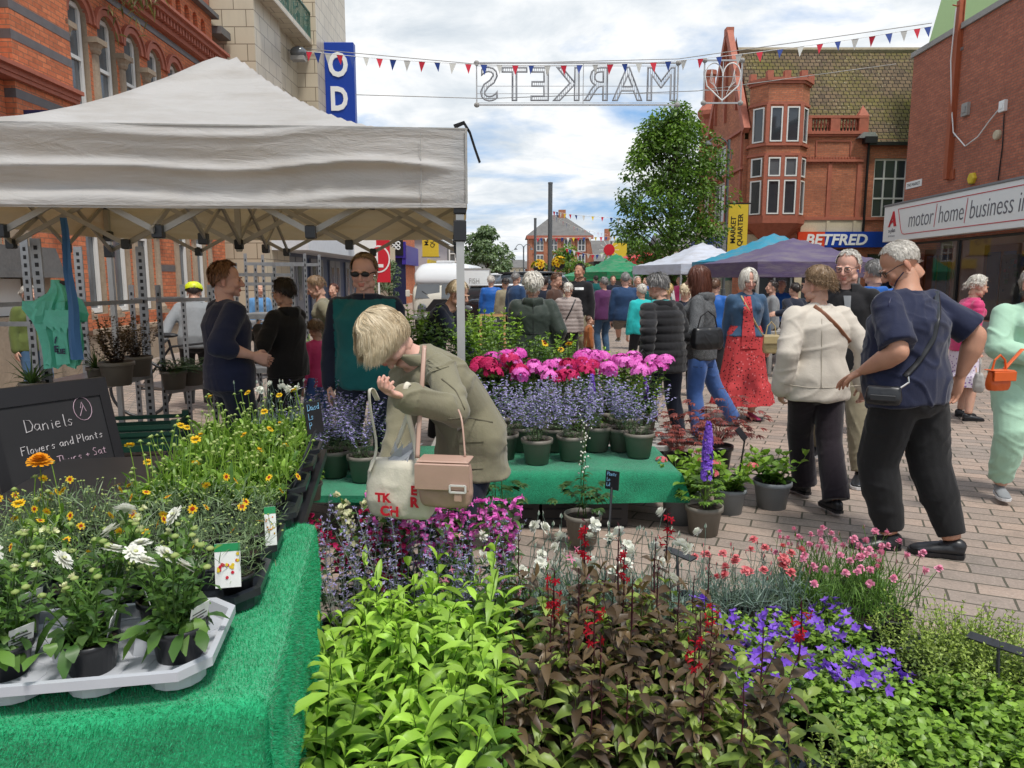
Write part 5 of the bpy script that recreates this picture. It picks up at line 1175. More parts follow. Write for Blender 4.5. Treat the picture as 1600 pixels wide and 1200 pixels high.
 v,f=remesh(b,max(vox,.011) if not far else .02,4);parts=[(v,f,0,None)]
 if not headless:
  hv,hf,ht=head_template(male,.0048 if not far else .009);M3=np.array(Rh.to_3x3());parts.append((hv @ M3.T+np.array(hc),hf,0,ht))
 for k in 'LR':
  if k in palm and palm[k] is None:continue
  cu=curl[0 if k =='L' else 1];hv,hf,ht=hand_template(cu,.0036 if not far else .006);S,E_,W=arm[k];d=(W -E_).normalized();z=-d
  n0=Vector(palm.get(k,(-1 if k =='L' else 1,0,0)));yv=(n0 -z*n0.dot(z));yv=yv.normalized() if yv.length >1e-4 else Vector((0,-1,0));xv=yv.cross(z)
  mir=-1 if (xv.dot(Vector((0,1,0))) <0) else 1;
  if k in palm and len(palm[k]) >3:mir *= palm[k][3]
  M3=np.stack([np.array(xv)*1.0,np.array(yv),np.array(z)],1);hv2=hv.copy();hv2[:,0] *= mir*1.0;sc_=.95 if not male else 1.04;parts.append((hv2*sc_ @ M3.T+np.array(W),hf if mir >0 else [q[::-1] for q in hf],0,ht))
 scaled=lambda ps:[(q[0]*s,*q[1:]) for q in ps]
 body=mesh_from('person',scaled(parts),skin);body.location=(x,y,z0);body.rotation_euler=(0,0,rt);tag(body,label,'person')
 # face details
 if not far and not headless:
  e=MB();e.M=Matrix.Scale(s,4) @ Mh
  for sd in (-1,1):e.ell((sd*.0315,-.0868,.0005),(.0105,.0055,.0026),n=10,k=6,mi=0);e.ell((sd*.0315,-.0915,.0005),(.0042,.0022,.0030),n=8,k=6,mi=1);e.tube([(sd*.018,-.0915,.0045),(sd*.031,-.0945,.0065),(sd*.044,-.0885,.0035)],.0012,4,mi=1)
  e.build('eyes',[plain('eye_white',(.55,.5,.47),.3),M_BLACK],body,smooth=True)
  if hair:e=MB();e.M=Matrix.Scale(s,4) @ Mh;[e.tube([(sd*.016,-.1005,.0195),(sd*.032,-.1015,.024),(sd*.048,-.0915,.0195)],[.0018,.0026,.0012],5) for sd in (-1,1)];e.build('eyebrows',HAIR[hair[1]],body,smooth=True)
 if hair:
  st,colr,L_=hair[:3];o_=dict(vol=1.0,n=(700 if st =='short' else 900),fringe=True,curl=0.0,width=.0045);o_.update(hair[3] if len(hair) >3 else {})
  if far:o_['n']=o_['n'] // 3;o_['width'] *= 2.2
  hm=hair_mesh(Matrix.Scale(s,4) @ Mh,st,o_['n'],len(PEOPLE)+3,True,o_['vol'],L_,o_['width'],HAIR[colr],body,o_['fringe'],1.0,o_['curl'])
 def garment(name,mb,mat,vx,amp,sc=9,sm=4,quilt=None,post=None):
  v,f=remesh(mb,vx,sm)
  if quilt:n=normals(v,f);v=v+n*((np.abs(np.sin(v[:,2]*pi/quilt[0])) ** .6 -.6)*quilt[1])[:,None]
  v=wrinkle(v,f,amp,sc,len(PEOPLE)*7)
  if post:v=post(v)
  return mesh_from(name,scaled([(v,f,0,None)]),mat,body)
 gv=vox if not far else .02
 if legs:
  o_=dict(add=.012,r=(.092,.064,.046),low=-.0,flare=0.0,amp=.006,name='trousers',short=False,seat=.01);o_.update(legs);b=MB();torso(b,o_['add']*.5+o_['seat']*.6,-.14,0.0);torso(b,.002,0.0,.12)
  for k in 'LR':
   if o_['short']:
    hp_,kn,A_=leg[k];gg=.55+.45*g;b.tube([hp_+Vector((0,0,.05)),hp_,kn+Vector((0,0,.02))],[.09*gg+o_['add']]*2+[.085*gg+o_['add']],16)
   else:trouser(b,k,o_['add'],o_['r'],o_['low'],o_['flare'])
  b.ell(pts[-.14]+Vector((0,.045,.04)),(.15*g,.09*g,.10),n=16,k=10);garment(o_['name'],b,o_['mat'],gv,o_['amp'],8)
 if top:
  o_=dict(add=.016,sleeve=1.0,hem=-.10,amp=.006,name='top',collar=None,hood=None,hemflare=0.0,sr=(.049,.041,.033),cuff=0.0,quilt=None,sc=9);o_.update(top);b=MB()
  torso(b,o_['add'],-.14 if o_['hem'] <-.05 else 0.0,.455)
  if o_['hem'] <-.14:
   q0=pts[-.14];hl=-.14 -o_['hem'];ff=o_['hemflare'];b.tube([pts[0.0],q0,q0+Vector((0,0,-hl*.5)),q0+Vector((0,0,-hl))],[(.172*g+o_['add'],.122*g+o_['add']),(.175*g+o_['add'],.125*g+o_['add']),(.178*g+o_['add']+ff*.5,.128*g+o_['add']+ff*.5),(.18*g+o_['add']+ff,.13*g+o_['add']+ff)],24,side=(1,0,0))
  b.tube([sh+Vector((-sw,0,.0)),sh+Vector((-sw*.5,0,.022)),sh+Vector((0,.004,.04)),sh+Vector((sw*.5,0,.022)),sh+Vector((sw,0,0))],[.040+o_['add']*.5,.048+o_['add']*.4,.058+o_['add']*.4,.048+o_['add']*.4,.040+o_['add']*.5],12)
  for k in 'LR':sleeve(b,k,o_['add']*.8,o_['sleeve'],o_['sr'],o_['cuff'])
  tp=garment(o_['name'],b,o_['mat'],gv,o_['amp'],o_['sc'],9 if not far else 5,quilt=o_['quilt'])
  if o_.get('sleeve_mat'):
   tp.data.materials.append(o_['sleeve_mat']);xs_=np.array([abs(sum(tp.data.vertices[i].co.x for i in q.vertices)/len(q.vertices)) for q in tp.data.polygons]);zs_=np.array([tp.data.vertices[q.vertices[0]].co.z for q in tp.data.polygons]);tp.data.polygons.foreach_set('material_index',((xs_ >sw*s*1.13) | (zs_ >(sh.z+.05)*s)).astype(int))
  if o_['collar']:
   c=MB();N_=22;hh,rad,gap=o_['collar'][:3];cm=o_['collar'][3] if len(o_['collar']) >3 else o_['mat'];ax=dirv(Lr*1.1+hp*.15);base=pts[.455];vs=[]
   for ring,(rz,rr_) in enumerate(((-.03,rad+.012),(hh*.6,rad),(hh,rad+.004),(hh*.7,rad+.016),(-.035,rad+.03))):
    for j in range(N_):
     a=-pi/2+gap+(2*pi -2*gap)*j/(N_ -1);q=Vector((cos(a)*rr_*1.12,sin(a)*rr_,0));q=q+ax*rz+Vector((0,0,0));vs.append((base+q)*s)
   c.add(vs,[(k*N_+j,k*N_+j+1,(k+1)*N_+j+1,(k+1)*N_+j) for k in range(4) for j in range(N_ -1)]);c.build('collar',cm,tp,smooth=True)
  if o_['hood']:
   c=MB();b0=pts[.455]+Vector((0,.075,.0));c.tube([pts[.455]+Vector((-.10,-.01,.015)),pts[.455]+Vector((-.085,.07,.005)),pts[.455]+Vector((0,.11,-.015)),pts[.455]+Vector((.085,.07,.005)),pts[.455]+Vector((.10,-.01,.015))],[(.022,.03),(.035,.05),(.04,.062),(.035,.05),(.022,.03)],10);c.ell(b0+Vector((0,.01,-.07)),(.10,.05,.075));v,f=remesh(c,.012,5)
   v=wrinkle(v,f,.006,12,3);mesh_from('hood',scaled([(v,f,0,None)]),o_['hood'] if not isinstance(o_['hood'],bool) else o_['mat'],tp)
 if dress:
  o_=dict(add=.012,length=.75,flare=.14,folds=9,amp=.02,name='dress');o_.update(dress);c=MB();N_=72;vs=[];K=26;q0=pts[0.12] if not o_.get('skirt') else pts[0.0]
  for k in range(K):
   u=k/(K -1);rx=.15*g+o_['add']+(.028*g if u >.08 else .028*g*u/.08)+o_['flare']*u ** 1.3;ry=.11*g+o_['add']+o_['flare']*u ** 1.3*.9;tier=.022 if u >.72 else 0
   for j in range(N_):
    a=2*pi*j/N_;w=1+o_['amp']*6*u*(.5*sin(a*o_['folds']+2*u)+.3*sin(a*(o_['folds']*2+1)+1.3+u*4))*(1.3 if tier else 1);vs.append((Vector((cos(a)*(rx+tier)*w,sin(a)*(ry+tier)*w,0))+q0.lerp(Vector((0,0,q0.z -o_['length'])),u))*s)
  c.add(vs,[(k*N_+j,(k+1)*N_+j,(k+1)*N_+(j+1) % N_,k*N_+(j+1) % N_) for k in range(K -1) for j in range(N_)]);c.build(o_['name'],o_['mat'],body,smooth=True)
  if not o_.get('skirt'):b=MB();torso(b,.006,.0,.41);garment('bodice',b,o_['mat'],gv,.003)
 if shoes:
  o_=dict(mat=M_BLACK,sole=M_BLACK,kind='shoe',w=1.0);o_.update(shoes)
  for k in 'LR':
   A_=leg[k][2];fd=R(feet[k][3]) if k in feet and len(feet[k]) >3 else R(8 if k =='L' else -8);fp=R(feet[k][4]) if k in feet and len(feet[k]) >4 else 0
   Mf=Matrix.Translation(A_*s) @ Matrix.Rotation(fd,4,'Z') @ Matrix.Rotation(fp,4,'X') @ Matrix.Scale(s*(1.06 if male else .94),4);w=o_['w'];b=MB()
   b.tube([(0,.058,-.052),(0,.03,-.045),(0,-.03,-.045),(0,-.09,-.052),(0,-.15,-.060),(0,-.185,-.066)],[(.026,.022),(.036*w,.034),(.040*w,.036),(.046*w,.028),(.044*w,.020),(.026,.013)],14,side=(1,0,0));b.ell((0,.02,-.025),(.037*w,.048,.038))
   v,f=remesh(b,.006 if not far else .012,3);Mn=np.array(Mf.to_3x3());T_=np.array(Mf.translation);sh_=mesh_from('shoe',[(v @ Mn.T+T_,f,0,None)],o_['mat'],body)
   c=MB();c.M=Mf;prof=[(0,.064),(.03,.055),(.038*w,.02),(.036*w,-.05),(.049*w,-.10),(.046*w,-.15),(.028,-.188),(0,-.196)];ol=[(a,q) for a,q in prof]+[(-a,q) for a,q in prof[-2:0:-1]];n_=len(ol)
   c.add([(a,q,-.085) for a,q in ol]+[(a*1.02,q,-.066) for a,q in ol],[tuple(range(n_)),tuple(range(2*n_ -1,n_ -1,-1))]+[(i,(i+1) % n_,n_+(i+1) % n_,n_+i) for i in range(n_)]);c.build('sole',o_['sole'],sh_)
   if o_['kind'] =='trainer' or o_['kind'] =='velcro':
    c=MB();c.M=Mf
    for q in ((-.045,.0),(-.075,-.008)) if o_['kind'] =='velcro' else ((-.03,.0),(-.05,-.004),(-.07,-.009),(-.09,-.014)):c.tube([(-.036*w,q[0]+.01,-.045+q[1]),(-.018,q[0],-.018+q[1]*1.4),(.018,q[0],-.018+q[1]*1.4),(.036*w,q[0]+.01,-.045+q[1])],(.004 if o_['kind'] =='trainer' else .011),5,flat=.5)
    c.build('laces' if o_['kind'] =='trainer' else 'straps',o_.get('lace',M_BLACK),sh_)
 Mw=Matrix.Translation((x,y,z0)) @ Matrix.Rotation(rt,4,'Z') @ Matrix.Scale(s,4)
 PEOPLE[key]=dict(o=body,M=Mw,s=s,head=Mw @ Matrix.Translation(hc) @ Rh,J={k:Mw @ v for k,v in J.items()},pts={k:Mw @ v for k,v in pts.items()},leg=leg,arm=arm);return body
def strap(name,label,cat,pts,w,mat,th=.003,nrm=None,parent=None):
 b=MB();pts=[Vector(p) for p in pts];vs=[];
 # Catmull-Rom smoothing
 Q=[]
 for i in range(len(pts) -1):
  p0,p1,p2,p3=pts[max(i -1,0)],pts[i],pts[i+1],pts[min(i+2,len(pts) -1)]
  for k in range(5):t_=k/5;Q.append(.5*((2*p1)+(p2 -p0)*t_+(2*p0 -5*p1+4*p2 -p3)*t_*t_+(3*p1 -p0 -3*p2+p3)*t_ ** 3))
 Q.append(pts[-1]);c=sum(pts,Vector())/len(pts) if nrm is None else Vector(nrm)
 b.tube(Q,[(w/2,th)]*len(Q),6,side=None if nrm is None else (Q[1] -Q[0]).cross(Vector(nrm)));o=b.build(name,mat,parent,smooth=True)
 if label:tag(o,label,cat)
 return o
def soft_bag(b,c,w,d,h,lean=0,bulge=.12):
 """rounded box with slight sag"""
 x,y,z=c;N_=24;rings=[(0,.86,.75),(.06,.96,.95),(.3,1+bulge*.5,1+bulge),(.6,1+bulge*.2,1+bulge*.4),(.9,.96,.8),(1.0,.9,.55)];vs=[]
 for k,(u,sx,sy) in enumerate(rings):
  for j in range(N_):
   a=2*pi*j/N_;ca,sa=cos(a),sin(a);e=.45;vs.append((x+w/2*sx*math.copysign(abs(ca) ** e,ca),y+d/2*sy*math.copysign(abs(sa) ** e,sa),z+h*u))
 b.add(vs,[(k*N_+j,k*N_+(j+1) % N_,(k+1)*N_+(j+1) % N_,(k+1)*N_+j) for k in range(len(rings) -1) for j in range(N_)]+[tuple(range(N_ -1,-1,-1)),tuple((len(rings) -1)*N_+j for j in range(N_))])
def at(px,Y):return ((px -800)/F_PX*Y/1.01,Y)
def who(key,label,px,Y,H=1.68,face=0,hw=None,fw=None,**k):
 """hw: hand targets, fw: feet, both as photo pixels with depth; turned into body space"""
 x,y=at(px,Y);th=R(face);s=H/1.72
 def loc(w):dx,dy=w.x -x,w.y -y;return (( dx*cos(th)+dy*sin(th))/s,(-dx*sin(th)+dy*cos(th))/s,w.z/s)
 hands=dict(k.pop('hands',{}));feet=dict(k.pop('feet',{}))
 for q,v in (hw or {}).items():hands[q]=loc(P(*v))
 for q,v in (fw or {}).items():a=loc(G(v[0],v[1],0.02));feet[q]=(a[0],a[1],v[3] if len(v) >3 else 0.0,(v[2] -face),v[4] if len(v) >4 else 0)
 return person(key,label,x,y,H=H,face=face,hands=hands,feet=feet,**k)
C={n:mk_cloth(n,c,**k) for n,c,k in (
 ('navy_jersey',(.014,.018,.045),{}),('charcoal_fleece',(.013,.013,.014),dict(sheen=.1)),('cream_poplin',(.55,.50,.43),dict(rough=.6,var=.06)),('plum_trouser',(.016,.011,.016),{}),
 ('olive_twill',(.19,.175,.115),dict(var=.1)),('denim_blue',(.055,.12,.33),dict(var=.3,scale=5)),('denim_jacket',(.045,.095,.17),dict(var=.35,scale=6)),('khaki',(.25,.22,.15),{}),
 ('black_cloth',(.012,.012,.014),{}),('grey_jersey',(.22,.23,.24),{}),('royal_blue',(.012,.10,.38),dict(rough=.5)),('hot_pink',(.56,.045,.16),dict(rough=.5)),('mint_fleece',(.36,.56,.42),dict(var=.06)),
 ('teal_fleece',(.008,.10,.10),{}),('dark_navy',(.010,.014,.028),{}),('bottle_green',(.030,.042,.034),dict(rough=.55)),('turquoise',(.02,.42,.42),{}),('beige_puffer',(.32,.27,.25),dict(rough=.5)),
 ('brown_cloth',(.07,.035,.025),{}),('purple_cloth',(.09,.025,.09),{}),('orange_brown',(.30,.10,.03),{}),('green_cardigan',(.10,.13,.035),{}),('yellow_print',(.45,.42,.05),{}),('grey_shorts',(.15,.135,.115),{}),('blue_sweater',(.022,.055,.13),{}),('white_cloth',(.62,.61,.58),{}),('skyblue',(.10,.24,.45),{}),('sock_grey',(.30,.29,.30),{}))}
def mk_marl():
 m=MT('grey_marl',.9,.15);o=m.co();n=m.noise(m.co('Object',(60,60,140)),3,3,.7);n2=m.noise(o,6,4)
 m.set('Base Color',m.mix(m.ramp(n,[(.38,0.0),(.62,1.0)]),(.035,.038,.042),(.17,.175,.18)));m.bump(n,.3,.01);return m.mat
C['marl']=mk_marl()
def mk_print(name,base,spots,scale=26,th=.34,second=None):
 m=MT(name,.8,.2);o=m.co();v=m.voro(o,scale);n=m.noise(o,scale*1.5,3,.7,out='Fac');big=m.noise(o,5,2)
 f=m.ramp(m.math('ADD',v,m.math('MULTIPLY',n,.25)),[(th -.05,1.0),(th+.05,0.0)]);c=m.mix(f,base,spots)
 if second:c=m.mix(m.ramp(m.voro(o,scale*.6),[(.17,1.0),(.22,0.0)]),c,second)
 m.set('Base Color',c);return m.mat
C['red_print']=mk_print('red_leopard_print',(.50,.055,.06),(.05,.012,.014),34,.40,(.62,.16,.17));C['lilac_print']=mk_print('lilac_print',(.62,.56,.64),(.20,.10,.30),30,.42)
C['white_print']=mk_print('white_print_blouse',(.62,.60,.60),(.03,.03,.06),48,.36);C['yellow_dots']=mk_print('yellow_dot_print',(.38,.40,.05),(.04,.05,.02),40,.3)
GRN_SOLE=plain('white_rubber',(.6,.6,.6),.6)

# --- right: three standing close
who('navy','heavy man from behind in navy polo shirt and charcoal joggers with a cross-body bag',1430,4.12,1.80,-150,g=1.34,lean=7,belly=.07,head=(36,46),male=True,skin=SKIN_T,shoulder=1.0,
 hw={'L':(1346,580,4.1),'R':(1500,590,4.2)},fw={'L':(1388,852,-95),'R':(1487,866,-115)},curl=(.35,.4),palm={'L':(0,0,-1)},elbow={'L':(.25,1,-.2),'R':(-.4,.6,-.4)},
 top=dict(mat=C['navy_jersey'],sleeve=.44,hem=-.06,add=.020,amp=.016,name='polo_shirt',sr=(.050,.050,.044),collar=(.03,.062,.05)),legs=dict(mat=C['charcoal_fleece'],add=.020,amp=.013,r=(.10,.074,.042),low=.025,name='joggers',seat=-.004),
 shoes=dict(mat=M_BLACKP,kind='velcro',w=1.12),hair=('short','silver',.014,dict(n=4200,vol=.35,width=.0020)),vox=.0095)
who('cream','woman from behind in a cream jacket and dark trousers with brown strap',1284,4.95,1.655,-168,g=1.16,fem=.5,lean=4,head=(6,22),skin=SKIN,hw={'L':(1222,605,4.95),'R':(1350,600,5.0)},fw={'L':(1256,772,-165),'R':(1306,803,-172)},
 top=dict(mat=C['cream_poplin'],hem=-.17,add=.030,amp=.017,sr=(.052,.047,.040),name='jacket',hemflare=-.01,collar=(.035,.062,.1),sc=7),legs=dict(mat=C['plum_trouser'],add=.012,flare=.012,amp=.008,r=(.095,.07,.062)),
 shoes=dict(mat=M_BLACKP),hair=('bob','lightbrown',.115,dict(n=5000,vol=1.6,width=.0025,curl=.003)),curl=(.6,.6),vox=.0095)
who('glasses','grey haired man in glasses and black gilet beside the cream jacket',1326,5.75,1.80,-38,g=1.0,male=True,head=(14,-6),skin=SKIN_P,lean=2,fw={'L':(1343,752,-30),'R':(1275,716,-40)},
 top=dict(mat=C['black_cloth'],sleeve=.12,hem=-.10,add=.028,name='gilet',collar=(.05,.066,.5)),legs=dict(mat=C['khaki'],add=.02,amp=.01),shoes=dict(mat=M_BLACKP,kind='trainer',sole=GRN_SOLE,lace=C['hot_pink']),hair=('short','silver',.02,dict(n=1400,vol=.5)),vox=.011)
who('bluecoat','grey haired person in bright blue jacket seen from behind past the glasses man',1366,7.3,1.76,170,g=1.1,male=True,head=(10,20),top=dict(mat=C['royal_blue'],add=.035,hem=-.16,name='jacket',hood=True,amp=.014),legs=dict(mat=C['black_cloth']),shoes={},hair=('short','grey',.035,dict(n=900)),vox=.013)
who('pink','white haired old woman in hot pink jacket and lilac print skirt facing the shop',1517,8.25,1.62,82,g=1.02,fem=.5,head=(16,0),lean=8,hw={'R':(1520,590,8.1),'L':(1535,585,8.2)},fw={'R':(1512,655,85),'L':(1500,648,85)},
 top=dict(mat=C['hot_pink'],hem=-.14,add=.026,amp=.008,name='jacket',quilt=(.06,.006),collar=(.04,.06,.3)),dress=dict(mat=C['lilac_print'],length=.55,skirt=True,flare=.07,name='skirt',folds=12,amp=.01),shoes=dict(mat=M_BLACKP,w=.9),hair=('bob','white',.07,dict(n=1500,vol=1.5,curl=.006)),vox=.012)
who('mint','person in mint green tracksuit with an orange bag at the picture edge',1618,5.15,1.66,-12,g=1.25,fem=.4,head=(10,10),hw={'R':(1622,560,4.95),'L':(1660,560,5.0)},fw={'R':(1561,776,-20,.03),'L':(1650,770,0)},elbow={'R':(-1,.2,-.2)},
 top=dict(mat=C['mint_fleece'],hem=-.10,add=.028,amp=.016,name='sweatshirt',sr=(.052,.050,.040)),legs=dict(mat=C['mint_fleece'],add=.024,amp=.016,name='joggers',low=.03,r=(.10,.074,.042)),shoes=dict(mat=C['grey_jersey'],kind='trainer',sole=GRN_SOLE,lace=C['white_cloth']),hair=('bob','silver',.12,dict(n=900)),vox=.011)
# --- centre right
who('reddress','smiling silver haired woman in denim jacket and long red print dress',1168,8.1,1.69,6,g=1.04,fem=1.0,head=(18,-4),skin=SKIN_P,hw={'R':(1133,560,8.3),'L':(1203,562,8.3)},
 top=dict(mat=C['denim_jacket'],hem=.0,add=.022,amp=.008,name='denim_jacket',collar=(.03,.06,.9)),dress=dict(mat=C['red_print'],length=.88,flare=.13,folds=8,amp=.018),shoes=dict(mat=C['hot_pink'],w=.85),hair=('bob','white',.265,dict(n=2600,vol=1.2,fringe=True)),vox=.0105)
who('brunette','long haired brunette in grey marl hoodie and blue jeans with a black shoulder bag',1097,7.1,1.70,-112,g=1.08,fem=.6,head=(8,12),lean=3,hw={'L':(1052,535,6.9),'R':(1060,530,7.2)},fw={'L':(1092,692,-110),'R':(1148,676,-100,.05)},
 top=dict(mat=C['marl'],hem=-.15,add=.026,amp=.011,name='hoodie',hood=True),legs=dict(mat=C['denim_blue'],add=.010,amp=.007,name='jeans',flare=.006,seat=.006,r=(.092,.064,.055)),shoes=dict(mat=C['grey_jersey']),hair=('bob','auburn',.37,dict(n=2400,vol=1.2)),vox=.0105)
who('puffer','grey haired woman in black quilted coat with turquoise hood lining',1040,6.75,1.63,-148,g=1.15,fem=.3,head=(28,10),lean=10,hw={'L':(1010,560,6.5),'R':(1050,560,6.9)},fw={'L':(1020,700,-150),'R':(1062,690,-150)},
 top=dict(mat=C['black_cloth'],hem=-.20,add=.036,amp=.006,name='puffer_coat',quilt=(.075,.016),hood=C['black_cloth'],collar=(.05,.072,.1,C['turquoise'])),legs=dict(mat=C['dark_navy'],add=.012,amp=.008),shoes={},hair=('short','grey',.045,dict(n=2200,vol=1.9,curl=.003)),vox=.011)
who('parka','white haired woman from behind in long dark green parka',833,7.35,1.63,178,g=1.12,fem=.2,head=(4,0),hw={'L':(803,560,7.4),'R':(866,545,7.4)},fw={'L':(822,680,180),'R':(850,680,180)},
 top=dict(mat=C['bottle_green'],hem=-.30,add=.04,amp=.013,name='parka',hemflare=.03,hood=True,sc=8),legs=dict(mat=C['denim_jacket'],add=.01),shoes={},hair=('short','white',.05,dict(n=2600,vol=2.0,curl=.008)),vox=.011)
who('bending','blonde woman in a dark jacket bending over the plants behind the tent leg',680,6.9,1.64,72,g=1.0,fem=.4,lean=30,head=(22,0),hw={'R':(745,560,6.7),'L':(735,580,7.1)},top=dict(mat=C['dark_navy'],hem=-.12,add=.026,amp=.009,name='jacket',hood=True),legs=dict(mat=C['black_cloth']),shoes={},hair=('bob','blonde',.15,dict(n=1700,vol=1.2)),vox=.011)
# --- the woman at the stall
W_=who('browser','blonde woman in olive jacket bending over the flowers while looking into her bag',706,3.16,1.63,-56,g=1.05,fem=.6,lean=44,head=(54,-4),skin=SKIN_P,shoulder=.98,
 hw={'L':(636,622,2.60),'R':(610,745,2.95)},elbow={'L':(.6,.8,-.8),'R':(-.3,.9,-.5)},palm={'L':(0,.3,1)},curl=(.75,.6),
 top=dict(mat=C['olive_twill'],hem=-.20,add=.026,amp=.022,name='olive_jacket',collar=(.06,.068,.55),hemflare=.005,cuff=.008,sc=7,sr=(.054,.047,.040)),legs=dict(mat=C['dark_navy'],add=.004),shoes={},hair=('bob','blonde',.235,dict(n=14000,vol=1.15,width=.0019,fringe=True)),vox=.0085)
# --- under the tent
who('holder','stallholder with short ginger brown hair in a navy sweatshirt, back half turned',350,5.1,1.69,128,g=1.2,male=True,head=(4,-22),skin=SKIN_P,hw={'R':(396,556,4.95),'L':(400,560,5.2)},elbow={'R':(-.4,.9,-.6)},curl=(.7,.9),
 top=dict(mat=C['navy_jersey'],sleeve=.66,hem=-.12,add=.026,amp=.009,name='sweatshirt',sr=(.056,.05,.044)),legs=dict(mat=C['dark_navy'],add=.02,amp=.01),shoes={},hair=('short','ginger',.035,dict(n=2600,vol=1.2)),vox=.0105)
who('blackcoat','dark haired woman all in black under the tent facing the trolleys',445,6.3,1.57,-112,g=1.1,fem=.3,head=(10,0),hw={'L':(405,515,6.2),'R':(400,525,6.5)},top=dict(mat=C['black_cloth'],hem=-.15,add=.034,amp=.01,name='coat',hood=True),legs=dict(mat=C['black_cloth'],add=.02),shoes={},hair=('short','dark',.045,dict(n=1800,vol=1.7,curl=.003)),vox=.012)
who('child','child in a pink top with wavy light brown hair beside the woman in black',492,6.8,1.20,-128,g=.9,head=(14,0),top=dict(mat=C['hot_pink'],hem=-.10,add=.02,name='pink_top'),legs=dict(mat=C['denim_blue']),shoes={},hair=('bob','lightbrown',.17,dict(n=1300,vol=1.4,curl=.006)),vox=.012)
who('olivebag','woman in olive jacket with brown blonde hair carrying a turquoise bag',508,8.0,1.62,-78,g=1.0,fem=.4,head=(26,0),lean=10,hw={'L':(512,538,7.8)},top=dict(mat=C['olive_twill'],hem=-.15,add=.025,name='jacket',amp=.009),legs=dict(mat=C['black_cloth']),shoes={},hair=('bob','lightbrown',.12,dict(n=1200,vol=1.1)),vox=.012)
who('shades','man in sunglasses and teal fleece with navy sleeves under the tent',570,4.95,1.745,4,g=1.16,male=True,head=(10,-8),skin=SKIN_P,hw={'R':(515,600,4.95),'L':(628,600,4.95)},top=dict(mat=C['teal_fleece'],hem=-.12,add=.020,amp=.009,name='fleece',sleeve_mat=C['dark_navy'],collar=(.035,.066,.05,C['dark_navy'])),legs=dict(mat=C['dark_navy']),shoes={},hair=('short','lightbrown',.02,dict(n=1800,vol=.6)),vox=.0105)
who('cardigan','silver haired woman in green cardigan and yellow print top beside the rack',42,8.8,1.50,62,g=1.1,fem=.5,head=(4,0),top=dict(mat=C['green_cardigan'],hem=-.14,add=.024,name='cardigan'),legs=dict(mat=C['denim_jacket']),shoes={},hair=('bob','silver',.12,dict(n=1200,vol=1.2,curl=.004)),vox=.013)
who('cyclist','cyclist in a grey hoodie and yellow helmet bending over a bicycle',300,8.7,1.62,-160,g=1.05,lean=32,head=(20,0),hw={'L':(255,530,8.4)},top=dict(mat=C['grey_jersey'],hem=-.10,add=.028,name='hoodie',hood=True),legs=dict(mat=C['black_cloth']),shoes={},hair=('short','dark',.02,dict(n=500)),vox=.013)
# --- the crowd further off
def far(key,label,px,Y,H,face,tc,lc,hair,**k):
 tk=dict(mat=C[tc],add=.026,hem=k.pop('hem',-.12),name=k.pop('tname','top'),amp=.008);tk.update(k.pop('top',{}));lk=dict(mat=C[lc],add=.014);lk.update(k.pop('legs',{}))
 who(key,label,px,Y,H,face,top=tk,legs=lk,shoes=k.pop('shoes',{}),hair=hair,far=True,**k)
far('f1','person in bright cobalt blue coat from behind beside the wooden chalkboard',767,17,1.66,175,'royal_blue','black_cloth',('short','silver',.03),hem=-.22,g=1.15,tname='coat')
far('f2','woman in a green cardigan with a pale scarf near the blue coat',790,16.2,1.60,200,'khaki','black_cloth',('bob','dark',.14),head=(8,0),g=1.05)
far('f3','man in teal sweater with cropped grey hair beyond the white haired woman',806,15.5,1.72,140,'blue_sweater','denim_jacket',('short','grey',.015),male=True)
far('f4','man in a dark brown jacket looking down beside the dark pole',867,12.4,1.68,60,'brown_cloth','khaki',('short','brown',.03),male=True,head=(24,0),tname='jacket')
far('f5','woman in pale beige quilted jacket with a black strap across her back',888,12.0,1.52,170,'beige_puffer','black_cloth',('bob','white',.09),hem=-.15,top=dict(quilt=(.07,.014)),g=1.05,tname='jacket')
far('f6','tall dark haired man in black hoodie with white chest lettering',906,12.8,1.84,-35,'black_cloth','khaki',('short','dark',.02),male=True,skin=SKIN_T)
far('f7','small child in an orange brown top holding hands in the crowd',921,12.0,.98,100,'orange_brown','black_cloth',('short','brown',.03),g=1.1)
far('f8','woman in a purple jacket and jeans standing near the white car',944,15.0,1.62,-150,'purple_cloth','denim_jacket',('short','grey',.04),hem=-.16,tname='jacket',g=1.05)
far('f9','man from behind in blue sweater and grey shorts with cream trainers',977,13.6,1.70,178,'blue_sweater','grey_shorts',('short','grey',.012),male=True,g=1.2,legs=dict(short=True,add=.022,name='shorts'),shoes=dict(mat=C['khaki'],sole=GRN_SOLE),fw={'L':(966,556,180),'R':(982,550,180)},skin=SKIN_P)
far('f10','blonde curly haired woman in dark top behind the quilted coat',1043,10.2,1.52,172,'dark_navy','black_cloth',('bob','yellow',.12,dict(vol=1.5)))
far('f11','bearded man smiling in the crowd behind the quilted coat',1028,12.2,1.66,-20,'teal_fleece','black_cloth',('short','dark',.02),male=True)
far('f12','blonde woman in navy top partly hidden by the brunette',1072,9.8,1.52,165,'dark_navy','black_cloth',('bob','blonde',.14),g=1.1)
far('f13','man in royal blue top behind the brunette by the purple tent',1118,11.5,1.58,150,'royal_blue','black_cloth',('short','brown',.02),male=True)
far('f14','dark skinned person in black at the purple tent stall',1243,11.6,1.52,200,'dark_navy','black_cloth',('short','dark',.03),g=1.2,male=True,hw={'L':(1215,490,11.3)})
far('f15','white haired person in bright blue jacket by the purple tent',1222,14.5,1.56,-30,'royal_blue','black_cloth',('short','white',.04),tname='jacket')
far('f16','woman with a patterned top between the brown jacket and beige jacket',877,13.2,1.55,190,'khaki','khaki',('bob','dark',.16))
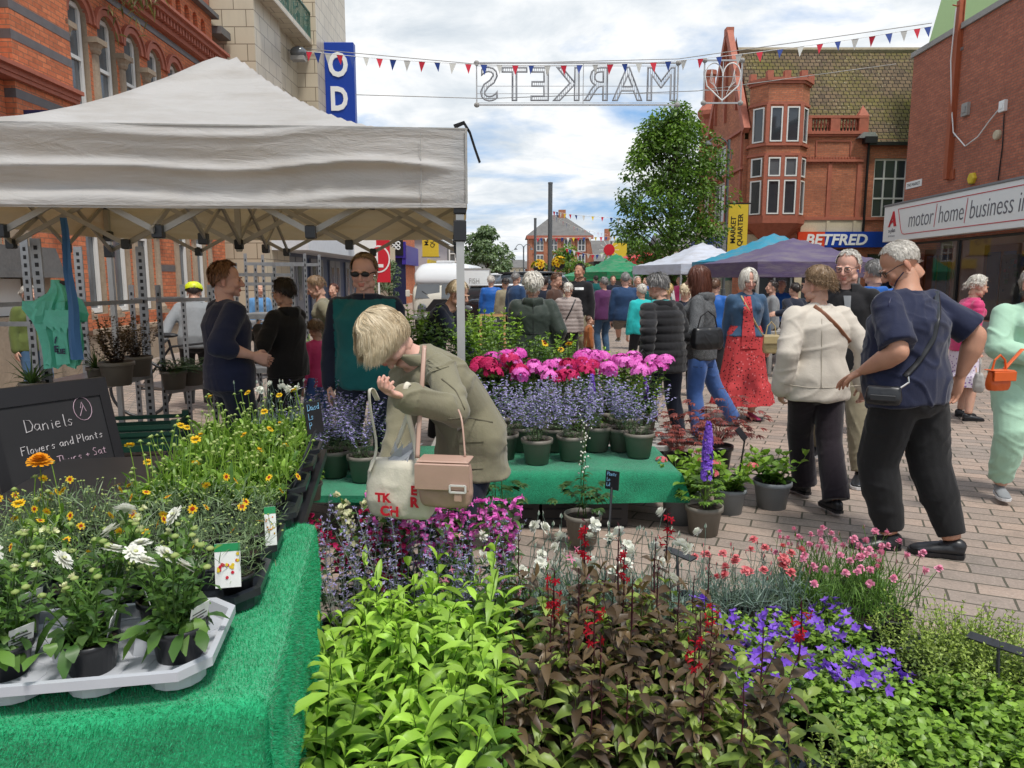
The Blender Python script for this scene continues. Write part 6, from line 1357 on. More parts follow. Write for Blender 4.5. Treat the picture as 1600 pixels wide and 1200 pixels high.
far('f17','man in blue shirt beyond the empty steel trolleys',404,13.0,1.50,40,'skyblue','black_cloth',('short','brown',.02),male=True)
far('f18','red haired woman looking between the olive jacket and sunglasses man',521,12.5,1.50,-20,'black_cloth','black_cloth',('bob','auburn',.14))
far('f19','man in turquoise top half hidden behind the blue sweater',1003,11.5,1.50,-160,'turquoise','black_cloth',('short','silver',.03),male=True)
far('f20','older woman with pink face in the crowd left of the quilted coat',996,16.5,1.64,20,'dark_navy','black_cloth',('short','silver',.03))
far('f21','fair haired woman in the crowd above the blonde curly hair',1037,15.0,1.66,10,'white_cloth','black_cloth',('bob','yellow',.1))
far('f22','man in a dark jacket behind the parka woman',850,14.2,1.62,170,'dark_navy','black_cloth',('short','dark',.03),male=True)
far('f23','person in a dark fleece walking far beyond the purple jacket',958,22,1.68,0,'dark_navy','denim_jacket',('short','brown',.03))
far('f24','dark haired person in grey under the purple tent edge',1208,12.5,1.55,-100,'grey_jersey','black_cloth',('short','dark',.03))
rr=random.Random(11)
cols=['dark_navy','white_cloth','teal_fleece','grey_jersey','brown_cloth','royal_blue','black_cloth','hot_pink','beige_puffer','skyblue']
LK=['dark navy','white','teal','grey','brown','royal blue','black','pink','beige','pale blue']
for i,(px,Y) in enumerate(((912,27),(922,30),(931,26),(968,31),(984,24),(1010,21),(1018,28),(1062,22),(1085,19),(752,30),(934,38),(900,36),(1052,30))):
 if i in (1,3,6,8,10,12):continue
 k=i % 10;far('g%d' % i,'shopper in %s top with %s hair, %s' % (LK[k],['brown','grey','dark'][i % 3],['left of the green tents','before the green tents','beside the purple jacket','beyond the blue sweater','right of the blue sweater','behind the bearded man','beyond the curly blonde hair','left of the brunette','behind the brunette','beyond the blue coat','far beyond the purple jacket','far behind the black hoodie','near the white tent'][i]),
  px,Y,1.62+.1*rr.random(),rr.choice([0,40,150,190,-60]),cols[k],['black_cloth','denim_jacket'][i % 2],('short',['brown','grey','dark'][i % 3],.03))
# ================================================================= PLANTS
class LF:
 """vectorised leaf and petal strips"""
 def __init__(s,seed):s.V=[];s.F=[];s.T=[];s.M=[];s.n=0;s.g=np.random.default_rng(seed)
 def leaves(s,B,D,L,W,droop=.3,fold=.25,K=4,prof='lance',tint=0.0,mi=0,up=None,twist=.3):
  B=np.atleast_2d(np.asarray(B,float));N=len(B);D=np.broadcast_to(np.asarray(D,float),(N,3)).copy();D /= np.linalg.norm(D,axis=1)[:,None]+1e-9
  L=np.broadcast_to(np.asarray(L,float),(N,));W=np.broadcast_to(np.asarray(W,float),(N,));droop=np.broadcast_to(np.asarray(droop,float),(N,));tint=np.broadcast_to(np.asarray(tint,float),(N,))
  U=np.broadcast_to(np.array([0,0,1.0]) if up is None else np.asarray(up,float),(N,3))+s.g.normal(size=(N,3))*twist
  S=np.cross(D,U);S /= np.linalg.norm(S,axis=1)[:,None]+1e-9;Nn=np.cross(S,D);u=np.linspace(0,1,K+1)
  w={'lance':np.sin(pi*np.clip(u,0,1) ** .75) ** .8+.12*(1 -u),'strap':np.interp(u,[0,.1,.75,1],[.5,.9,1,.05]),'ovate':np.sin(pi*u ** .62) ** .7+.06*(1 -u),'spat':np.interp(u,[0,.35,.7,.9,1],[.25,.35,1,.85,.1]),'petal':np.interp(u,[0,.5,.85,1],[.35,.9,1,.55]),'blade':np.interp(u,[0,.3,1],[.7,1,.02])}[prof]
  Z=np.array([0,0,-1.0]);rows=[]
  for k in range(K+1):
   c=B+D*(L*u[k])[:,None]*(1 -.25*np.minimum(droop,1)*u[k])[:,None]+Z*(droop*L*u[k] ** 2)[:,None];h=S*(W*w[k]/2)[:,None];f=Nn*(W*w[k]*fold)[:,None]
   rows.append(np.stack([c -h+f,c,c+h+f],1) if fold else np.stack([c -h,c+h],1))
  A=np.stack(rows,1);m=A.shape[2];s.V.append(A.reshape(-1,3));s.T.append(np.repeat(tint,(K+1)*m));i0=s.n+np.arange(N)*(K+1)*m
  q=[]
  for k in range(K):
   for j in range(m -1):q.append(np.stack([i0+k*m+j,i0+k*m+j+1,i0+(k+1)*m+j+1,i0+(k+1)*m+j],1))
  q=np.concatenate(q);s.F.append(q);s.M.append(np.full(len(q),mi));s.n += len(A.reshape(-1,3))
 def stems(s,P0,P1,r0,r1,bend=0.05,K=4,tint=0.0,mi=0,sides=3):
  P0=np.atleast_2d(P0).astype(float);P1=np.atleast_2d(P1).astype(float);N=len(P0);b=s.g.normal(size=(N,3))*bend;b[:,2]=0;r0=np.broadcast_to(r0,(N,));r1=np.broadcast_to(r1,(N,));L=np.linalg.norm(P1 -P0,axis=1)[:,None];rows=[];u=np.linspace(0,1,K+1)
  for k in range(K+1):
   c=P0+(P1 -P0)*u[k]+b*L*sin(pi*u[k]) ;r=(r0+(r1 -r0)*u[k])[:,None]
   rows.append(np.stack([c+r*np.array([cos(a),sin(a),0]) for a in np.arange(sides)*2*pi/sides],1))
  A=np.stack(rows,1);s.V.append(A.reshape(-1,3));s.T.append(np.full(A.size // 3,tint));i0=s.n+np.arange(N)*(K+1)*sides;q=[]
  for k in range(K):
   for j in range(sides):q.append(np.stack([i0+k*sides+j,i0+k*sides+(j+1) % sides,i0+(k+1)*sides+(j+1) % sides,i0+(k+1)*sides+j],1))
  q=np.concatenate(q);s.F.append(q);s.M.append(np.full(len(q),mi));s.n += A.size // 3
  return lambda t:P0+(P1 -P0)*t+b*L*sin(pi*t)
 def blobs(s,C_,r,mi=0,tint=0.0,flat=1.0):
  C_=np.atleast_2d(C_);N=len(C_);r=np.broadcast_to(r,(N,));o=np.array([(0,0,1),(1,0,.3),(.31,.95,.3),(-.81,.59,.3),(-.81,-.59,.3),(.31,-.95,.3),(.81,.59,-.4),(-.31,.95,-.4),(-1,0,-.4),(-.31,-.95,-.4),(.81,-.59,-.4),(0,0,-1)])*np.array([1,1,flat])
  f=[(0,1,2),(0,2,3),(0,3,4),(0,4,5),(0,5,1),(1,6,2),(2,7,3),(3,8,4),(4,9,5),(5,10,1),(2,6,7),(3,7,8),(4,8,9),(5,9,10),(1,10,6),(11,7,6),(11,8,7),(11,9,8),(11,10,9),(11,6,10)]
  A=C_[:,None]+o[None]*r[:,None,None];s.V.append(A.reshape(-1,3));s.T.append(np.full(N*12,tint));i0=s.n+np.arange(N)*12;q=np.concatenate([np.stack([i0+a,i0+b,i0+c,i0+c],1) for a,b,c in f]);s.F.append(q);s.M.append(np.full(len(q),mi));s.n += N*12
 def rings(s,C_,Nn,R,W,n,tilt=.15,droop=0.0,mi=0,tint=0.0,K=2,jitter=.08,prof='petal',fold=0.0):
  """n petals round each centre C_ with axis Nn"""
  C_=np.atleast_2d(C_);N=len(C_);Nn=np.broadcast_to(np.asarray(Nn,float),(N,3));Nn=Nn/(np.linalg.norm(Nn,axis=1)[:,None]+1e-9);a=np.cross(Nn,[.3,.9,.1]);a /= np.linalg.norm(a,axis=1)[:,None]+1e-9;b=np.cross(Nn,a);ph=s.g.uniform(0,6.28,(N,1))+np.arange(n)[None]*2*pi/n+s.g.normal(size=(N,n))*jitter
  D=a[:,None]*np.cos(ph)[...,None]+b[:,None]*np.sin(ph)[...,None]+Nn[:,None]*tilt;D=D.reshape(-1,3);B=np.repeat(C_,n,0);R=np.repeat(np.broadcast_to(R,(N,)),n)*s.g.uniform(.9,1.08,N*n)
  s.leaves(B,D,R,W if np.ndim(W) ==0 else np.repeat(W,n),droop,fold,K,prof,np.repeat(np.broadcast_to(tint,(N,)),n),mi,np.repeat(Nn,n,0),.05)
 def mesh(s,name,mats):
  V=np.concatenate(s.V);F=np.concatenate(s.F);me=bpy.data.meshes.new(name);nf=len(F);me.vertices.add(len(V));me.vertices.foreach_set('co',V.ravel())
  tri=F[:,2] ==F[:,3];lt=np.where(tri,3,4);ls=np.concatenate([[0],np.cumsum(lt)[:-1]]);li=np.concatenate([r[:3] if t else r for r,t in zip(F,tri)]) if tri.any() else F.ravel()
  me.loops.add(len(li));me.loops.foreach_set('vertex_index',li);me.polygons.add(nf);me.polygons.foreach_set('loop_start',ls);
  for m in mats:me.materials.append(m)
  me.polygons.foreach_set('material_index',np.concatenate(s.M));me.polygons.foreach_set('use_smooth',[True]*nf);a=me.attributes.new('tint','FLOAT','POINT');a.data.foreach_set('value',np.concatenate(s.T));me.update(calc_edges=True);me.validate();return me
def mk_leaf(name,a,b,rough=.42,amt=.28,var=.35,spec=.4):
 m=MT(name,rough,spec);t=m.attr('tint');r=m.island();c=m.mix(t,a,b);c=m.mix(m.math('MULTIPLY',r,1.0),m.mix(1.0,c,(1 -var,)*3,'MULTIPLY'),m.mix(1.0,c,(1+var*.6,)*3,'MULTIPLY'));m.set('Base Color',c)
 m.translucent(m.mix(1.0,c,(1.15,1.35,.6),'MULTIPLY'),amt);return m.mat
def mk_petal(name,a,b,amt=.3):
 m=MT(name,.6,.2);c=m.mix(m.math('ADD',m.math('MULTIPLY',m.island(),.55),m.math('MULTIPLY',m.attr('tint'),.6),True),a,b);m.set('Base Color',c);m.translucent(c,amt);return m.mat
LM={k:mk_leaf('leaf_' +k,*v) for k,v in dict(lime=((.055,.15,.022),(.35,.57,.07)),mid=((.048,.12,.024),(.19,.34,.06)),bright=((.065,.15,.022),(.28,.45,.06)),dark=((.035,.085,.028),(.10,.18,.04)),purple=((.045,.030,.024),(.19,.125,.055)),olive=((.085,.15,.030),(.34,.44,.09)),glauc=((.13,.20,.18),(.30,.40,.34)),grey=((.20,.25,.21),(.36,.41,.36)),maple=((.15,.035,.03),(.36,.09,.07)),sage=((.11,.18,.085),(.26,.35,.17))).items()}
PM={k:mk_petal('petal_' +k,*v) for k,v in dict(white=((.72,.74,.62),(.88,.88,.82)),yellow=((.72,.42,.01),(.85,.58,.03)),orange=((.75,.28,.01),(.85,.42,.02)),redeye=((.28,.02,.01),(.45,.06,.01)),cream=((.62,.66,.32),(.80,.80,.55)),lilac=((.30,.26,.56),(.52,.48,.78)),magenta=((.66,.04,.42),(.90,.26,.72)),crimson=((.42,.008,.07),(.68,.04,.18)),pink=((.70,.16,.30),(.86,.42,.55)),red=((.26,.004,.014),(.52,.012,.03)),violet=((.17,.06,.58),(.36,.18,.80)),purplebud=((.05,.012,.02),(.10,.03,.035)),ggreen=((.30,.40,.12),(.45,.52,.2)),salmon=((.66,.08,.12),(.8,.3,.3))).items()}
M_SOIL=plain('potting_compost',(.022,.014,.009),.95,var=.5,bump=.6,scale=60)
M_POTG=plain('taupe_plastic_pot',(.17,.155,.13),.5,var=.12);M_POTGR=plain('grey_plastic_pot',(.20,.22,.235),.4,var=.08);M_POTB=plain('black_plastic_pot',(.012,.013,.016),.35,.5,var=.3)
def sph(g,N,up=.2):v=g.normal(size=(N,3));v[:,2]=np.abs(v[:,2])+up;return v/np.linalg.norm(v,axis=1)[:,None]
def ringdir(g,N,el0,el1):a=g.uniform(0,6.28,N);e=np.radians(g.uniform(el0,el1,N));return np.stack([np.cos(a)*np.cos(e),np.sin(a)*np.cos(e),np.sin(e)],1)
def leafy_stems(p,n,spread,h,leafL,leafW,gap,mat,top=.5,el=(15,50),droop=.35,prof='lance',r=.0022,base=.04,bend=.06,stem_t=.2,pairs=2,lean=.25,K=4,hv=.15):
 g=p.g;a=g.uniform(0,6.28,n);q=np.sqrt(g.random(n))*base;P0=np.stack([q*np.cos(a),q*np.sin(a),a*0],1);H=h*g.uniform(1 -hv,1+hv*.6,n);P1=P0+np.stack([np.cos(a)*spread*(.3+q/base),np.sin(a)*spread*(.3+q/base),H],1)+g.normal(size=(n,3))*[.015,.015,0]
 f=p.stems(P0,P1,r,r*.6,bend,5,stem_t,mat);m=int(h/gap)
 for k in range(m):
  t=(k+.6)/m*.97;C_=f(t);
  for j in range(pairs):
   ph=a*3+k*1.75+j*2*pi/pairs+g.normal(size=n)*.25;e=np.radians(g.uniform(*el,n)+(25 if t >.85 else 0));D=np.stack([np.cos(ph)*np.cos(e),np.sin(ph)*np.cos(e),np.sin(e)],1);sc=np.interp(t,[0,.35,.8,1],[.7,1,.9,.55]);p.leaves(C_,D,leafL*sc*g.uniform(.8,1.15,n),leafW*sc,droop*g.uniform(.5,1.4,n),.22,K,prof,np.clip(top*t ** 2*1.6+g.normal(size=n)*.12,0,1),mat)
 return f,P1
def pl_lime(p):leafy_stems(p,6,.06,.36,.125,.025,.042,0,top=.8,el=(5,50),droop=.5,base=.055,hv=.3);g=p.g;leafy_stems(p,4,.07,.22,.11,.024,.045,0,top=.3,base=.06)
def pl_lobelia(p):
 f,P1=leafy_stems(p,4,.06,.36,.105,.030,.040,0,top=.4,el=(5,45),droop=.45,base=.05,stem_t=.3,pairs=2,hv=.3);g=p.g;leafy_stems(p,6,.08,.28,.11,.034,.045,2,top=.5,el=(0,40),droop=.5,base=.05,pairs=2)
 k=g.integers(1,3);P_=P1[:k];f2=p.stems(P_ -[0,0,.02],P_+[0,0,.15],.003,.0018,.02,4,0,3)
 for t in np.linspace(.1,1,9):C_=f2(t);p.leaves(C_,ringdir(g,k,20,60),.022,.006,.1,.1,2,'lance',.3,3)
 if g.random() <.6:
  for t in np.linspace(.3,.8,4):
   C_=f2(t);D=ringdir(g,k,-10,40)
   for q in range(2):D=ringdir(g,k,-10,35);p.leaves(C_,D,.026,.008,.3,.3,3,'strap',g.random(),1);p.rings(C_+D*.024,D+[0,0,-.5],.014,.007,5,.0,.2,1,.6)
def pl_daisy(p):
 g=p.g;p.leaves(np.zeros((44,3))+g.normal(size=(44,3))*[.025,.025,0]+[0,0,.01],ringdir(g,44,10,78),g.uniform(.07,.115,44),.029,g.uniform(.35,.9,44),.12,5,'spat',g.uniform(0,.8,44),0)
 f,P1=leafy_stems(p,14,.07,.17,.06,.018,.03,0,top=.4,el=(20,60),droop=.35,prof='spat',base=.03,r=.0022,hv=.3);n=len(P1);N_=sph(g,n,.8);k=5
 p.blobs(P1[k:],.0085,2,.2,.7);C_=P1[:k]+[0,0,.008];fl=g.random(k) >.35;
 if fl.any():C1,N1=C_[fl],N_[:k][fl];[p.rings(C1+N1*.002*j,N1,.027 -.006*j,.0075,17,.1+.28*j,.12,1,.8 -.1*j) for j in range(3)];p.blobs(C1+N1*.006,.006,3,0,.6)
 if (~fl).any():C1,N1=C_[~fl],N_[:k][~fl];p.rings(C1,N1,.014,.005,12,1.3,.05,3,.2);p.blobs(C1,.008,2,.4,.6)
def pl_core(p):   # fine leaved coreopsis with yellow and red flowers
 g=p.g;n=150;B=g.normal(size=(n,3))*[.045,.045,.0];B[:,2]=g.uniform(0,.14,n);p.leaves(B,ringdir(g,n,10,75),g.uniform(.05,.09,n),.0042,g.uniform(.1,.6,n),.0,4,'blade',g.uniform(0,.8,n),0);P0=g.normal(size=(14,3))*[.03,.03,0];P1=P0+np.stack([g.normal(size=14)*.05,g.normal(size=14)*.05,g.uniform(.12,.19,14)],1);p.stems(P0,P1,.0012,.001,.1,4,.5,0)
 k=2;N_=sph(g,k,.6);p.rings(P1[:k],N_,.017,.010,8,.1,.1,1,.6);p.rings(P1[:k]+N_*.001,N_,.008,.006,8,.05,.05,2,.6);p.blobs(P1[:k],.0035,2,.3,.6);p.blobs(P1[k:],.0045,3,.2,.8)
def pl_strap(p):  # strap leaved coreopsis with tall buds
 g=p.g;n=60;B=g.normal(size=(n,3))*[.03,.03,.0];B[:,2]=g.uniform(0,.06,n);p.leaves(B,ringdir(g,n,35,82),g.uniform(.08,.15,n),.016,g.uniform(.2,.7,n),.15,6,'strap',g.uniform(0,.9,n),0)
 m=7;P0=g.normal(size=(m,3))*[.03,.03,0];P1=P0+np.stack([g.normal(size=m)*.05,g.normal(size=m)*.05,g.uniform(.13,.26,m)],1);p.stems(P0,P1,.0020,.0016,.05,5,.75,0,4);p.rings(P1,[0,0,1],.015,.005,7,.15,0,0,.9,prof='lance');p.blobs(P1+[0,0,.005],.0078,3,.3,.8)
 if g.random() <.60:C_=P1[:1]+[0,0,.008];[p.rings(C_,sph(g,1,1.5),.020 -.004*j,.010,11,.25+.4*j,.1,1,.4) for j in range(3)]
def pl_pompon(p):
 pl_strap(p);g=p.g;C_=np.array([[0,0,.27]]);p.stems([[0,0,0]],C_,.003,.002,.02,4,.6,0);[p.rings(C_+[0,0,.004*j],[0,-.2,1],.040 -.005*j,.012,20 -2*j,.12+.22*j,.05,2,.3) for j in range(6)]
def pl_nepeta(p):
 g=p.g;f,P1=leafy_stems(p,30,.13,.30,.020,.011,.028,0,top=.5,el=(-5,45),droop=.2,prof='ovate',r=.0013,base=.05,K=2,bend=.08,hv=.3);n=30
 for t in np.linspace(.42,1.0,10):
  C_=f(t)+g.normal(size=(n,3))*.004;D=ringdir(g,n*3,-15,50);p.leaves(np.repeat(C_,3,0),D,.017*(1.25 -.5*t),.010,.2,0,2,'petal',g.uniform(0,1,n*3),1)
def pl_phlox(p,mi=1):
 f,P1=leafy_stems(p,8,.07,.30,.075,.018,.04,0,top=.3,base=.05);g=p.g
 for c in P1:
  k=34;d=sph(g,k,.0);C_=c+d*[.052,.052,.045];p.rings(C_,d,.0155,.0130,5,.05,.05,mi,g.uniform(.1,1),K=2)
def pl_crimson(p):pl_phlox(p,2)
def pl_dianthus(p,mi=1,nf=4,mound=170,wid=.0038,fr=.019,h=.17):
 g=p.g;n=mound;B=g.normal(size=(n,3))*[.04,.04,.0];B[:,2]=g.uniform(0,.09,n);p.leaves(B,ringdir(g,n,15,85),g.uniform(.05,.10,n),wid,g.uniform(.0,.35,n),.0,3,'blade',g.uniform(0,1,n),0);m=nf+5;P0=g.normal(size=(m,3))*[.03,.03,0];P1=P0+np.stack([g.normal(size=m)*.045,g.normal(size=m)*.045,g.uniform(.9,1.2,m)*h],1);p.stems(P0,P1,.0014,.0011,.05,4,.3,0)
 for j in range(4):C_=P0+(P1 -P0)*(.35+.15*j);p.leaves(C_,ringdir(g,m,30,70),.035,.003,.1,0,3,'blade',.4,0)
 for c in P1[:nf]:
  N_=sph(g,1,.9)[0];
  for j in range(4):p.rings([c+N_*.003*j],N_,fr*(1 -.14*j),fr*.62,7,.15+.35*j,.1,mi,g.uniform(0,1),jitter=.4)
 p.leaves(P1[nf:] -[0,0,.006],[0,0,1],.016,.007,0,.5,3,'lance',.6,0);p.leaves(P1[nf:] -[0,0,.006],[0,0,1],.018,.006,0,.5,3,'lance',.6,mi)
def pl_dianthus2(p):pl_dianthus(p,2,7,190,.003,.0135,.16)
def pl_dianthusw(p):pl_dianthus(p,1,2,240,.0036,.024,.24)
def pl_camp(p,fl=True,dens=230,sz=.019):
 g=p.g;n=dens;d=sph(g,n,.12);B=d*np.array([.085,.085,.105])*g.uniform(.55,1.05,(n,1));p.leaves(B -ringdir(g,n,-20,20)*.006,ringdir(g,n,-25,40),g.uniform(.8,1.3,n)*sz,sz*.95,.25,.12,3,'ovate',np.clip(B[:,2]*8+g.normal(size=n)*.2,0,1),0);m=30;P0=g.normal(size=(m,3))*[.02,.02,0];p.stems(P0,B[:m],.0011,.0009,.08,3,.5,0)
 if fl:k=16;i=g.choice(np.where(B[:,2] >.045)[0],k);N_=d[i]+g.normal(size=(k,3))*.3+[0,-.3,0];p.rings(B[i]*1.08+[0,0,.010],N_,.019,.0125,5,.35,.0,1,g.uniform(0,1,k),prof='lance');p.rings(B[i]*1.06+[0,0,.006],N_,.008,.006,5,.8,.0,1,0)
def pl_mound(p):pl_camp(p,False,250,.022)
def pl_sprig(p):leafy_stems(p,34,.06,.15,.017,.008,.014,0,top=.9,el=(10,50),droop=.1,r=.0010,base=.06,K=2,hv=.35)
def pl_russian(p):
 g=p.g;f,P1=leafy_stems(p,11,.11,.50,.026,.005,.05,0,top=.3,el=(0,50),droop=.1,r=.0017,base=.04,stem_t=.9,K=2,bend=.08,hv=.25);n=11
 for t in np.linspace(.42,.98,12):
  C_=f(t);a=ringdir(g,n,10,50);L_=.05*(1.15 -t);p.stems(C_,C_+a*L_,.0007,.0005,0,1,.9,0)
  for q in (.35,.7,1.0):p.leaves(np.repeat(C_+a*L_*q,2,0),ringdir(g,n*2,-10,50),.0085,.005,.1,0,2,'petal',g.uniform(0,1,n*2),1)
def pl_pens(p,mi=1):
 f,P1=leafy_stems(p,6,.05,.46,.080,.022,.045,0,top=.2,el=(5,45),droop=.4,base=.04,hv=.2);g=p.g;n=6
 for t in np.linspace(.62,1.0,7):
  for q in range(2):C_=f(t);D=ringdir(g,n,-20,25);L_=.030*(1.25 -.45*t);p.leaves(C_,D,L_,.011,.15,.35,3,'strap',g.random(),mi);p.leaves(C_,D,L_,.011,.15,-.35,3,'strap',g.random(),mi);p.rings(C_+D*L_*.85 -[0,0,.004],D,.013,.011,5,.45,.1,mi,.9)
def pl_gaura(p):
 g=p.g;f,P1=leafy_stems(p,12,.09,.36,.045,.009,.05,0,top=.2,el=(10,50),droop=.2,r=.0012,base=.04,stem_t=.2,K=3,bend=.1,hv=.3);
 for t in (.86,.93,1.0):i=g.choice(12,4,replace=False);C_=f(t)[i]+g.normal(size=(4,3))*.006;p.rings(C_,sph(g,4,.1)*[1,1,.5],.017,.008,4,.2,.1,1,g.uniform(0,1,4),jitter=.3,prof='spat')
 p.leaves(f(.97),[0,0,1],.014,.003,0,0,2,'lance',.5,2)
def pl_delph(p):
 g=p.g;pl_cut(p,26,.12,.04);P1=np.array([[.01,0,.46]]);f=p.stems([[0,0,0]],P1,.004,.0025,.02,6,.4,0,5)
 for t in np.linspace(.36,1.02,26):k=6;a=ringdir(g,k,-5,30);C_=f(t)+a*.026*np.interp(t,[.36,.8,1.02],[1,.85,.35]);p.rings(C_,a,.017*np.interp(t,[.36,.8,1.02],[1,.9,.4]),.012,6,.25,.05,1,g.uniform(0,1,k));p.rings(C_+a*.002,a,.007,.005,5,.6,0,1,1)
def pl_cut(p,n=16,R_=.14,h0=.02,spike=False):   # deeply cut palmate leaves
 g=p.g;D=ringdir(g,n,15,70);L_=g.uniform(.6,1.1,n)*R_;P0=np.zeros((n,3))+[0,0,h0];P1=P0+D*L_[:,None];p.stems(P0,P1,.0014,.001,.1,3,.4,0)
 for j,a in enumerate((-1.1,-.55,0,.55,1.1)):
  for w,(q,s_) in enumerate(((0,1),(.45,.5),(-.45,.5))):
   fw=D*[1,1,.15];fw /= np.linalg.norm(fw,axis=1)[:,None];sd=np.cross(fw,[0,0,1.0]);dd=fw*cos(a)+sd*sin(a);dq=fw*cos(a+q)+sd*sin(a+q);p.leaves(P1+dd*(.018 if w else 0),dq,R_*.42*s_*(1 -.18*abs(a)),R_*.10,.35,.1,3,'lance',g.uniform(0,.7,n),0,twist=.1)
def pl_bud(p):     # tall cream bud spike over cut foliage
 g=p.g;pl_cut(p,20,.15,.04);k=3;P0=g.normal(size=(k,3))*[.015,.015,0];P1=P0+np.stack([g.normal(size=k)*.03,g.normal(size=k)*.03,g.uniform(.42,.58,k)],1);f=p.stems(P0,P1,.003,.0015,.03,6,.6,0,4)
 for t in np.linspace(.5,1,11):C_=f(t)+ringdir(g,k,0,40)*.014;p.blobs(C_,.0055*(1.3 -.6*t),1,.7,1.2)
 for t in np.linspace(.15,.6,4):C_=f(t);p.leaves(np.repeat(C_,3,0),ringdir(g,9,0,40),.05,.014,.4,.1,3,'lance',.3,0)
def pl_hydr(p,fl=0):
 f,P1=leafy_stems(p,15,.14,.22,.115,.065,.045,0,top=.7,el=(10,45),droop=.35,prof='ovate',r=.0035,base=.05,hv=.25);g=p.g
 for c in P1[:fl]:k=22;d=sph(g,k,.2);p.rings(c+[0,0,.015]+d*[.04,.04,.026],d,.012,.012,4,.1,.05,1,g.uniform(0,1,k))
def pl_hydr_f(p):pl_hydr(p,3)
def pl_maple(p):
 g=p.g;n=110;D=ringdir(g,n,5,65);L_=g.uniform(.08,.32,n);P0=np.zeros((n,3))+[0,0,.03];P1=P0+D*L_[:,None]+[0,0,.05];p.stems(P0,P1,.0016,.0008,.12,4,.4,0)
 for a in (-1.3,-.75,-.3,0.1,.55,1.05):fw=D*[1,1,.1];fw /= np.linalg.norm(fw,axis=1)[:,None];sd=np.cross(fw,[0,0,1.0]);p.leaves(P1,fw*cos(a)+sd*sin(a),.06*(1 -.2*abs(a)),.014,.35,.1,4,'lance',g.uniform(0,1,n),0,twist=.15)
def pl_grass(p):g=p.g;n=120;B=g.normal(size=(n,3))*[.03,.03,0];p.leaves(B,ringdir(g,n,55,86),g.uniform(.28,.50,n),.0065,g.uniform(.05,.5,n),0,6,'blade',g.uniform(0,1,n),0)
def pl_cordy(p):g=p.g;n=44;p.leaves(np.zeros((n,3)),ringdir(g,n,25,80),g.uniform(.28,.5,n),.016,g.uniform(.15,.8,n),.2,7,'blade',g.uniform(0,1,n),0)
def pl_helen(p):
 f,P1=leafy_stems(p,9,.08,.34,.06,.014,.035,0,top=.4,base=.05);g=p.g;k=5;N_=sph(g,k,.5);p.rings(P1[:k],N_,.024,.013,10,.0,.2,1,g.uniform(0,1,k));p.blobs(P1[:k]+N_*.004,.010,2,.2,.7)
def pl_leafy(p):leafy_stems(p,20,.11,.34,.06,.022,.03,0,top=.9,el=(5,50),droop=.3,base=.06,hv=.3)
def pl_smoke(p):leafy_stems(p,34,.16,.36,.036,.022,.022,0,top=.6,el=(0,55),droop=.2,prof='ovate',r=.0014,base=.05,K=2,hv=.35,bend=.1)
def pl_fern(p):
 g=p.g;n=40;D=ringdir(g,n,25,80)
 for k in range(n):
  L_=g.uniform(.22,.36);u=np.linspace(.1,1,16);c=D[k]*L_*u[:,None]+np.array([0,0,-.5])*(L_*u ** 2)[:,None];fw=D[k]*[1,1,.2];fw /= np.linalg.norm(fw)
  for s_ in (-1,1):sd=np.cross(fw,[0,0,1.0])*s_;p.leaves(c,sd+fw*.5,(.06*np.sin(pi*u*.93+.1)),.013,.3,0,2,'lance',g.uniform(0,.8,16),0,twist=.1)
# name, plant word, builder, pot (mat, top r, base r, h), materials, has flowers by material index >= 1
def pot_mesh(b,rt,rb,h):b.lathe([(.001,.002),(rb,.0),(rb+(rt -rb)*.8,h*.80),(rt*1.0,h*.82),(rt*1.06,h*.83),(rt*1.06,h),(rt*.99,h),(rt*.95,h*.86)],28)
PROTO={};USED=set()
def protos(kind,fn,potm,rt,rb,h,mats,n=3,cat='potted plant',name='potted_plant',pscale=1.0,tag_=None):
 PROTO[kind]=[]
 for i in range(n):
  r=thing(name,'x',cat,(0,0,-50));b=MB();pot_mesh(b,rt,rb,h);pt=b.build('pot',potm,r,smooth=False)
  for pl_ in pt.data.polygons:pl_.use_smooth=abs(pl_.normal.z) <.6
  b=MB();b.lathe([(rt*.955,h*.87),(rt*.6,h*.885),(.001,h*.88)],20);b.build('soil',M_SOIL,pt,smooth=True)
  p=LF(hash(kind) % 1000+i*17 if False else sum(map(ord,kind))+i*17);fn(p);me=p.mesh('foliage',mats);V=np.empty(len(me.vertices)*3);me.vertices.foreach_get('co',V);V=V.reshape(-1,3)*pscale+[0,0,h*.86];me.vertices.foreach_set('co',V.ravel());me.update();link('foliage',me,r)
  if tag_:
   b=MB();b.M=Matrix.Translation((.35*rt,-.55*rt,h*.8)) @ Matrix.Rotation(.25,4,'X');w_,hh=tag_;b.box(-w_,w_,-.0006,.0006,0,hh);q=b.build('plant_label',M_WHITEP,r);c=MB();c.M=b.M;[c.box(-w_*.8,w_*(.8 -.3*(k % 2)),-.0012,-.00065,hh*(.25+.14*k),hh*(.30+.14*k)) for k in range(4)];c.build('label_print',plain('label_print',(.1,.1,.1)),q)
  PROTO[kind].append(r)
PR=random.Random(77)
def put(kind,loc,label,group=None,scale=1.0,rot=None):
 i=PR.randrange(len(PROTO[kind]));src=PROTO[kind][i];rot=PR.uniform(0,6.28) if rot is None else rot
 if src.name not in USED:USED.add(src.name);src.location=loc;src.rotation_euler=(0,0,rot);src.scale=(scale,)*3;src['label']=label;r=src;SRC[src.name]=1
 else:r=dup(src,loc,rot,scale,label)
 if group:r['group']=group
 elif 'group' in r:del r['group']
 return r
SRC={}
ORD=['first','second','third','fourth','fifth','sixth','seventh','eighth','ninth','tenth']
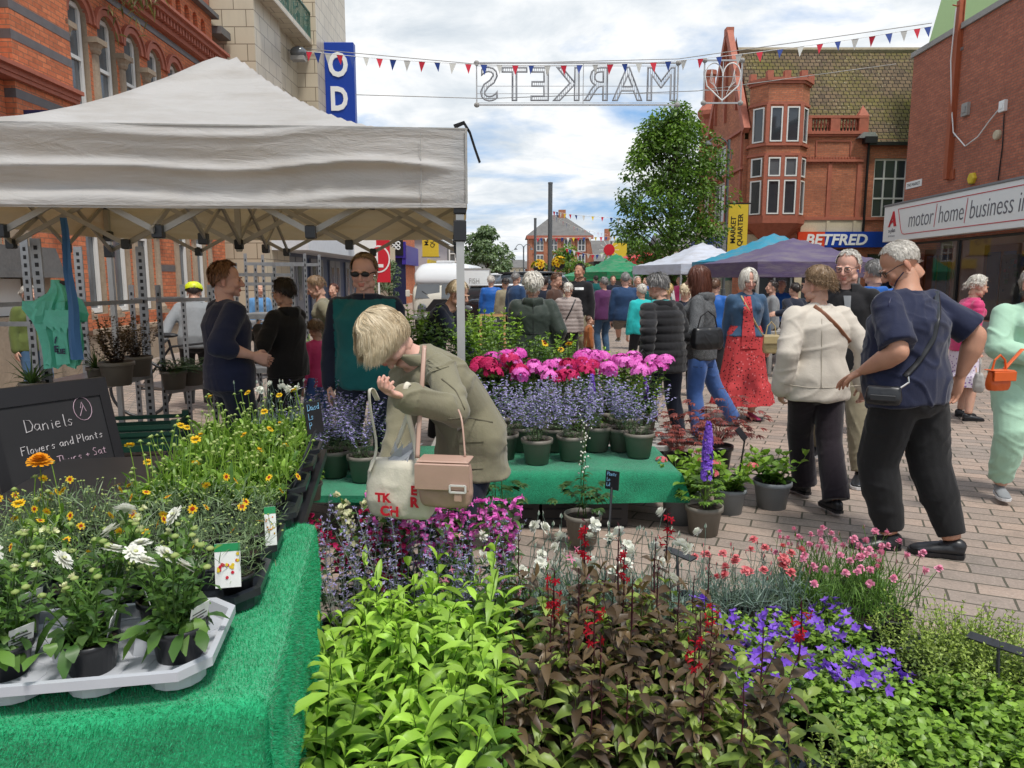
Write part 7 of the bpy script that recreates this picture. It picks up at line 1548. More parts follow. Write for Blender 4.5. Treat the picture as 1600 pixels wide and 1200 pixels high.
def block(kind,desc,group,xs,ys,z,frame=None,jit=.015,sc=(.9,1.1),skip=(),where='of its block',mix=None):
 """rows go away from the camera, columns to the right"""
 for j,y in enumerate(ys):
  for i,x in enumerate(xs):
   if (i,j) in skip:continue
   px,py=x+PR.uniform(-jit,jit),y+PR.uniform(-jit,jit)
   loc=frame(px,py,z) if frame else Vector((px,py,z))
   k2,d2=(mix[(i,j)] if mix and (i,j) in mix else (kind,desc))
   put(k2,loc,'%s, row %s from front, %s from left%s' % (d2,ORD[j],ORD[i],where),group,PR.uniform(*sc))
B_=M_POTB
protos('lime',pl_lime,B_,.068,.055,.11,[LM['lime']],5,tag_=(.022,.06));protos('lobelia',pl_lobelia,B_,.072,.056,.12,[LM['purple'],PM['red'],LM['olive'],PM['purplebud']],5)
protos('daisy',pl_daisy,B_,.055,.044,.075,[LM['mid'],PM['white'],PM['ggreen'],PM['cream']],4,tag_=(.026,.055));protos('core',pl_core,B_,.055,.044,.08,[LM['sage'],PM['yellow'],PM['redeye'],PM['ggreen']],4)
protos('strap',pl_strap,B_,.055,.044,.08,[LM['bright'],PM['yellow'],PM['orange'],PM['ggreen']],5);protos('pompon',pl_pompon,B_,.055,.044,.08,[LM['bright'],PM['yellow'],PM['orange'],PM['ggreen']],1)
protos('nepeta',pl_nepeta,M_POTG,.095,.072,.155,[LM['sage'],PM['lilac']],4);protos('phlox',pl_phlox,M_POTG,.09,.07,.15,[LM['mid'],PM['magenta'],PM['crimson']],3);protos('crimson',pl_crimson,M_POTG,.09,.07,.15,[LM['mid'],PM['magenta'],PM['crimson']],2)
protos('dianw',pl_dianthusw,B_,.065,.052,.10,[LM['glauc'],PM['white'],PM['magenta']],4);protos('dianp',pl_dianthus,B_,.065,.052,.10,[LM['glauc'],PM['salmon'],PM['pink']],3);protos('dianp2',pl_dianthus2,B_,.065,.052,.10,[LM['mid'],PM['salmon'],PM['pink']],3)
protos('camp',pl_camp,B_,.06,.05,.09,[LM['bright'],PM['violet']],4,tag_=(.014,.05));protos('mound',pl_mound,B_,.06,.05,.09,[LM['bright'],PM['white']],4);protos('sprig',pl_sprig,B_,.06,.05,.09,[LM['olive']],3)
protos('russian',pl_russian,B_,.07,.055,.12,[LM['grey'],PM['lilac']],4);protos('pens',pl_pens,B_,.08,.06,.13,[LM['mid'],PM['magenta']],3);protos('pensr',pl_pens,B_,.08,.06,.13,[LM['dark'],PM['crimson']],2);protos('foxc',pl_pens,B_,.08,.06,.13,[LM['mid'],PM['cream']],1)
protos('gaura',pl_gaura,B_,.07,.055,.12,[LM['mid'],PM['pink'],PM['salmon']],3);protos('delph',pl_delph,M_POTG,.095,.075,.16,[LM['bright'],PM['violet']],2);protos('bud',pl_bud,M_POTG,.09,.07,.15,[LM['dark'],PM['white']],2)
protos('hydr',pl_hydr,M_POTGR,.13,.10,.20,[LM['bright'],PM['pink']],3);protos('hydrf',pl_hydr_f,M_POTGR,.12,.095,.19,[LM['bright'],PM['salmon']],2);protos('maple',pl_maple,B_,.09,.07,.16,[LM['maple']],2)
protos('grass',pl_grass,M_POTG,.10,.08,.16,[LM['sage']],2);protos('cordy',pl_cordy,M_POTG,.10,.08,.17,[LM['dark']],2);protos('helen',pl_helen,M_POTG,.10,.08,.17,[LM['mid'],PM['yellow'],PM['redeye']],2);protos('leafy',pl_leafy,M_POTG,.10,.08,.17,[LM['bright']],3);protos('darkleaf',pl_leafy,M_POTG,.10,.08,.17,[LM['dark']],2)
protos('smoke',pl_smoke,M_POTG,.135,.105,.20,[LM['purple']],2);protos('fern',pl_fern,M_POTG,.12,.095,.18,[LM['dark']],2)

# ---- the near left table
Zt=TZ+.04
for lab,x,y in (('white double daisy pot at the right front corner of the grey tray',-.225,.06),('white double daisy pot with a cream label at the front of the grey tray',-.375,.035),('white daisy pot in the back row of the grey tray, behind the labelled one',-.42,.185),('white daisy pot in the back row of the grey tray at its right end',-.29,.20),('white daisy pot at the left end of the grey tray front row',-.53,.045),('white daisy pot at the far left back of the grey tray',-.58,.19)):
 put('daisy',t1(x,y,Zt),lab,'white daisies in the grey tray',PR.uniform(.86,.96))
trs=[((-.60,-.115),(-1.10,-.62)),((.285,.56),(.57,.85),(.86,1.14),(1.15,1.43),(1.44,1.72),(1.73,2.0))]
for j,(y0,y1) in enumerate(trs[1]):
 for c,(x0,x1) in enumerate(trs[0]):
  kind,desc=(('core','fine leaved yellow coreopsis') if j <2 and c <2 else ('strap','strap leaved budding coreopsis'));nx=4
  for b_ in range(2):
   for a_ in range(nx):
    x0=max(trs[0][c][0],-.93+.174*y0) if c else x0
    if x1 -x0 <.2:continue
    x=x0+(x1 -x0)*(a_+.5)/nx;y=y0+(y1 -y0)*(b_+.5)/2;k2,d2=kind,desc
    if (j,c,a_,b_) ==(1,1,2,0):k2,d2='pompon','big orange double coreopsis'
    put(k2,t1(x+PR.uniform(-.01,.01),y,Zt -.005),'%s, %s along %s row, %s tray %s' % (d2,ORD[a_],('near','far')[b_],ORD[j],('by cloth edge','one further in','furthest in')[c]),'coreopsis on the left table',PR.uniform(.68,.84)*(.88 if k2 =='core' else 1))
# ---- ground plants at the front
TB=plain('dark_blue_black_tray',(.015,.02,.03),.3,.5)
def gtray(label,x0,x1,y0,y1,cups=(4,3)):tray(label,x0,x1,y0,y1,.0,TB,0,(0,0,0),cups,.05,.02,'black trays on the paving')
gi=0
for j,y in enumerate((1.62,2.08,2.54,3.0)):
 for i,x in enumerate((-.42,.12,.66,1.20,1.74)):
  if j >2 and i >3 or (j ==3 and i >2):continue
  gtray('dark plastic plant tray on the paving, %s row away, %s from the left' % (ORD[j],ORD[i]),x -.26,x+.26,y -.02,y+.42)
GZ=.022
block('lime','lime leafy plant','lime green plants',[-.54+.132*k for k in range(4)],[1.66+.16*k for k in range(6)],GZ,jit=.03,sc=(.88,1.32),where='')
block('lobelia','dark red spiked lobelia','dark red lobelias',[.06+.15*k for k in range(5)],[1.84+.16*k for k in range(5)],GZ,jit=.03,sc=(.82,1.2),where='')
block('mound','low green mounding plant','low green mounds',[1.06+.135*k for k in range(6)],[1.97+.15*k for k in range(3)],GZ,jit=.02,sc=(1.0,1.3),where='')
put('sprig',(.90,1.86,GZ),'small bright green sprig between lobelias and the low mounds',None,1.2)
block('camp','violet campanula','violet campanulas',[.76+.135*k for k in range(5)],[2.34+.15*k for k in range(4)],GZ,jit=.02,sc=(1.1,1.35),where='')
block('sprig','fine leaved green plant','fine leaved plants',[1.50+.13*k for k in range(4)],[2.34+.15*k for k in range(3)],GZ,jit=.02,sc=(1.1,1.4),where=' beyond mounds',skip=((3,2),))
block('dianp','salmon dianthus','pink dianthus',[.88+.14*k for k in range(3)],[2.96,3.12],GZ,jit=.02,sc=(1.1,1.3),where='')
block('dianp2','pale pink dianthus','pink dianthus',[1.32+.14*k for k in range(3)],[2.92,3.08,3.22],GZ,jit=.02,sc=(1.25,1.45),where=' by navy man')
block('dianw','blue green carnation','white carnations',[.02+.15*k for k in range(5)],[2.72+.16*k for k in range(3)],GZ,jit=.025,sc=(1.15,1.45),where='')
block('russian','lavender russian sage','russian sage plants',[-.62+.16*k for k in range(4)],[2.58,2.74],GZ,jit=.03,sc=(.95,1.15),where='')
block('pens','magenta penstemon','penstemons',[-.60,-.47,-.34,-.2,-.07],[2.86],GZ,jit=.03,sc=(1.08,1.25),where='',mix={(0,0):('foxc','cream flowered penstemon')})
put('pensr',(-.70,2.85,GZ),'dark crimson penstemon beside the green cloth edge',None,1.05);put('pensr',(-.48,2.72,GZ),'dark crimson penstemon among the russian sage',None,.95)
for k,(x,y) in enumerate(((-.05,2.55),(.10,2.6),(-.16,2.66))):put('gaura',(x,y,GZ),'pink gaura with thin stems, %s of three beside the russian sage' % ORD[k],'pink gauras',1.15)
# ---- low bench
nz=LZ+.012
for k,(px,t_) in enumerate(((785,4.75),(840,4.62),(896,4.72),(1003,4.80))):
 q=P(px,500,t_);put('nepeta',(q.x,q.y,nz),'catmint in a taupe pot, %s from left, low bench front row' % ORD[k],'catmint pots on the low bench',PR.uniform(1.0,1.08))
for k,px in enumerate((765,815,868,935,975)):q=P(px,500,4.98);put('nepeta',(q.x,q.y,nz),'catmint in a taupe pot, %s from left, low bench back row' % ORD[k],'catmint pots on the low bench',PR.uniform(1.0,1.12))
for k,px in enumerate((775,800,835,868,905,942,978,1005)):
 q=P(px,500,5.42+.22*(k % 2));kd='crimson' if k in (0,4) else 'phlox';put(kd,(q.x,q.y,.334+.0),'%s phlox on the raised bench, %s from the left' % ('crimson' if kd =='crimson' else 'magenta pink',ORD[k]),'phlox on the raised bench',PR.uniform(1.22,1.4))
for lab,px,t_,z,s_ in (('pink flowered violet delphinium behind the catmint pots',925,5.2,.3,.95),('small violet delphinium at the right end of the phlox bench',1010,5.7,.30,.8)):q=P(px,500,t_);put('delph',(q.x,q.y,z),lab,None,s_)
q=G(1102,838);put('delph',(q.x,q.y+.05,0),'tall deep violet delphinium standing alone on the paving',None,1.15)
for lab,px,t_,s_ in (('tall cream bud spike with cut leaves left of the bench front',782,4.1,1.18),('tall cream bud spike with cut leaves before the bench price card',915,4.1,1.15)):q=P(px,500,t_);put('bud',(q.x,q.y,0.04),lab,'cream bud spikes',s_)
for kd,lab,gx,gy,s_ in (('hydr','leafy green hydrangea in a grey pot with a label, nearest the cream jacket',1205,792,.95),('hydrf','pink flowered hydrangea in a grey pot behind the delphinium',1138,800,.9),('hydrf','pink flowered hydrangea at the right end of the green bench',1062,815,1.0),('hydr','leafy hydrangea half hidden behind the delphinium',1090,780,.85)):q=G(gx,gy);put(kd,(q.x,q.y,0),lab,'hydrangeas by the bench',s_)
for lab,gx,gy,s_ in (('red leaved maple behind the hydrangeas, the larger one',1120,745,1.25),('red leaved maple next to the catmint pots',1060,752,1.0)):q=G(gx,gy);put('maple',(q.x,q.y,.06),lab,'red maples',s_)
# ---- plants behind the bench
for k,(kd,px,Y,z,s_,lab) in enumerate((('leafy',752,6.3,.25,1.2,'bright leafy plant just right of the tent leg'),('darkleaf',790,6.2,.25,1.1,'dark leafy plant, second right of the tent leg'),('leafy',775,7.0,.3,1.25,'bright leafy plant behind the dark leafy plants'),('helen',880,6.1,.2,1.05,'yellow helenium behind the pink phlox'),('helen',915,6.3,.15,1.0,'orange helenium left of the grasses'),('grass',900,6.9,.15,1.1,'tall grass beside the parka woman'),('grass',922,6.6,.1,1.0,'tall grass behind the heleniums'),('leafy',955,6.2,.12,1.05,'bright leafy plant right of the heleniums'),('leafy',985,6.0,.08,1.0,'bright leafy plant left of the quilted coat'),('darkleaf',840,6.1,.2,1.1,'dark leafy plant before the parka woman'),('leafy',738,7.4,.35,1.1,'bright leafy plant behind the tent leg'),('darkleaf',760,5.7,.2,1.1,'dark leafy plant behind the magenta phlox'),('crimson',800,6.5,.2,.9,'crimson phlox among the leafy plants'),('leafy',1000,5.6,.05,.9,'low leafy plant right of the violet delphinium'),('leafy',645,6.6,.5,1.0,'leafy plant under the tent before the bending blonde woman'),('darkleaf',700,6.3,.35,1.1,'dark leafy plant inside the tent leg'),('fern',815,5.9,.2,1.0,'dark fern behind the magenta phlox'),('leafy',865,6.6,.2,1.1,'bright leafy plant between parka and grasses'))):
 x,y=at(px,Y);put(kd,(x,y,z+.22),lab,'plants behind the bench',s_*1.15)
for x0,x1,y0,y1,z in ((-.45,.35,5.9,7.5,.41),(.38,1.3,5.75,7.0,.29)):
 t=thing('plant_bench','low slatted bench behind the phlox, the %s one' % ('higher' if z >.3 else 'lower'),'bench',((x0+x1)/2,(y0+y1)/2,0));hw,hd=(x1 -x0)/2,(y1 -y0)/2;b=MB();[b.box(-hw,hw,-hd+.12*k,-hd+.12*k+.09,z -.02,z) for k in range(int(hd*2/.12))];b.build('slats',M_CONC,t);b=MB();[b.box(sx*hw*.9 -.04,sx*hw*.9+.04,-hd,hd,0,z -.021) for sx in (-1,1)];b.build('bearer',M_CONC,t)
# ---- under the tent
for k,(px,Y,s_) in enumerate(((478,4.6,1.0),(512,4.4,1.05),(545,4.6,1.0),(500,5.0,1.1),(560,4.3,1.0),(468,4.2,.9))):x,y=at(px,Y);put('nepeta',(x,y,.36),'catmint under the tent, %s of the group behind the left table' % ORD[k],'catmint under the tent',s_)
t=thing('plant_bench','green covered bench under the tent behind the left table','table',(-1.15,4.5,0));b=MB();b.box(-.42,.62,-.5,.75,.31,.35);b.build('bench_top',M_TURF2,t);b=MB();[b.box(sx -.03,sx+.03,sy -.03,sy+.03,0,.31) for sx in (-.38,.55) for sy in (-.44,.7)];b.build('leg',M_CONC,t)
for kd,lab,px,Y,z,s_ in (('smoke','purple leaved shrub in a taupe pot, nearest on the slotted rack',172,5.7,.735,.92),('smoke','purple leaved shrub in a taupe pot, further along the slotted rack',206,6.25,.735,.85),('cordy','spiky strap leaved plant left of the teal bags',35,5.2,.69,.8),('cordy','spiky red green plant behind the teal bags',140,5.8,.735,.75),('fern','dark fern in a taupe pot left of the stallholder',262,6.75,.55,.95),('fern','dark fern in a taupe pot touching the stallholder',292,7.0,.55,.9),('leafy','green plant in a trolley beyond the stallholder',470,7.8,.55,.8),('delph','yellow green spike plant at the tent side of the left table',474,3.9,.36,.6)):
 x,y=at(px,Y);put(kd,(x,y,z),lab,None,s_)
for k,px in enumerate((402,425,448)):x,y=at(px,3.35);put('dianw',(x,y,.72),'white carnation at the back of the left table, %s of three' % ORD[k],'white carnations at the back',1.0)
for kd,lst in PROTO.items():
 for r in lst:
  if r.name not in USED:
   for c_ in KIDS.get(r.name,[]):
    for d_ in KIDS.get(c_.name,[]):bpy.data.objects.remove(d_)
    bpy.data.objects.remove(c_)
   bpy.data.objects.remove(r)
# ================================================================= TREES, STALLS, VEHICLES, BUNTING
def tree(name,label,x,y,h,rad,base,n,seed,mat,leaf=.13,clumps=60,shape=1.0,trunk_r=.12,group=None,thin=.5):
 t=thing(name,label,'tree',(x,y,0),0,group);g=np.random.default_rng(seed);b=MB();b.tube([(0,0,0),(.03,0,h*.3),(0,.04,h*.6),(0,0,h*.9)],[trunk_r,trunk_r*.75,trunk_r*.45,.02],8);cs=[];rs=[]
 for k in range(clumps):
  u=g.random() ** .85;z=base+(h -base)*u;prof=(np.sin(pi*min(1,(u*.82+.16)) ** shape)) ** .75;a=g.uniform(0,6.28);r=rad*prof*g.uniform(.35,1.0);cs.append((r*cos(a),r*sin(a),z));rs.append(rad*g.uniform(.20,.34))
  if k % 2 ==0:b.tube([(0,0,max(base*.7,z -r*.9)),(r*cos(a)*.5,r*sin(a)*.5,z -r*.3),(r*cos(a)*.9,r*sin(a)*.9,z)],[trunk_r*.3,trunk_r*.18,.008],5)
 b.build('trunk',plain('tree_bark',(.09,.075,.055),.9,var=.4,bump=.5),t,smooth=True);cs=np.array(cs);rs=np.array(rs);p=LF(seed);i=g.integers(0,clumps,n);d=g.normal(size=(n,3));d /= np.linalg.norm(d,axis=1)[:,None];B=cs[i]+d*(rs[i]*g.uniform(.3,1.08,n) ** thin)[:,None]*[1,1,.75]
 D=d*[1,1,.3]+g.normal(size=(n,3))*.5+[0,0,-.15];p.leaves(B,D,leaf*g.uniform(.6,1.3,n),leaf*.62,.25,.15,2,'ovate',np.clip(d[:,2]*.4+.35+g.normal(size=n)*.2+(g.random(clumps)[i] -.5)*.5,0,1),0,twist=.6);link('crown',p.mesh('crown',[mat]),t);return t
M_TL=mk_leaf('tree_leaf',(.075,.15,.025),(.20,.33,.05),.4);M_TL2=mk_leaf('tree_leaf_grey',(.11,.17,.085),(.25,.33,.18),.5)
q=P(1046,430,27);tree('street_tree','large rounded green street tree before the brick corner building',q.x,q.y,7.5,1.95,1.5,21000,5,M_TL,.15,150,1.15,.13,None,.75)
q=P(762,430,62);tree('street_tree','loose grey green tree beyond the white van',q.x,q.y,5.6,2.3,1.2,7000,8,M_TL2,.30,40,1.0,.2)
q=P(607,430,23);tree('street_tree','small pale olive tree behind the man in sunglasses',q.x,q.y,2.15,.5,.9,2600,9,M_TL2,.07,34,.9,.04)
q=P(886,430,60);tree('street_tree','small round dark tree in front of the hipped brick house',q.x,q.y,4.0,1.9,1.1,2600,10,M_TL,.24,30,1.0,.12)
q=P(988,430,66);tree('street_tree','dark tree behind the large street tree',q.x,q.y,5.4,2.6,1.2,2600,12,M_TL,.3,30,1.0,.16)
p=LF(4);g=p.g;n=900;u=g.random(n);B=np.stack([g.normal(size=n)*.28,g.normal(size=n)*.16,.5*g.normal(size=n)],1);p.leaves(B,ringdir(g,n,-60,20),.20,.035,.5,.1,3,'lance',g.uniform(0,1,n),0);o=link('buddleia',p.mesh('buddleia',[mk_leaf('dry_leaf',(.14,.13,.05),(.26,.24,.10))]),None);o.location=(-6.75,13.9,7.3);tag(o,'straggly weed bush growing out of the brick cornice','bush')

C2={k:mk_canvas(k+'_canvas',v,tuple(min(1,q*1.1) for q in v),.2) for k,v in dict(sail_white=(.62,.66,.76),cyan=(.03,.30,.46),purple=(.115,.085,.17),green=(.01,.25,.10),redtent=(.55,.02,.02)).items()}
def stall(label,px,Y,w,d,ze,zv,za,mat,rot,exp=1.25):x,y=at(px,Y);return gazebo('market_tent',label,x,y,w,d,ze,zv,za,C2[mat],R(rot),exp,True,False,None,16,0)
stall('pointed white gazebo behind the brunette, left of the blue one',1096,23.5,3.3,3.0,2.0,1.72,2.75,'sail_white',18,1.35)
stall('bright blue gazebo roof between the white and purple ones',1206,20.5,3.3,3.0,2.05,1.75,2.85,'cyan',14);PT=stall('dark purple gazebo behind the woman in the red dress',1236,14.2,2.7,2.4,1.86,1.60,2.36,'purple',10)
b=MB();b.box(-.25,.02,-1.2,-1.18,.0,1.70);b.box(.0,.02,-1.18,-.9,.0,1.70);b.build('side_curtain',C2['purple'],PT)
stall('green gazebo beyond the blue sweater man',962,40,3.0,3,1.95,1.6,3.0,'green',25,1.3);stall('second green gazebo further left beyond the crowd',926,44,3.6,3,1.75,1.5,2.4,'green',8,1.2);stall('bright red gazebo below the street tree',1001,42,2.6,3,2.7,1.9,3.2,'redtent',5,1.2)
t=thing('stall_table','stall table of goods under the purple gazebo','table',(*at(1262,12.6),0),R(10));b=MB();b.box(-.9,.7,-.35,.35,.66,.70);b.build('table_top',M_CONC,t);b=MB();[b.box(sx -.03,sx+.03,sy -.03,sy+.03,0,.66) for sx in (-.8,.6) for sy in (-.3,.3)];b.build('leg',M_CONC,t)
rr=random.Random(9)
for k in range(7):x,y=at(1232+9*k,12.5);b=MB();w_=rr.uniform(.04,.09);b.box(-w_,w_,-.06,.06,0,rr.uniform(.05,.16),bev=.01);o=b.build('goods_box',[M_BLUE,M_WHITEP,M_BLACKP,M_STONE2][k % 4],None);o.location=(x,y,.702);tag(o,'%s box of goods on the table under the purple gazebo, %s along' % (['blue','white','black','cream'][k % 4],ORD[k]),'box','goods on the gazebo table')

def bunting(label,pts,n,size,cols,r=.008):
 """pts: photo pixels with depth, spaced along the cord"""
 W=[P(*p_) for p_ in pts];o0=W[0];t=thing('bunting',label,'bunting',tuple(o0));W=[w -o0 for w in W];Q=[]
 for i in range(len(W) -1):
  p0,p1,p2,p3=W[max(i -1,0)],W[i],W[i+1],W[min(i+2,len(W) -1)]
  for k in range(14):u=k/14;Q.append(.5*((2*p1)+(p2 -p0)*u+(2*p0 -5*p1+4*p2 -p3)*u*u+(3*p1 -p0 -3*p2+p3)*u ** 3))
 Q.append(W[-1]);b=MB();b.tube(Q,r,4);b.build('cord',M_WHITE,t);g=random.Random(n)
 for k in range(n):
  f=(k+.5)/n*(len(Q) -1);i=int(f);c=Q[i].lerp(Q[min(i+1,len(Q) -1)],f -i);d=(Q[min(i+1,len(Q) -1)] -Q[i]).normalized();s=size*g.uniform(.9,1.1);tip=c+Vector((g.uniform(-.04,.04),g.uniform(-.3,.3)*s,-s*1.35));b=MB();y=Vector((0,.003,0));b.add([c -d*s*.45,c+d*s*.45,tip,c -d*s*.45+y,c+d*s*.45+y,tip+y],[(0,2,1),(3,4,5),(0,1,4,3),(1,2,5,4),(2,0,3,5)]);b.build('flag',cols[k % len(cols)],t)
FB=[plain('flag_red',(.55,.015,.04),.6),plain('flag_blue',(.015,.05,.25),.6),plain('flag_white',(.58,.58,.54),.6)];FC=FB+[plain('flag_yellow',(.7,.5,.03),.6)]
bunting('long string of red, white and blue pennants across the whole street',[(478,80,22.5),(600,92,22.6),(760,101,22.7),(930,101,22.7),(1090,92,22.6),(1300,66,22.3),(1456,41,22.0)],41,.22,FB)
bunting('short pennant string from the thick pole toward the large tree',[(864,330,36),(900,336,37),(970,341,38)],11,.19,FC);bunting('faint pennant string sagging from the thick pole to the low brick building',[(864,336,36),(905,357,45),(950,366,55)],16,.20,FB);bunting('pennant string along the eaves of the hipped brick house',[(838,372,60),(900,371,60),(962,370,60)],16,.26,FC);bunting('pennant string sloping past the dark low shop',[(884,388,50),(930,398,50),(975,386,50)],14,.24,FB)
for lab,pts in (('long thin cable across the street through the letters',[(556,148,23),(760,154,23),(1090,142,23),(1400,100,24)]),('upper cable carrying the mirrored letter frame',[(478,76,23),(744,100,23),(1060,92,23),(1456,36,22.3)])):
 b=MB();W=[P(*p_) for p_ in pts];b.tube([W[0]]+[W[i].lerp(W[i+1],u) for i in range(3) for u in (.33,.66,1)],.012,4);tag(b.build('cable',M_CONC,None),lab,'cable')
M_WIRE=plain('white_wire',(.42,.43,.44),.5)
def wire_sign(label,x0,x1,y0,y1,tt,word):
 A,B_2=P(x0,y1,tt),P(x1,y0,tt);w,h=B_2.x -A.x,B_2.z -A.z;t=thing('light_frame',label,'illumination',(A.x,A.y,A.z));b=MB()
 for z in (0,h):b.bar((0,0,z),(w,0,z),.045)
 for x in (0,w)+((w*.53,) if word else (w/2,)):b.bar((x,0,0),(x,0,h),.04 if x in (0,w) else .025)
 for f in ((.05,.27,.45,.93) if word else (.3,.62)):b.bar((0,0,h*f),(w,0,h*f),.014)
 b.build('frame',M_WIRE,t)
 for x in (0,w):
  for z in (0,h):b=MB();b.ell((x,0,z),(.09,.07,.08),n=8,k=6);b.build('clamp',M_CONC,t)
 if word:
  cu=bpy.data.curves.new('w','FONT');cu.body=word;cu.size=1.0;cu.resolution_u=3;cu.space_character=1.12;ob=bpy.data.objects.new('w',cu);COL.objects.link(ob)
  def get():
   bpy.context.view_layer.update();return bpy.data.meshes.new_from_object(ob.evaluated_get(bpy.context.evaluated_depsgraph_get()))
  fill=get();V=np.array([v.co[:2] for v in fill.vertices]);tr=[tuple(q.vertices) for q in fill.polygons];cu.fill_mode='NONE';cu.bevel_depth=.018;cu.bevel_resolution=1;out=get();bpy.data.objects.remove(ob)
  mn,mx=V.min(0),V.max(0);sx,sz=(w*.965)/(mx[0] -mn[0]),h*.80/(mx[1] -mn[1]);f=lambda x,y:(w*.985 -(x -mn[0])*sx,h*.10+(y -mn[1])*sz)
  for v in out.vertices:X,Z=f(v.co.x,v.co.y);v.co=(X,v.co.z,Z)
  out.materials.clear();out.materials.append(plain('letter_wire',(.28,.29,.31),.5));link('letter_outline',out,t);b=MB()
  for x in np.arange(mn[0]+.03,mx[0],.045):
   iv=[]
   for q in tr:
    ys=[]
    for i in range(len(q)):
     (ax,ay),(bx,by)=V[q[i]],V[q[(i+1) % len(q)]]
     if (ax -x)*(bx -x) <0:ys.append(ay+(by -ay)*(x -ax)/(bx -ax))
    if len(ys) >=2:iv.append((min(ys),max(ys)))
   for lo,hi in iv:X,Z0=f(x,lo);_,Z1=f(x,hi);b.bar((X,0,Z0),(X,0,Z1),.014)
  b.build('light_strand',plain('letter_wire',(.28,.29,.31)),t);tag(KIDS[t.name][-1],kind='stuff')
 else:
  b=MB()
  for s in (-1,1):b.tube([(w/2+s*(w*.24 -w*.24*cos(a)) ,0,h*.62+h*.32*sin(a)) for a in np.linspace(0,pi,13)]+[(w/2+s*w*.42,0,h*.40),(w/2,0,h*.06)],.022,5)
  for s in (-1,1):
   for k in range(3):b.tube([(w/2+s*(.12+.03*k),0,h*.2+k*.1),(w/2+s*(.3+.05*k),0,h*.5),(w/2+s*.35,0,h*.8)],.008,4)
  b.build('heart_outline',M_WHITE,t)
wire_sign('mirror written MARKETS letters of wire hung across the street',745,1058,101,164,23,'MARKETS');wire_sign('wire heart in a square frame beside the mirrored letters',1099,1157,97,161,23,'')
t=thing('spotlight','clear glass spotlight at the cinema balcony by the pennants','lamp',tuple(P(466,82,22.2)));b=MB();b.ell((0,0,0),(.25,.2,.18));b.build('glass',M_GLASS2,t,smooth=True);b=MB();b.box(-.2,.2,-.15,.15,-.24,-.12);b.bar((-.6,0,.1),(-.1,0,.05),.03);b.build('housing',M_CONC,t)

# ---- vehicles
def wheel(parent,x,y,r,w=.2,axis='X'):
 b=MB();b.M=Matrix.Translation((x,y,r)) @ Matrix.Rotation(pi/2,4,'Y' if axis =='X' else 'X');b.lathe([(r*.6,-w/2),(r*.93,-w/2),(r,-w*.35),(r,w*.35),(r*.93,w/2),(r*.6,w/2)],22);tw=b.build('wheel',M_BLACKP,parent,smooth=True);b.v,b.f,b.m,b.t=[],[],[],[];b.lathe([(.001,-w*.4),(r*.3,-w*.45),(r*.62,-w*.3),(r*.62,w*.3),(r*.3,w*.45),(.001,w*.4)],16);b.build('rim',M_STEEL,tw)
def loft_body(b,secs,n=28,e=.35):
 """secs: (y, half width, z low, z high) superellipse sections"""
 vs=[(hw*math.copysign(abs(cos(2*pi*j/n)) ** e,cos(2*pi*j/n)),y,(z0+z1)/2+(z1 -z0)/2*math.copysign(abs(sin(2*pi*j/n)) ** e,sin(2*pi*j/n))) for y,hw,z0,z1 in secs for j in range(n)];K=len(secs)
 b.add(vs,[(k*n+j,k*n+(j+1) % n,(k+1)*n+(j+1) % n,(k+1)*n+j) for k in range(K -1) for j in range(n)]+[tuple(range(n -1,-1,-1)),tuple((K -1)*n+j for j in range(n))])
M_CREAMP=plain('cream_van_paint',(.66,.64,.56),.25,.6,var=.04);M_WHITEC=plain('white_car_paint',(.62,.64,.66),.2,.6,var=.04);M_DARKC=plain('black_car_paint',(.012,.013,.016),.15,.6)
t=thing('camper_van','old cream van with a white domed high roof behind the bending blonde woman','van',(*at(688,21.8),0),R(-4));b=MB();loft_body(b,[(-.02,.70,.45,1.0),(.0,.80,.40,1.12),(.12,.86,.38,1.38),(.3,.87,.36,1.52),(4.2,.87,.36,1.55),(4.3,.8,.4,1.5)]);b.build('body',M_CREAMP,t,smooth=True)
b=MB();loft_body(b,[(.12,.76,1.38,1.60),(.3,.83,1.36,1.86),(.8,.83,1.42,2.05),(3.8,.83,1.42,2.05),(4.1,.7,1.42,1.8)],e=.5);b.build('high_roof',M_WHITEC,t,smooth=True);b=MB();b.box(-.25,.25,.8,1.3,2.04,2.12,bev=.02);b.build('roof_vent',M_WHITEC,t)
for s in (-1,1):
 b=MB();x0,x1=sorted((s*.03,s*.76));b.add([(x0,-.035,1.0),(x1,-.01,1.0),(x1 -(.06 if s >0 else 0),.075,1.42),(x0+(.06 if s <0 else 0),.075,1.42)],[(0,1,2,3)]);b.build('windscreen',M_GLASS2,t);b=MB();b.M=Matrix.Translation((s*.55,-.06,.72)) @ Matrix.Rotation(pi/2,4,'X');b.lathe([(.13,-.08),(.13,.01),(.10,.04),(.001,.05)],16);b.build('headlight',M_GLASS2,t);b=MB();b.box(s*1.0 -.06,s*1.0+.06,.1,.14,1.05,1.25,bev=.015);b.bar((s*.86,.12,1.1),(s*.98,.12,1.15),.02);b.build('wing_mirror',M_CREAMP,t);b=MB();b.bar((s*.3,.0,1.04),(s*.55,.01,1.22),.015);b.build('wiper',M_BLACK,t)
 for y in (.8,3.4):wheel(t,s*.78,y,.32)
b=MB();b.box(-.85,.85,-.12,-.03,.38,.52,bev=.03);b.build('bumper',M_STEEL,t);b=MB();b.prism([(-.5,.62),(.5,.62),(.2,.98),(-.2,.98)],-.035,-.01);b.build('grille',M_BLACK,t)
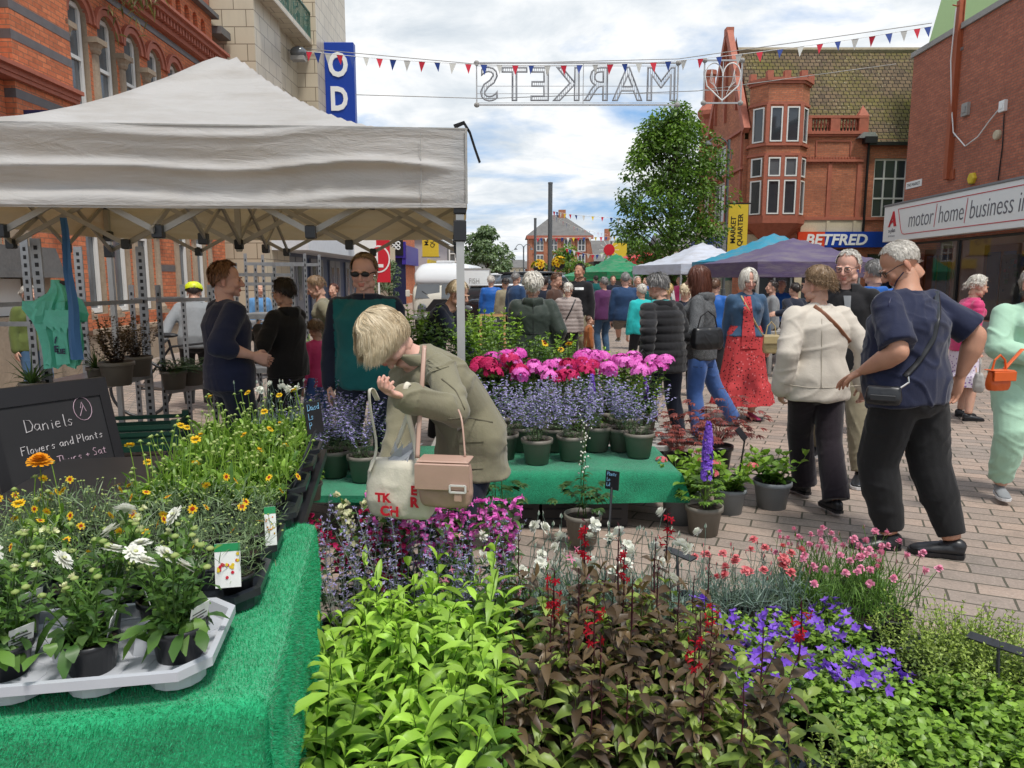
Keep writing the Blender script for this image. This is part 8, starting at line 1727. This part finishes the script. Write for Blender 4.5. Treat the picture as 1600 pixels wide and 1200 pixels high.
def car(label,px,Y,rot,paint,suv=False,L_=4.3):
 t=thing('parked_car',label,'car',(*at(px,Y),0),R(rot));h=1.2 if suv else .95;top=1.75 if suv else 1.42;b=MB();loft_body(b,[(0,.70,.30,h*.82),(.1,.82,.26,h*.88),(.5,.87,.24,h*.95),(1.3,.88,.24,h),(L_ -.5,.88,.24,h),(L_ -.05,.82,.28,h*.9)],e=.4);b.build('body',paint,t,smooth=True);b=MB();loft_body(b,[(1.05,.74,h*.9,h),(1.65,.66,h*.9,top -.03),(2.3,.66,h*.9,top),(L_ -1.0,.66,h*.9,top -.02),(L_ -.3,.70,h*.9,h)],e=.45);cb_=b.build('cabin',M_GLASS,t,smooth=True)
 b=MB();loft_body(b,[(1.6,.63,top -.06,top),(2.3,.65,top -.05,top+.025),(L_ -1.0,.63,top -.06,top)],e=.5);b.build('roof',paint,cb_,smooth=True)
 for s in (-1,1):
  b=MB();b.ell((s*.62,.03,h*.68),(.16,.09,.09));b.build('headlight',M_GLASS2,t,smooth=True);b=MB();b.ell((s*.93,1.45,h*1.02),(.1,.06,.07));b.build('wing_mirror',paint,t,smooth=True)
  for y in (.85,L_ -.85):wheel(t,s*.80,y,.36 if suv else .31)
 b=MB();b.box(-.4,.4,-.03,.02,h*.5,h*.72);b.build('grille',M_BLACK,t);b=MB();b.box(-.26,.26,-.05,-.031,h*.33,h*.45);b.build('number_plate',M_WHITEP,t);b=MB();b.box(-.8,.8,-.06,.1,.3,.42,bev=.03);b.build('bumper',M_BLACKP,t)
car('black off-roader parked right of the tent leg',764,18.6,-28,M_DARKC,True);car('white car parked behind the black off-roader',775,23.5,-10,M_WHITEC,True);car('silver white car between the black hoodie man and purple jacket',930,18.5,62,M_WHITEC);car('white car behind the blue sweater man',990,25,70,M_WHITEC)
t=thing('display_board','tall white board lettered for fish and cheese right of the tent leg','sign',(*at(741,20.5),0),R(0));b=MB();b.box(-.42,.42,-.02,.02,.5,1.82);b.build('board_panel',M_WHITEP,t);b=MB();b.box(-.45,-.42,-.03,.03,0,1.85);b.box(.42,.45,-.03,.03,0,1.85);b.box(-.42,.42,-.03,.03,1.82,1.86);b.build('board_frame',M_CONC,t);lettering('FISH\nCHEESE',.2,M_CONC,t,(0,-.024,1.45),extrude=.002,sx=.8)
t=thing('chalkboard','wooden framed A-board with chalked menu below the blue coat','sign',(*at(769,13.9),0),R(6));W_O=plain('pine_frame',(.42,.24,.10),.6)
for s in (-1,1):
 b=MB();b.M=Matrix.Translation((0,s*.2,0)) @ Matrix.Rotation(s*.22,4,'X');b.box(-.20,.20,-.008,.008,.2,.88);pn=b.build('board_panel',M_CHALKB,t);f=MB();f.M=b.M;f.box(-.245,-.20,-.015,.015,0,.93);f.box(.20,.245,-.015,.015,0,.93);f.box(-.20,.20,-.0145,.0145,.88,.93);f.box(-.20,.20,-.0145,.0145,.15,.2);f.build('board_frame',W_O,pn)
 if s <0:c=MB();c.M=b.M;[hand_text(c,w_,(-.15,.78 -.1*k),.06,0,.004,-.012,.5) for k,w_ in enumerate(('Teas and','Porter','Hot Posted','Rolls','Soup o e','oonoo'))];c.build('chalk_writing',M_CHALK,pn)
def basket(px,y_,tt,lab):
 c=P(px,y_,tt);p=LF(px);g=p.g;n=160;d=sph(g,n,.0);p.leaves(d*.30,d,.14,.06,.3,.1,2,'ovate',g.random(n),0);d=sph(g,14,-.1);p.rings(d*.36,d,.14,.08,9,.2,0,1,g.random(14));p.blobs(d*.37,.05,2,.3,.6);t=thing('hanging_basket',lab,'flower basket',tuple(c));link('flowers',p.mesh('flowers',[LM['mid'],PM['yellow'],PM['redeye']]),t);b=MB();b.lathe([(.02,-.3),(.22,-.2),(.3,0)],12);b.build('basket',M_BLACK,t)
basket(842,418,35.9,'yellow flower basket left of the thick pole');basket(874,413,35.9,'yellow flower basket right of the thick pole');basket(993,412,44,'yellow flower basket above the red gazebo')
q=P(951,430,45);t=thing('market_sign','red and white star shaped sign on a pole beside the yellow banner','sign',(q.x,q.y,0));b=MB();b.tube([(0,0,0),(0,0,2.9)],.05,8);b.build('post',M_WHITE,t);b=MB();b.M=Matrix.Translation((0,-.02,3.35)) @ Matrix.Rotation(pi/2,4,'X');b.lathe([(.34,-.05),(.34,.05),(.001,.06)],20);f=b.build('red_disc',M_RED,t);b=MB();[b.bar((.3*cos(a),0,3.35+.3*sin(a)),(.6*cos(a),0,3.35+.6*sin(a)),.03) for a in np.linspace(0,2*pi,13)[:-1]];b.build('ray',M_WHITE,f);b=MB();b.box(-.14,.14,-.06,-.04,2.3,2.85);b.build('white_panel',M_WHITEP,t)
q=P(967,430,50);t=thing('banner','small yellow banner right of the red star sign','banner',(q.x,q.y,0));b=MB();b.box(-.5,.5,-.02,.02,1.9,4.0);b.build('cloth',M_YELLOW,t);b=MB();b.tube([(-.55,0,0),(-.55,0,4.1)],.05,6);b.build('post',M_POLE,t)

# ---- bicycle by the wall
def bicycle():
 x,y=at(282,8.3);t=thing('bicycle','black bicycle standing beyond the slotted rack','bicycle',(x,y,0),R(8))
 for s in (-.5,.5):
  b=MB();c=(s,0,.33);b.tube([(c[0]+.32*cos(a),0,c[2]+.32*sin(a)) for a in np.linspace(0,2*pi,29)],.018,6);w=b.build('wheel',M_BLACKP,t,smooth=True);b=MB();[b.bar(c,(c[0]+.31*cos(a),.0,c[2]+.31*sin(a)),.003) for a in np.linspace(0,2*pi,19)[:-1]];b.build('spokes',M_STEEL,w)
 b=MB();[b.tube([a,c],.014,6) for a,c in (((-.5,0,.33),(-.15,0,.8)),((-.5,0,.33),(-.05,0,.3)),((-.05,0,.3),(-.17,0,.88)),((-.05,0,.3),(.36,0,.78)),((-.15,0,.8),(.34,0,.85)),((.5,0,.33),(.34,0,.9)))];b.build('frame',M_BLACK,t);b=MB();b.ell((-.19,0,.93),(.13,.06,.03));b.build('saddle',M_BLACK,t);b=MB();b.tube([(.30,-.26,.98),(.36,0,.95),(.30,.26,.98)],.012,6);b.build('handlebar',M_STEEL,t)
bicycle()

# ---- bags, glasses, hats, straps
LEA=lambda n,c,r=.4:plain(n,c,r,.5,var=.12,bump=.15,scale=14)
M_TAN=LEA('dusty_pink_leather',(.42,.27,.21));M_BLEA=LEA('black_leather',(.012,.012,.013),.35);M_BRLEA=LEA('brown_leather',(.22,.085,.04));M_TOTE=mk_cloth('cream_canvas_tote',(.60,.56,.46),var=.05);M_GOLD=LEA('gold_leather',(.42,.33,.16));M_ORL=LEA('orange_leather',(.62,.10,.01));M_CHROME=plain('chrome',(.75,.75,.75),.15,.5,1.0)
Z3=Vector((0,0,1))
def bag_at(name,label,c,rot,w,d,h,mat,flap=None,extra=None):
 t=thing(name,label,'bag',(c.x,c.y,c.z),R(rot));b=MB();soft_bag(b,(0,0,0),w,d,h);v,f=remesh(b,.008,2);v=wrinkle(v,f,.006,14,3);mesh_from('bag_body',[(v,f,0,None)],mat,t)
 if flap:b=MB();b.box(-w/2 -.004,w/2+.004,-d/2 -.026,-d/2 -.016,h*flap,h*.98,bev=.004);b.box(-w/2,w/2,-d/2 -.02,d/2+.01,h*.98,h*1.03,bev=.004);b.build('flap',mat,t)
 return t
TB_=P(628,806,2.72);t=bag_at('tote_bag','cream canvas tote bag with red lettering held by the bending woman',TB_,-14,.25,.10,.215,M_TOTE)
for txt,x,z,s_ in (('CH',-.02,.02,.05),('TK',-.045,.07,.045),('R',.075,.06,.05),('E',.075,.105,.045)):lettering(txt,s_,M_RED,t,(x,-.066,z),name='red_lettering',extrude=.0012,bold=.002)
b=MB();g=random.Random(3);[b.add([(g.uniform(-.09,.02),g.uniform(-.03,.03),.2),(g.uniform(-.05,.08),g.uniform(-.04,.03),.2),(g.uniform(-.09,.09),g.uniform(-.03,.04),.28)],[(0,1,2)]) for _ in range(10)];b.build('plastic_wrap',mk_film('clear_wrap',(.5,.52,.56),(.5,.5,.5)),t)
HL=PEOPLE['browser']['J']['handL'];tl=lambda x,z,y=-.05:t.matrix_basis @ Vector((x,y,z))
strap('bag_strap',None,None,[tl(-.105,.17),P(588,700,2.68),P(579,640,2.62),P(577,612,2.60),P(582,609,2.62),P(590,625,2.66)],.020,M_TOTE);strap('bag_strap',None,None,[tl(.085,.20),P(648,690,2.66),P(636,640,2.60),P(634,606,2.565),P(641,603,2.60),P(636,650,2.68),P(612,712,2.74)],.020,M_TOTE)
for k in range(2):o=[q for q in bpy.data.objects if q.name.startswith('bag_strap') and q.parent is None][0];o.parent=t;o.matrix_parent_inverse=t.matrix_basis.inverted()
HB=P(697,790,2.62);t=bag_at('handbag','dusty pink leather handbag with a silver buckle below the tote',HB,-8,.185,.07,.17,M_TAN,.42)
b=MB();pts=[(.075+(.045 if k in (0,3) else -.03)*0,0,0) for k in range(1)];y=-.068;ring=[(.03,.070),(.085,.070),(.085,.094),(.03,.094)];[b.bar((ring[i][0],y,ring[i][1]),(ring[(i+1) % 4][0],y,ring[(i+1) % 4][1]),.006) for i in range(4)];b.build('buckle',plain('pale_metal',(.6,.58,.55),.3),t);b=MB();b.box(.045,.07,-.068,-.055,.035,.065,bev=.003);b.build('tab',M_TAN,t)
PB=PEOPLE['browser']['pts'];strap('bag_strap','pink leather strap running from the woman\'s neck to the pink handbag','strap',[P(727,716,2.60),P(722,660,2.63),P(716,640,2.66)],.007,M_TAN,.002)
strap('bag_strap','pink leather strap hanging in front of the olive jacket opening','strap',[P(652,716,2.60),P(655,660,2.62),P(660,590,2.62),P(663,540,2.66)],.017,M_TAN,.002)
N=PEOPLE['navy'];mm=N['M'];q=P(1379,632,3.92);t=bag_at('waist_bag','black nylon cross-body bag at the hip of the man in navy',q,-28,.17,.08,.10,M_BLACKP);b=MB();b.box(-.06,.06,-.072,-.060,.03,.06,bev=.003);b.build('pocket',M_BLACKP,t);b=MB();b.tube([(.08,-.03,.1),(.115,-.03,.13),(.11,-.03,.16)],.005,6);b.build('clip',M_CHROME,t)
def caster(key):
 o=PEOPLE[key]['o'];ob=[c for c in KIDS[o.name] if c.name.split('.')[0] not in ('hair','eyes','eyebrows','shoe','spectacles')]+[o];ob += [d for c in ob for d in KIDS.get(c.name,[]) if c is not o];mw=Matrix.Translation(o.location) @ Matrix.Rotation(o.rotation_euler.z,4,'Z');mi=mw.inverted();a=mi @ Vector((0,0,H_CAM))
 def cast(px,py,off=.006):
  d=(mi.to_3x3() @ (P(px,py,1.0) -Vector((0,0,H_CAM)))).normalized();best=None
  for c in ob:
   h_=c.ray_cast(a,d)
   if h_[0] and (best is None or (h_[1] -a).length <best[0]):best=((h_[1] -a).length,h_[1] -d*off)
  return best[1] if best else None
 return o,mw,cast
def surf_strap(key,label,pts,w,mat,off=.007,th=.0025,name='shoulder_strap'):
 """strap laid on a person's clothes; without a label it is a seam or trim that belongs to the person"""
 o,mw,cast=caster(key);out=[]
 for i in range(len(pts) -1):
  for k in range(6):q=cast(pts[i][0]+(pts[i+1][0] -pts[i][0])*k/6,pts[i][1]+(pts[i+1][1] -pts[i][1])*k/6,off);out += [q] if q is not None else []
 q=cast(*pts[-1],off);out += [q] if q is not None else []
 if len(out) >2:
  out=[out[0]]+[(out[i -1]+out[i]*2+out[i+1])/4 for i in range(1,len(out) -1)]+[out[-1]];vd=(mw.inverted() @ Vector((0,0,H_CAM)) -out[0]).normalized();b=MB();b.tube(out,[(w/2,th)]*len(out),6,side=(out[1] -out[0]).cross(vd))
  if label:b.M=mw;b.v=[tuple(mw @ Vector(v)) for v in b.v];b.M=None;tag(b.build(name,mat,None,smooth=True),label,'strap')
  else:b.build(name,mat,o,smooth=True)
def surf_patch(key,name,quad,mat,off=.006,n=5):
 o,mw,cast=caster(key);(a,b_,c,d)=quad;g=[[cast((a[0]*(1 -u)+b_[0]*u)*(1 -v)+(d[0]*(1 -u)+c[0]*u)*v,(a[1]*(1 -u)+b_[1]*u)*(1 -v)+(d[1]*(1 -u)+c[1]*u)*v,off) for u in np.linspace(0,1,n)] for v in np.linspace(0,1,n)]
 if any(q is None for r_ in g for q in r_):return
 b=MB();b.add([q for r_ in g for q in r_],[(j*n+i,(j+1)*n+i,(j+1)*n+i+1,j*n+i+1) for j in range(n -1) for i in range(n -1)]);vd=(mw.inverted() @ Vector((0,0,H_CAM)) -g[0][0]).normalized()*off*1.2;rim=[g[0][i] for i in range(n)]+[g[j][n -1] for j in range(1,n)]+[g[n -1][i] for i in range(n -2,-1,-1)]+[g[j][0] for j in range(n -2,0,-1)];k=len(rim);b.add(rim+[q -vd for q in rim],[(i,(i+1) % k,k+(i+1) % k,k+i) for i in range(k)]);b.build(name,mat,o,smooth=False)
bpy.context.view_layer.update()
surf_strap('navy','black webbing strap across the back of the man in navy',[(1462,448),(1466,490),(1458,530),(1435,565),(1414,588)],.032,M_BLACKP)
surf_strap('cream','brown leather strap across the back of the cream jacket',[(1272,478),(1290,492),(1310,512),(1328,535)],.028,M_BRLEA)
surf_strap('reddress','pale strap crossing the denim jacket and red dress',[(1158,462),(1170,485),(1182,508),(1192,525)],.02,M_GOLD)
OL=C['olive_twill'];DK=plain('dark_stitching',(.10,.09,.06),.9)
surf_patch('browser','pocket_flap',[(714,668),(754,666),(756,690),(716,692)],OL);surf_patch('browser','pocket',[(717,695),(753,693),(755,732),(719,734)],OL,.005);surf_patch('reddress','dress_front',[(1163,463),(1173,463),(1183,545),(1158,545)],C['red_print'],.012,9);surf_patch('glasses','shirt_front',[(1318,462),(1330,462),(1328,500),(1322,500)],C['grey_jersey'],.006);surf_patch('browser','epaulette',[(656,567),(682,558),(702,572),(674,581)],OL)
for ky,q in (('browser',[(700,655),(730,652),(770,660)]),('browser',[(690,592),(712,610),(726,640)]),('cream',[(1225,600),(1262,606),(1300,606),(1345,602)]),('cream',[(1240,470),(1275,474),(1320,474)]),('cream',[(1283,606),(1284,540),(1284,480)]),('navy',[(1388,478),(1400,440),(1412,425)]),('parka',[(833,556),(833,500),(833,450)]),('parka',[(806,520),(833,522),(862,520)]),('brunette',[(1075,572),(1100,575),(1120,573)])):surf_strap(ky,None,q,.006,{'browser':DK,'cream':plain('cream_seam',(.38,.34,.28),.9),'navy':M_NAVYS}.get(ky,M_BLACK),.002,.0015,'seam')
surf_patch('brunette','jeans_pocket',[(1092,585),(1110,585),(1108,602),(1094,602)],C['denim_blue'],.004);surf_patch('shades','chest_logo',[(593,478),(601,478),(601,482),(593,482)],M_WHITEP,.004,3);surf_patch('f6','chest_lettering',[(898,449),(912,449),(912,453),(898,453)],M_WHITEP,.008,3)
surf_strap('f5','thin black strap across the beige quilted jacket',[(899,468),(892,485),(884,500)],.02,M_BLACK)
for k_,(lab,px,py,tt,rot,w,d,h,m_,fl) in enumerate((('black leather slouch bag under the arm of the brunette',1104,546,6.72,20,.30,.12,.20,M_BLEA,None),('quilted gold shoulder bag of the woman in the red dress',1203,552,7.75,-5,.155,.07,.19,M_GOLD,.55),('black handbag hanging from the quilted coat woman',1003,600,6.4,30,.17,.10,.17,M_BLEA,None),('bright turquoise printed shopping bag of the olive jacket woman',512,598,7.6,10,.24,.12,.34,C['turquoise'],None),('orange leather shoulder bag at the mint tracksuit',1558,610,4.7,10,.15,.06,.13,M_ORL,.5),('grey leather bag held by the woman in pink',1528,612,7.9,60,.22,.1,.2,M_CONC,None))):
 t=bag_at('handbag',lab,P(px,py,tt),rot,w,d,h,m_,fl);b=MB();b.tube([(-w*.35,0,h*.95),(-w*.25,0,h*1.5),(0,0,h*1.75),(w*.25,0,h*1.5),(w*.35,0,h*.95)],.007,6);b.build('handle',m_,t)
strap('shoulder_strap','orange strap rising from the orange bag','strap',[P(1556,592,4.68),P(1575,570,4.7),P(1598,545,4.72)],.03,M_ORL)
def headgear(key,kind):
 Hm=PEOPLE[key]['head'] @ Matrix.Scale(1/1,4);o=PEOPLE[key]['o'];inv=(Matrix.Translation(o.location) @ Matrix.Rotation(o.rotation_euler.z,4,'Z')).inverted();b=MB();b.M=inv @ Hm
 if kind =='shades':
  for s in (-1,1):b.ell((s*.034,-.101,.004),(.029,.007,.017),n=14,k=8);b.tube([(s*.062,-.090,.008),(s*.082,-.03,.008),(s*.083,.01,-.002)],.0035,5)
  b.bar((-.01,-.107,.008),(.01,-.107,.008),.005);b.build('sunglasses',M_BLACK,o,smooth=True)
 elif kind =='specs':
  for s in (-1,1):b.tube([(s*.034+.026*cos(a),-.104+.006*abs(cos(a)),.002+.018*sin(a)) for a in np.linspace(0,2*pi,15)],.0019,4);b.tube([(s*.060,-.096,.006),(s*.082,-.03,.008),(s*.084,.012,-.002)],.0022,4)
  b.build('spectacles',M_BLACK,o)
 else:
  b.lathe([(.107,.03),(.112,.05),(.104,.09),(.07,.125),(.001,.138)],18,c=(0,.012,0));h_=b.build('helmet',plain('fluorescent_yellow',(.62,.70,.02),.4),o,smooth=True);c=MB();c.M=b.M;[c.tube([(x_,-.09,.07),(x_,0,.143 -abs(x_)*.3),(x_,.10,.08)],.010,5) for x_ in (-.05,0,.05)];c.build('helmet_vents',M_BLACK,h_)
for k_,m_ in (('shades','shades'),('navy','specs'),('glasses','specs'),('cyclist','helmet'),('blackcoat','specs')):headgear(k_,m_)

# ---- price cards on spikes
def price(label,base,top,size,rot,tilt,txt='',mat=None,tw=.5):
 B0,T0=Vector(base),Vector(top);t=thing('price_card',label,'price sign',tuple(B0));b=MB();b.tube([(0,0,0),tuple(T0 -B0)],.006,6);b.build('spike',M_BLACKP,t);b=MB();b.M=Matrix.Translation(T0 -B0) @ Matrix.Rotation(R(rot),4,'Z') @ Matrix.Rotation(R(tilt),4,'X');w,h=size;b.box(-w/2,w/2,-.003,.003,-h*.1,h*.9,bev=.001);f=b.build('card_holder',M_BLACKP,t)
 if txt:c=MB();c.M=b.M;[hand_text(c,s_,(-w*.4,h*(.62 -.28*k)),h*.20,.05,.0012,-.0045,.5) for k,s_ in enumerate(txt.split('|'))];c.build('chalk_price',M_CHALK if mat is None else mat,f)
BCH=plain('blue_chalk',(.20,.42,.62),.9)
price('black price card on a slanting spike at the back right of the left table',P(452,775,2.6),P(493,672,2.75),(.075,.12),55,-8,'Daisd|Ls|P',BCH);price('small slate price card on a spike before the green bench',P(950,850,3.4),P(956,762,3.5),(.07,.09),-35,-5,'Plants|Lo|Ld',BCH)
price('black price holder seen side on by the hydrangeas',P(1152,760,4.9),P(1164,685,4.8),(.13,.09),62,-40);price('angled price card on a spike behind the salmon dianthus',P(1060,925,3.0),P(1058,868,3.05),(.15,.04),-55,-80);price('tall black price holder at the right of the low mounds',P(1558,1130,2.45),P(1560,1012,2.5),(.20,.05),-50,-84)
def plabel(label,c,w,h,rot,cols,tilt=-8):
 t=thing('plant_label',label,'plant label',tuple(c),R(rot));b=MB();b.M=Matrix.Rotation(R(tilt),4,'X');b.box(-w/2,w/2,-.0008,.0008,0,h);b.build('card',M_WHITEP,t);b=MB();b.M=Matrix.Rotation(R(tilt),4,'X');b.box(-w/2,w/2,-.0014,-.001,h*.82,h);b.build('header',cols[0],t);g=random.Random(int(c.x*999))
 for k in range(16):b=MB();b.M=Matrix.Rotation(R(tilt),4,'X');x,z,s_=g.uniform(-.42,.42)*w,g.uniform(.2,.76)*h,w*.07;b.ell((x,-.0016 -.0001*k,z),(s_,.0003,s_),n=7,k=4);b.build('printed_flower',cols[1+k % (len(cols) -1)],t)
plabel('green topped plant label with orange flowers at the tray edge',P(424,852,2.0),.03,.105,18,[plain('label_green',(.02,.25,.09),.4),FC[3],plain('flag_orange',(.7,.2,.02),.5)]);plabel('green topped label with red and yellow flowers behind the front daisies',P(357,918,1.66),.055,.10,12,[plain('label_green',(.02,.25,.09),.4),FC[3],FB[0]])
for lab,px,py,tt in (('round plant label at the bottom edge below the lime plants',766,1192,1.95),('dark round plant label at the bottom left of the lime plants',592,1190,1.98)):t=thing('plant_label',lab,'plant label',tuple(P(px,py+12,tt)));b=MB();b.M=Matrix.Rotation(pi/2 -.3,4,'X');b.lathe([(.05,0),(.05,.002),(.001,.0021)],24);b.build('disc',plain('label_leaf_green',(.12,.32,.05),.4),t);b=MB();b.M=Matrix.Rotation(pi/2 -.3,4,'X');b.lathe([(.036,.0024),(.001,.0026)],24);b.build('disc_centre',M_WHITEP if px >700 else M_BLACKP,t)
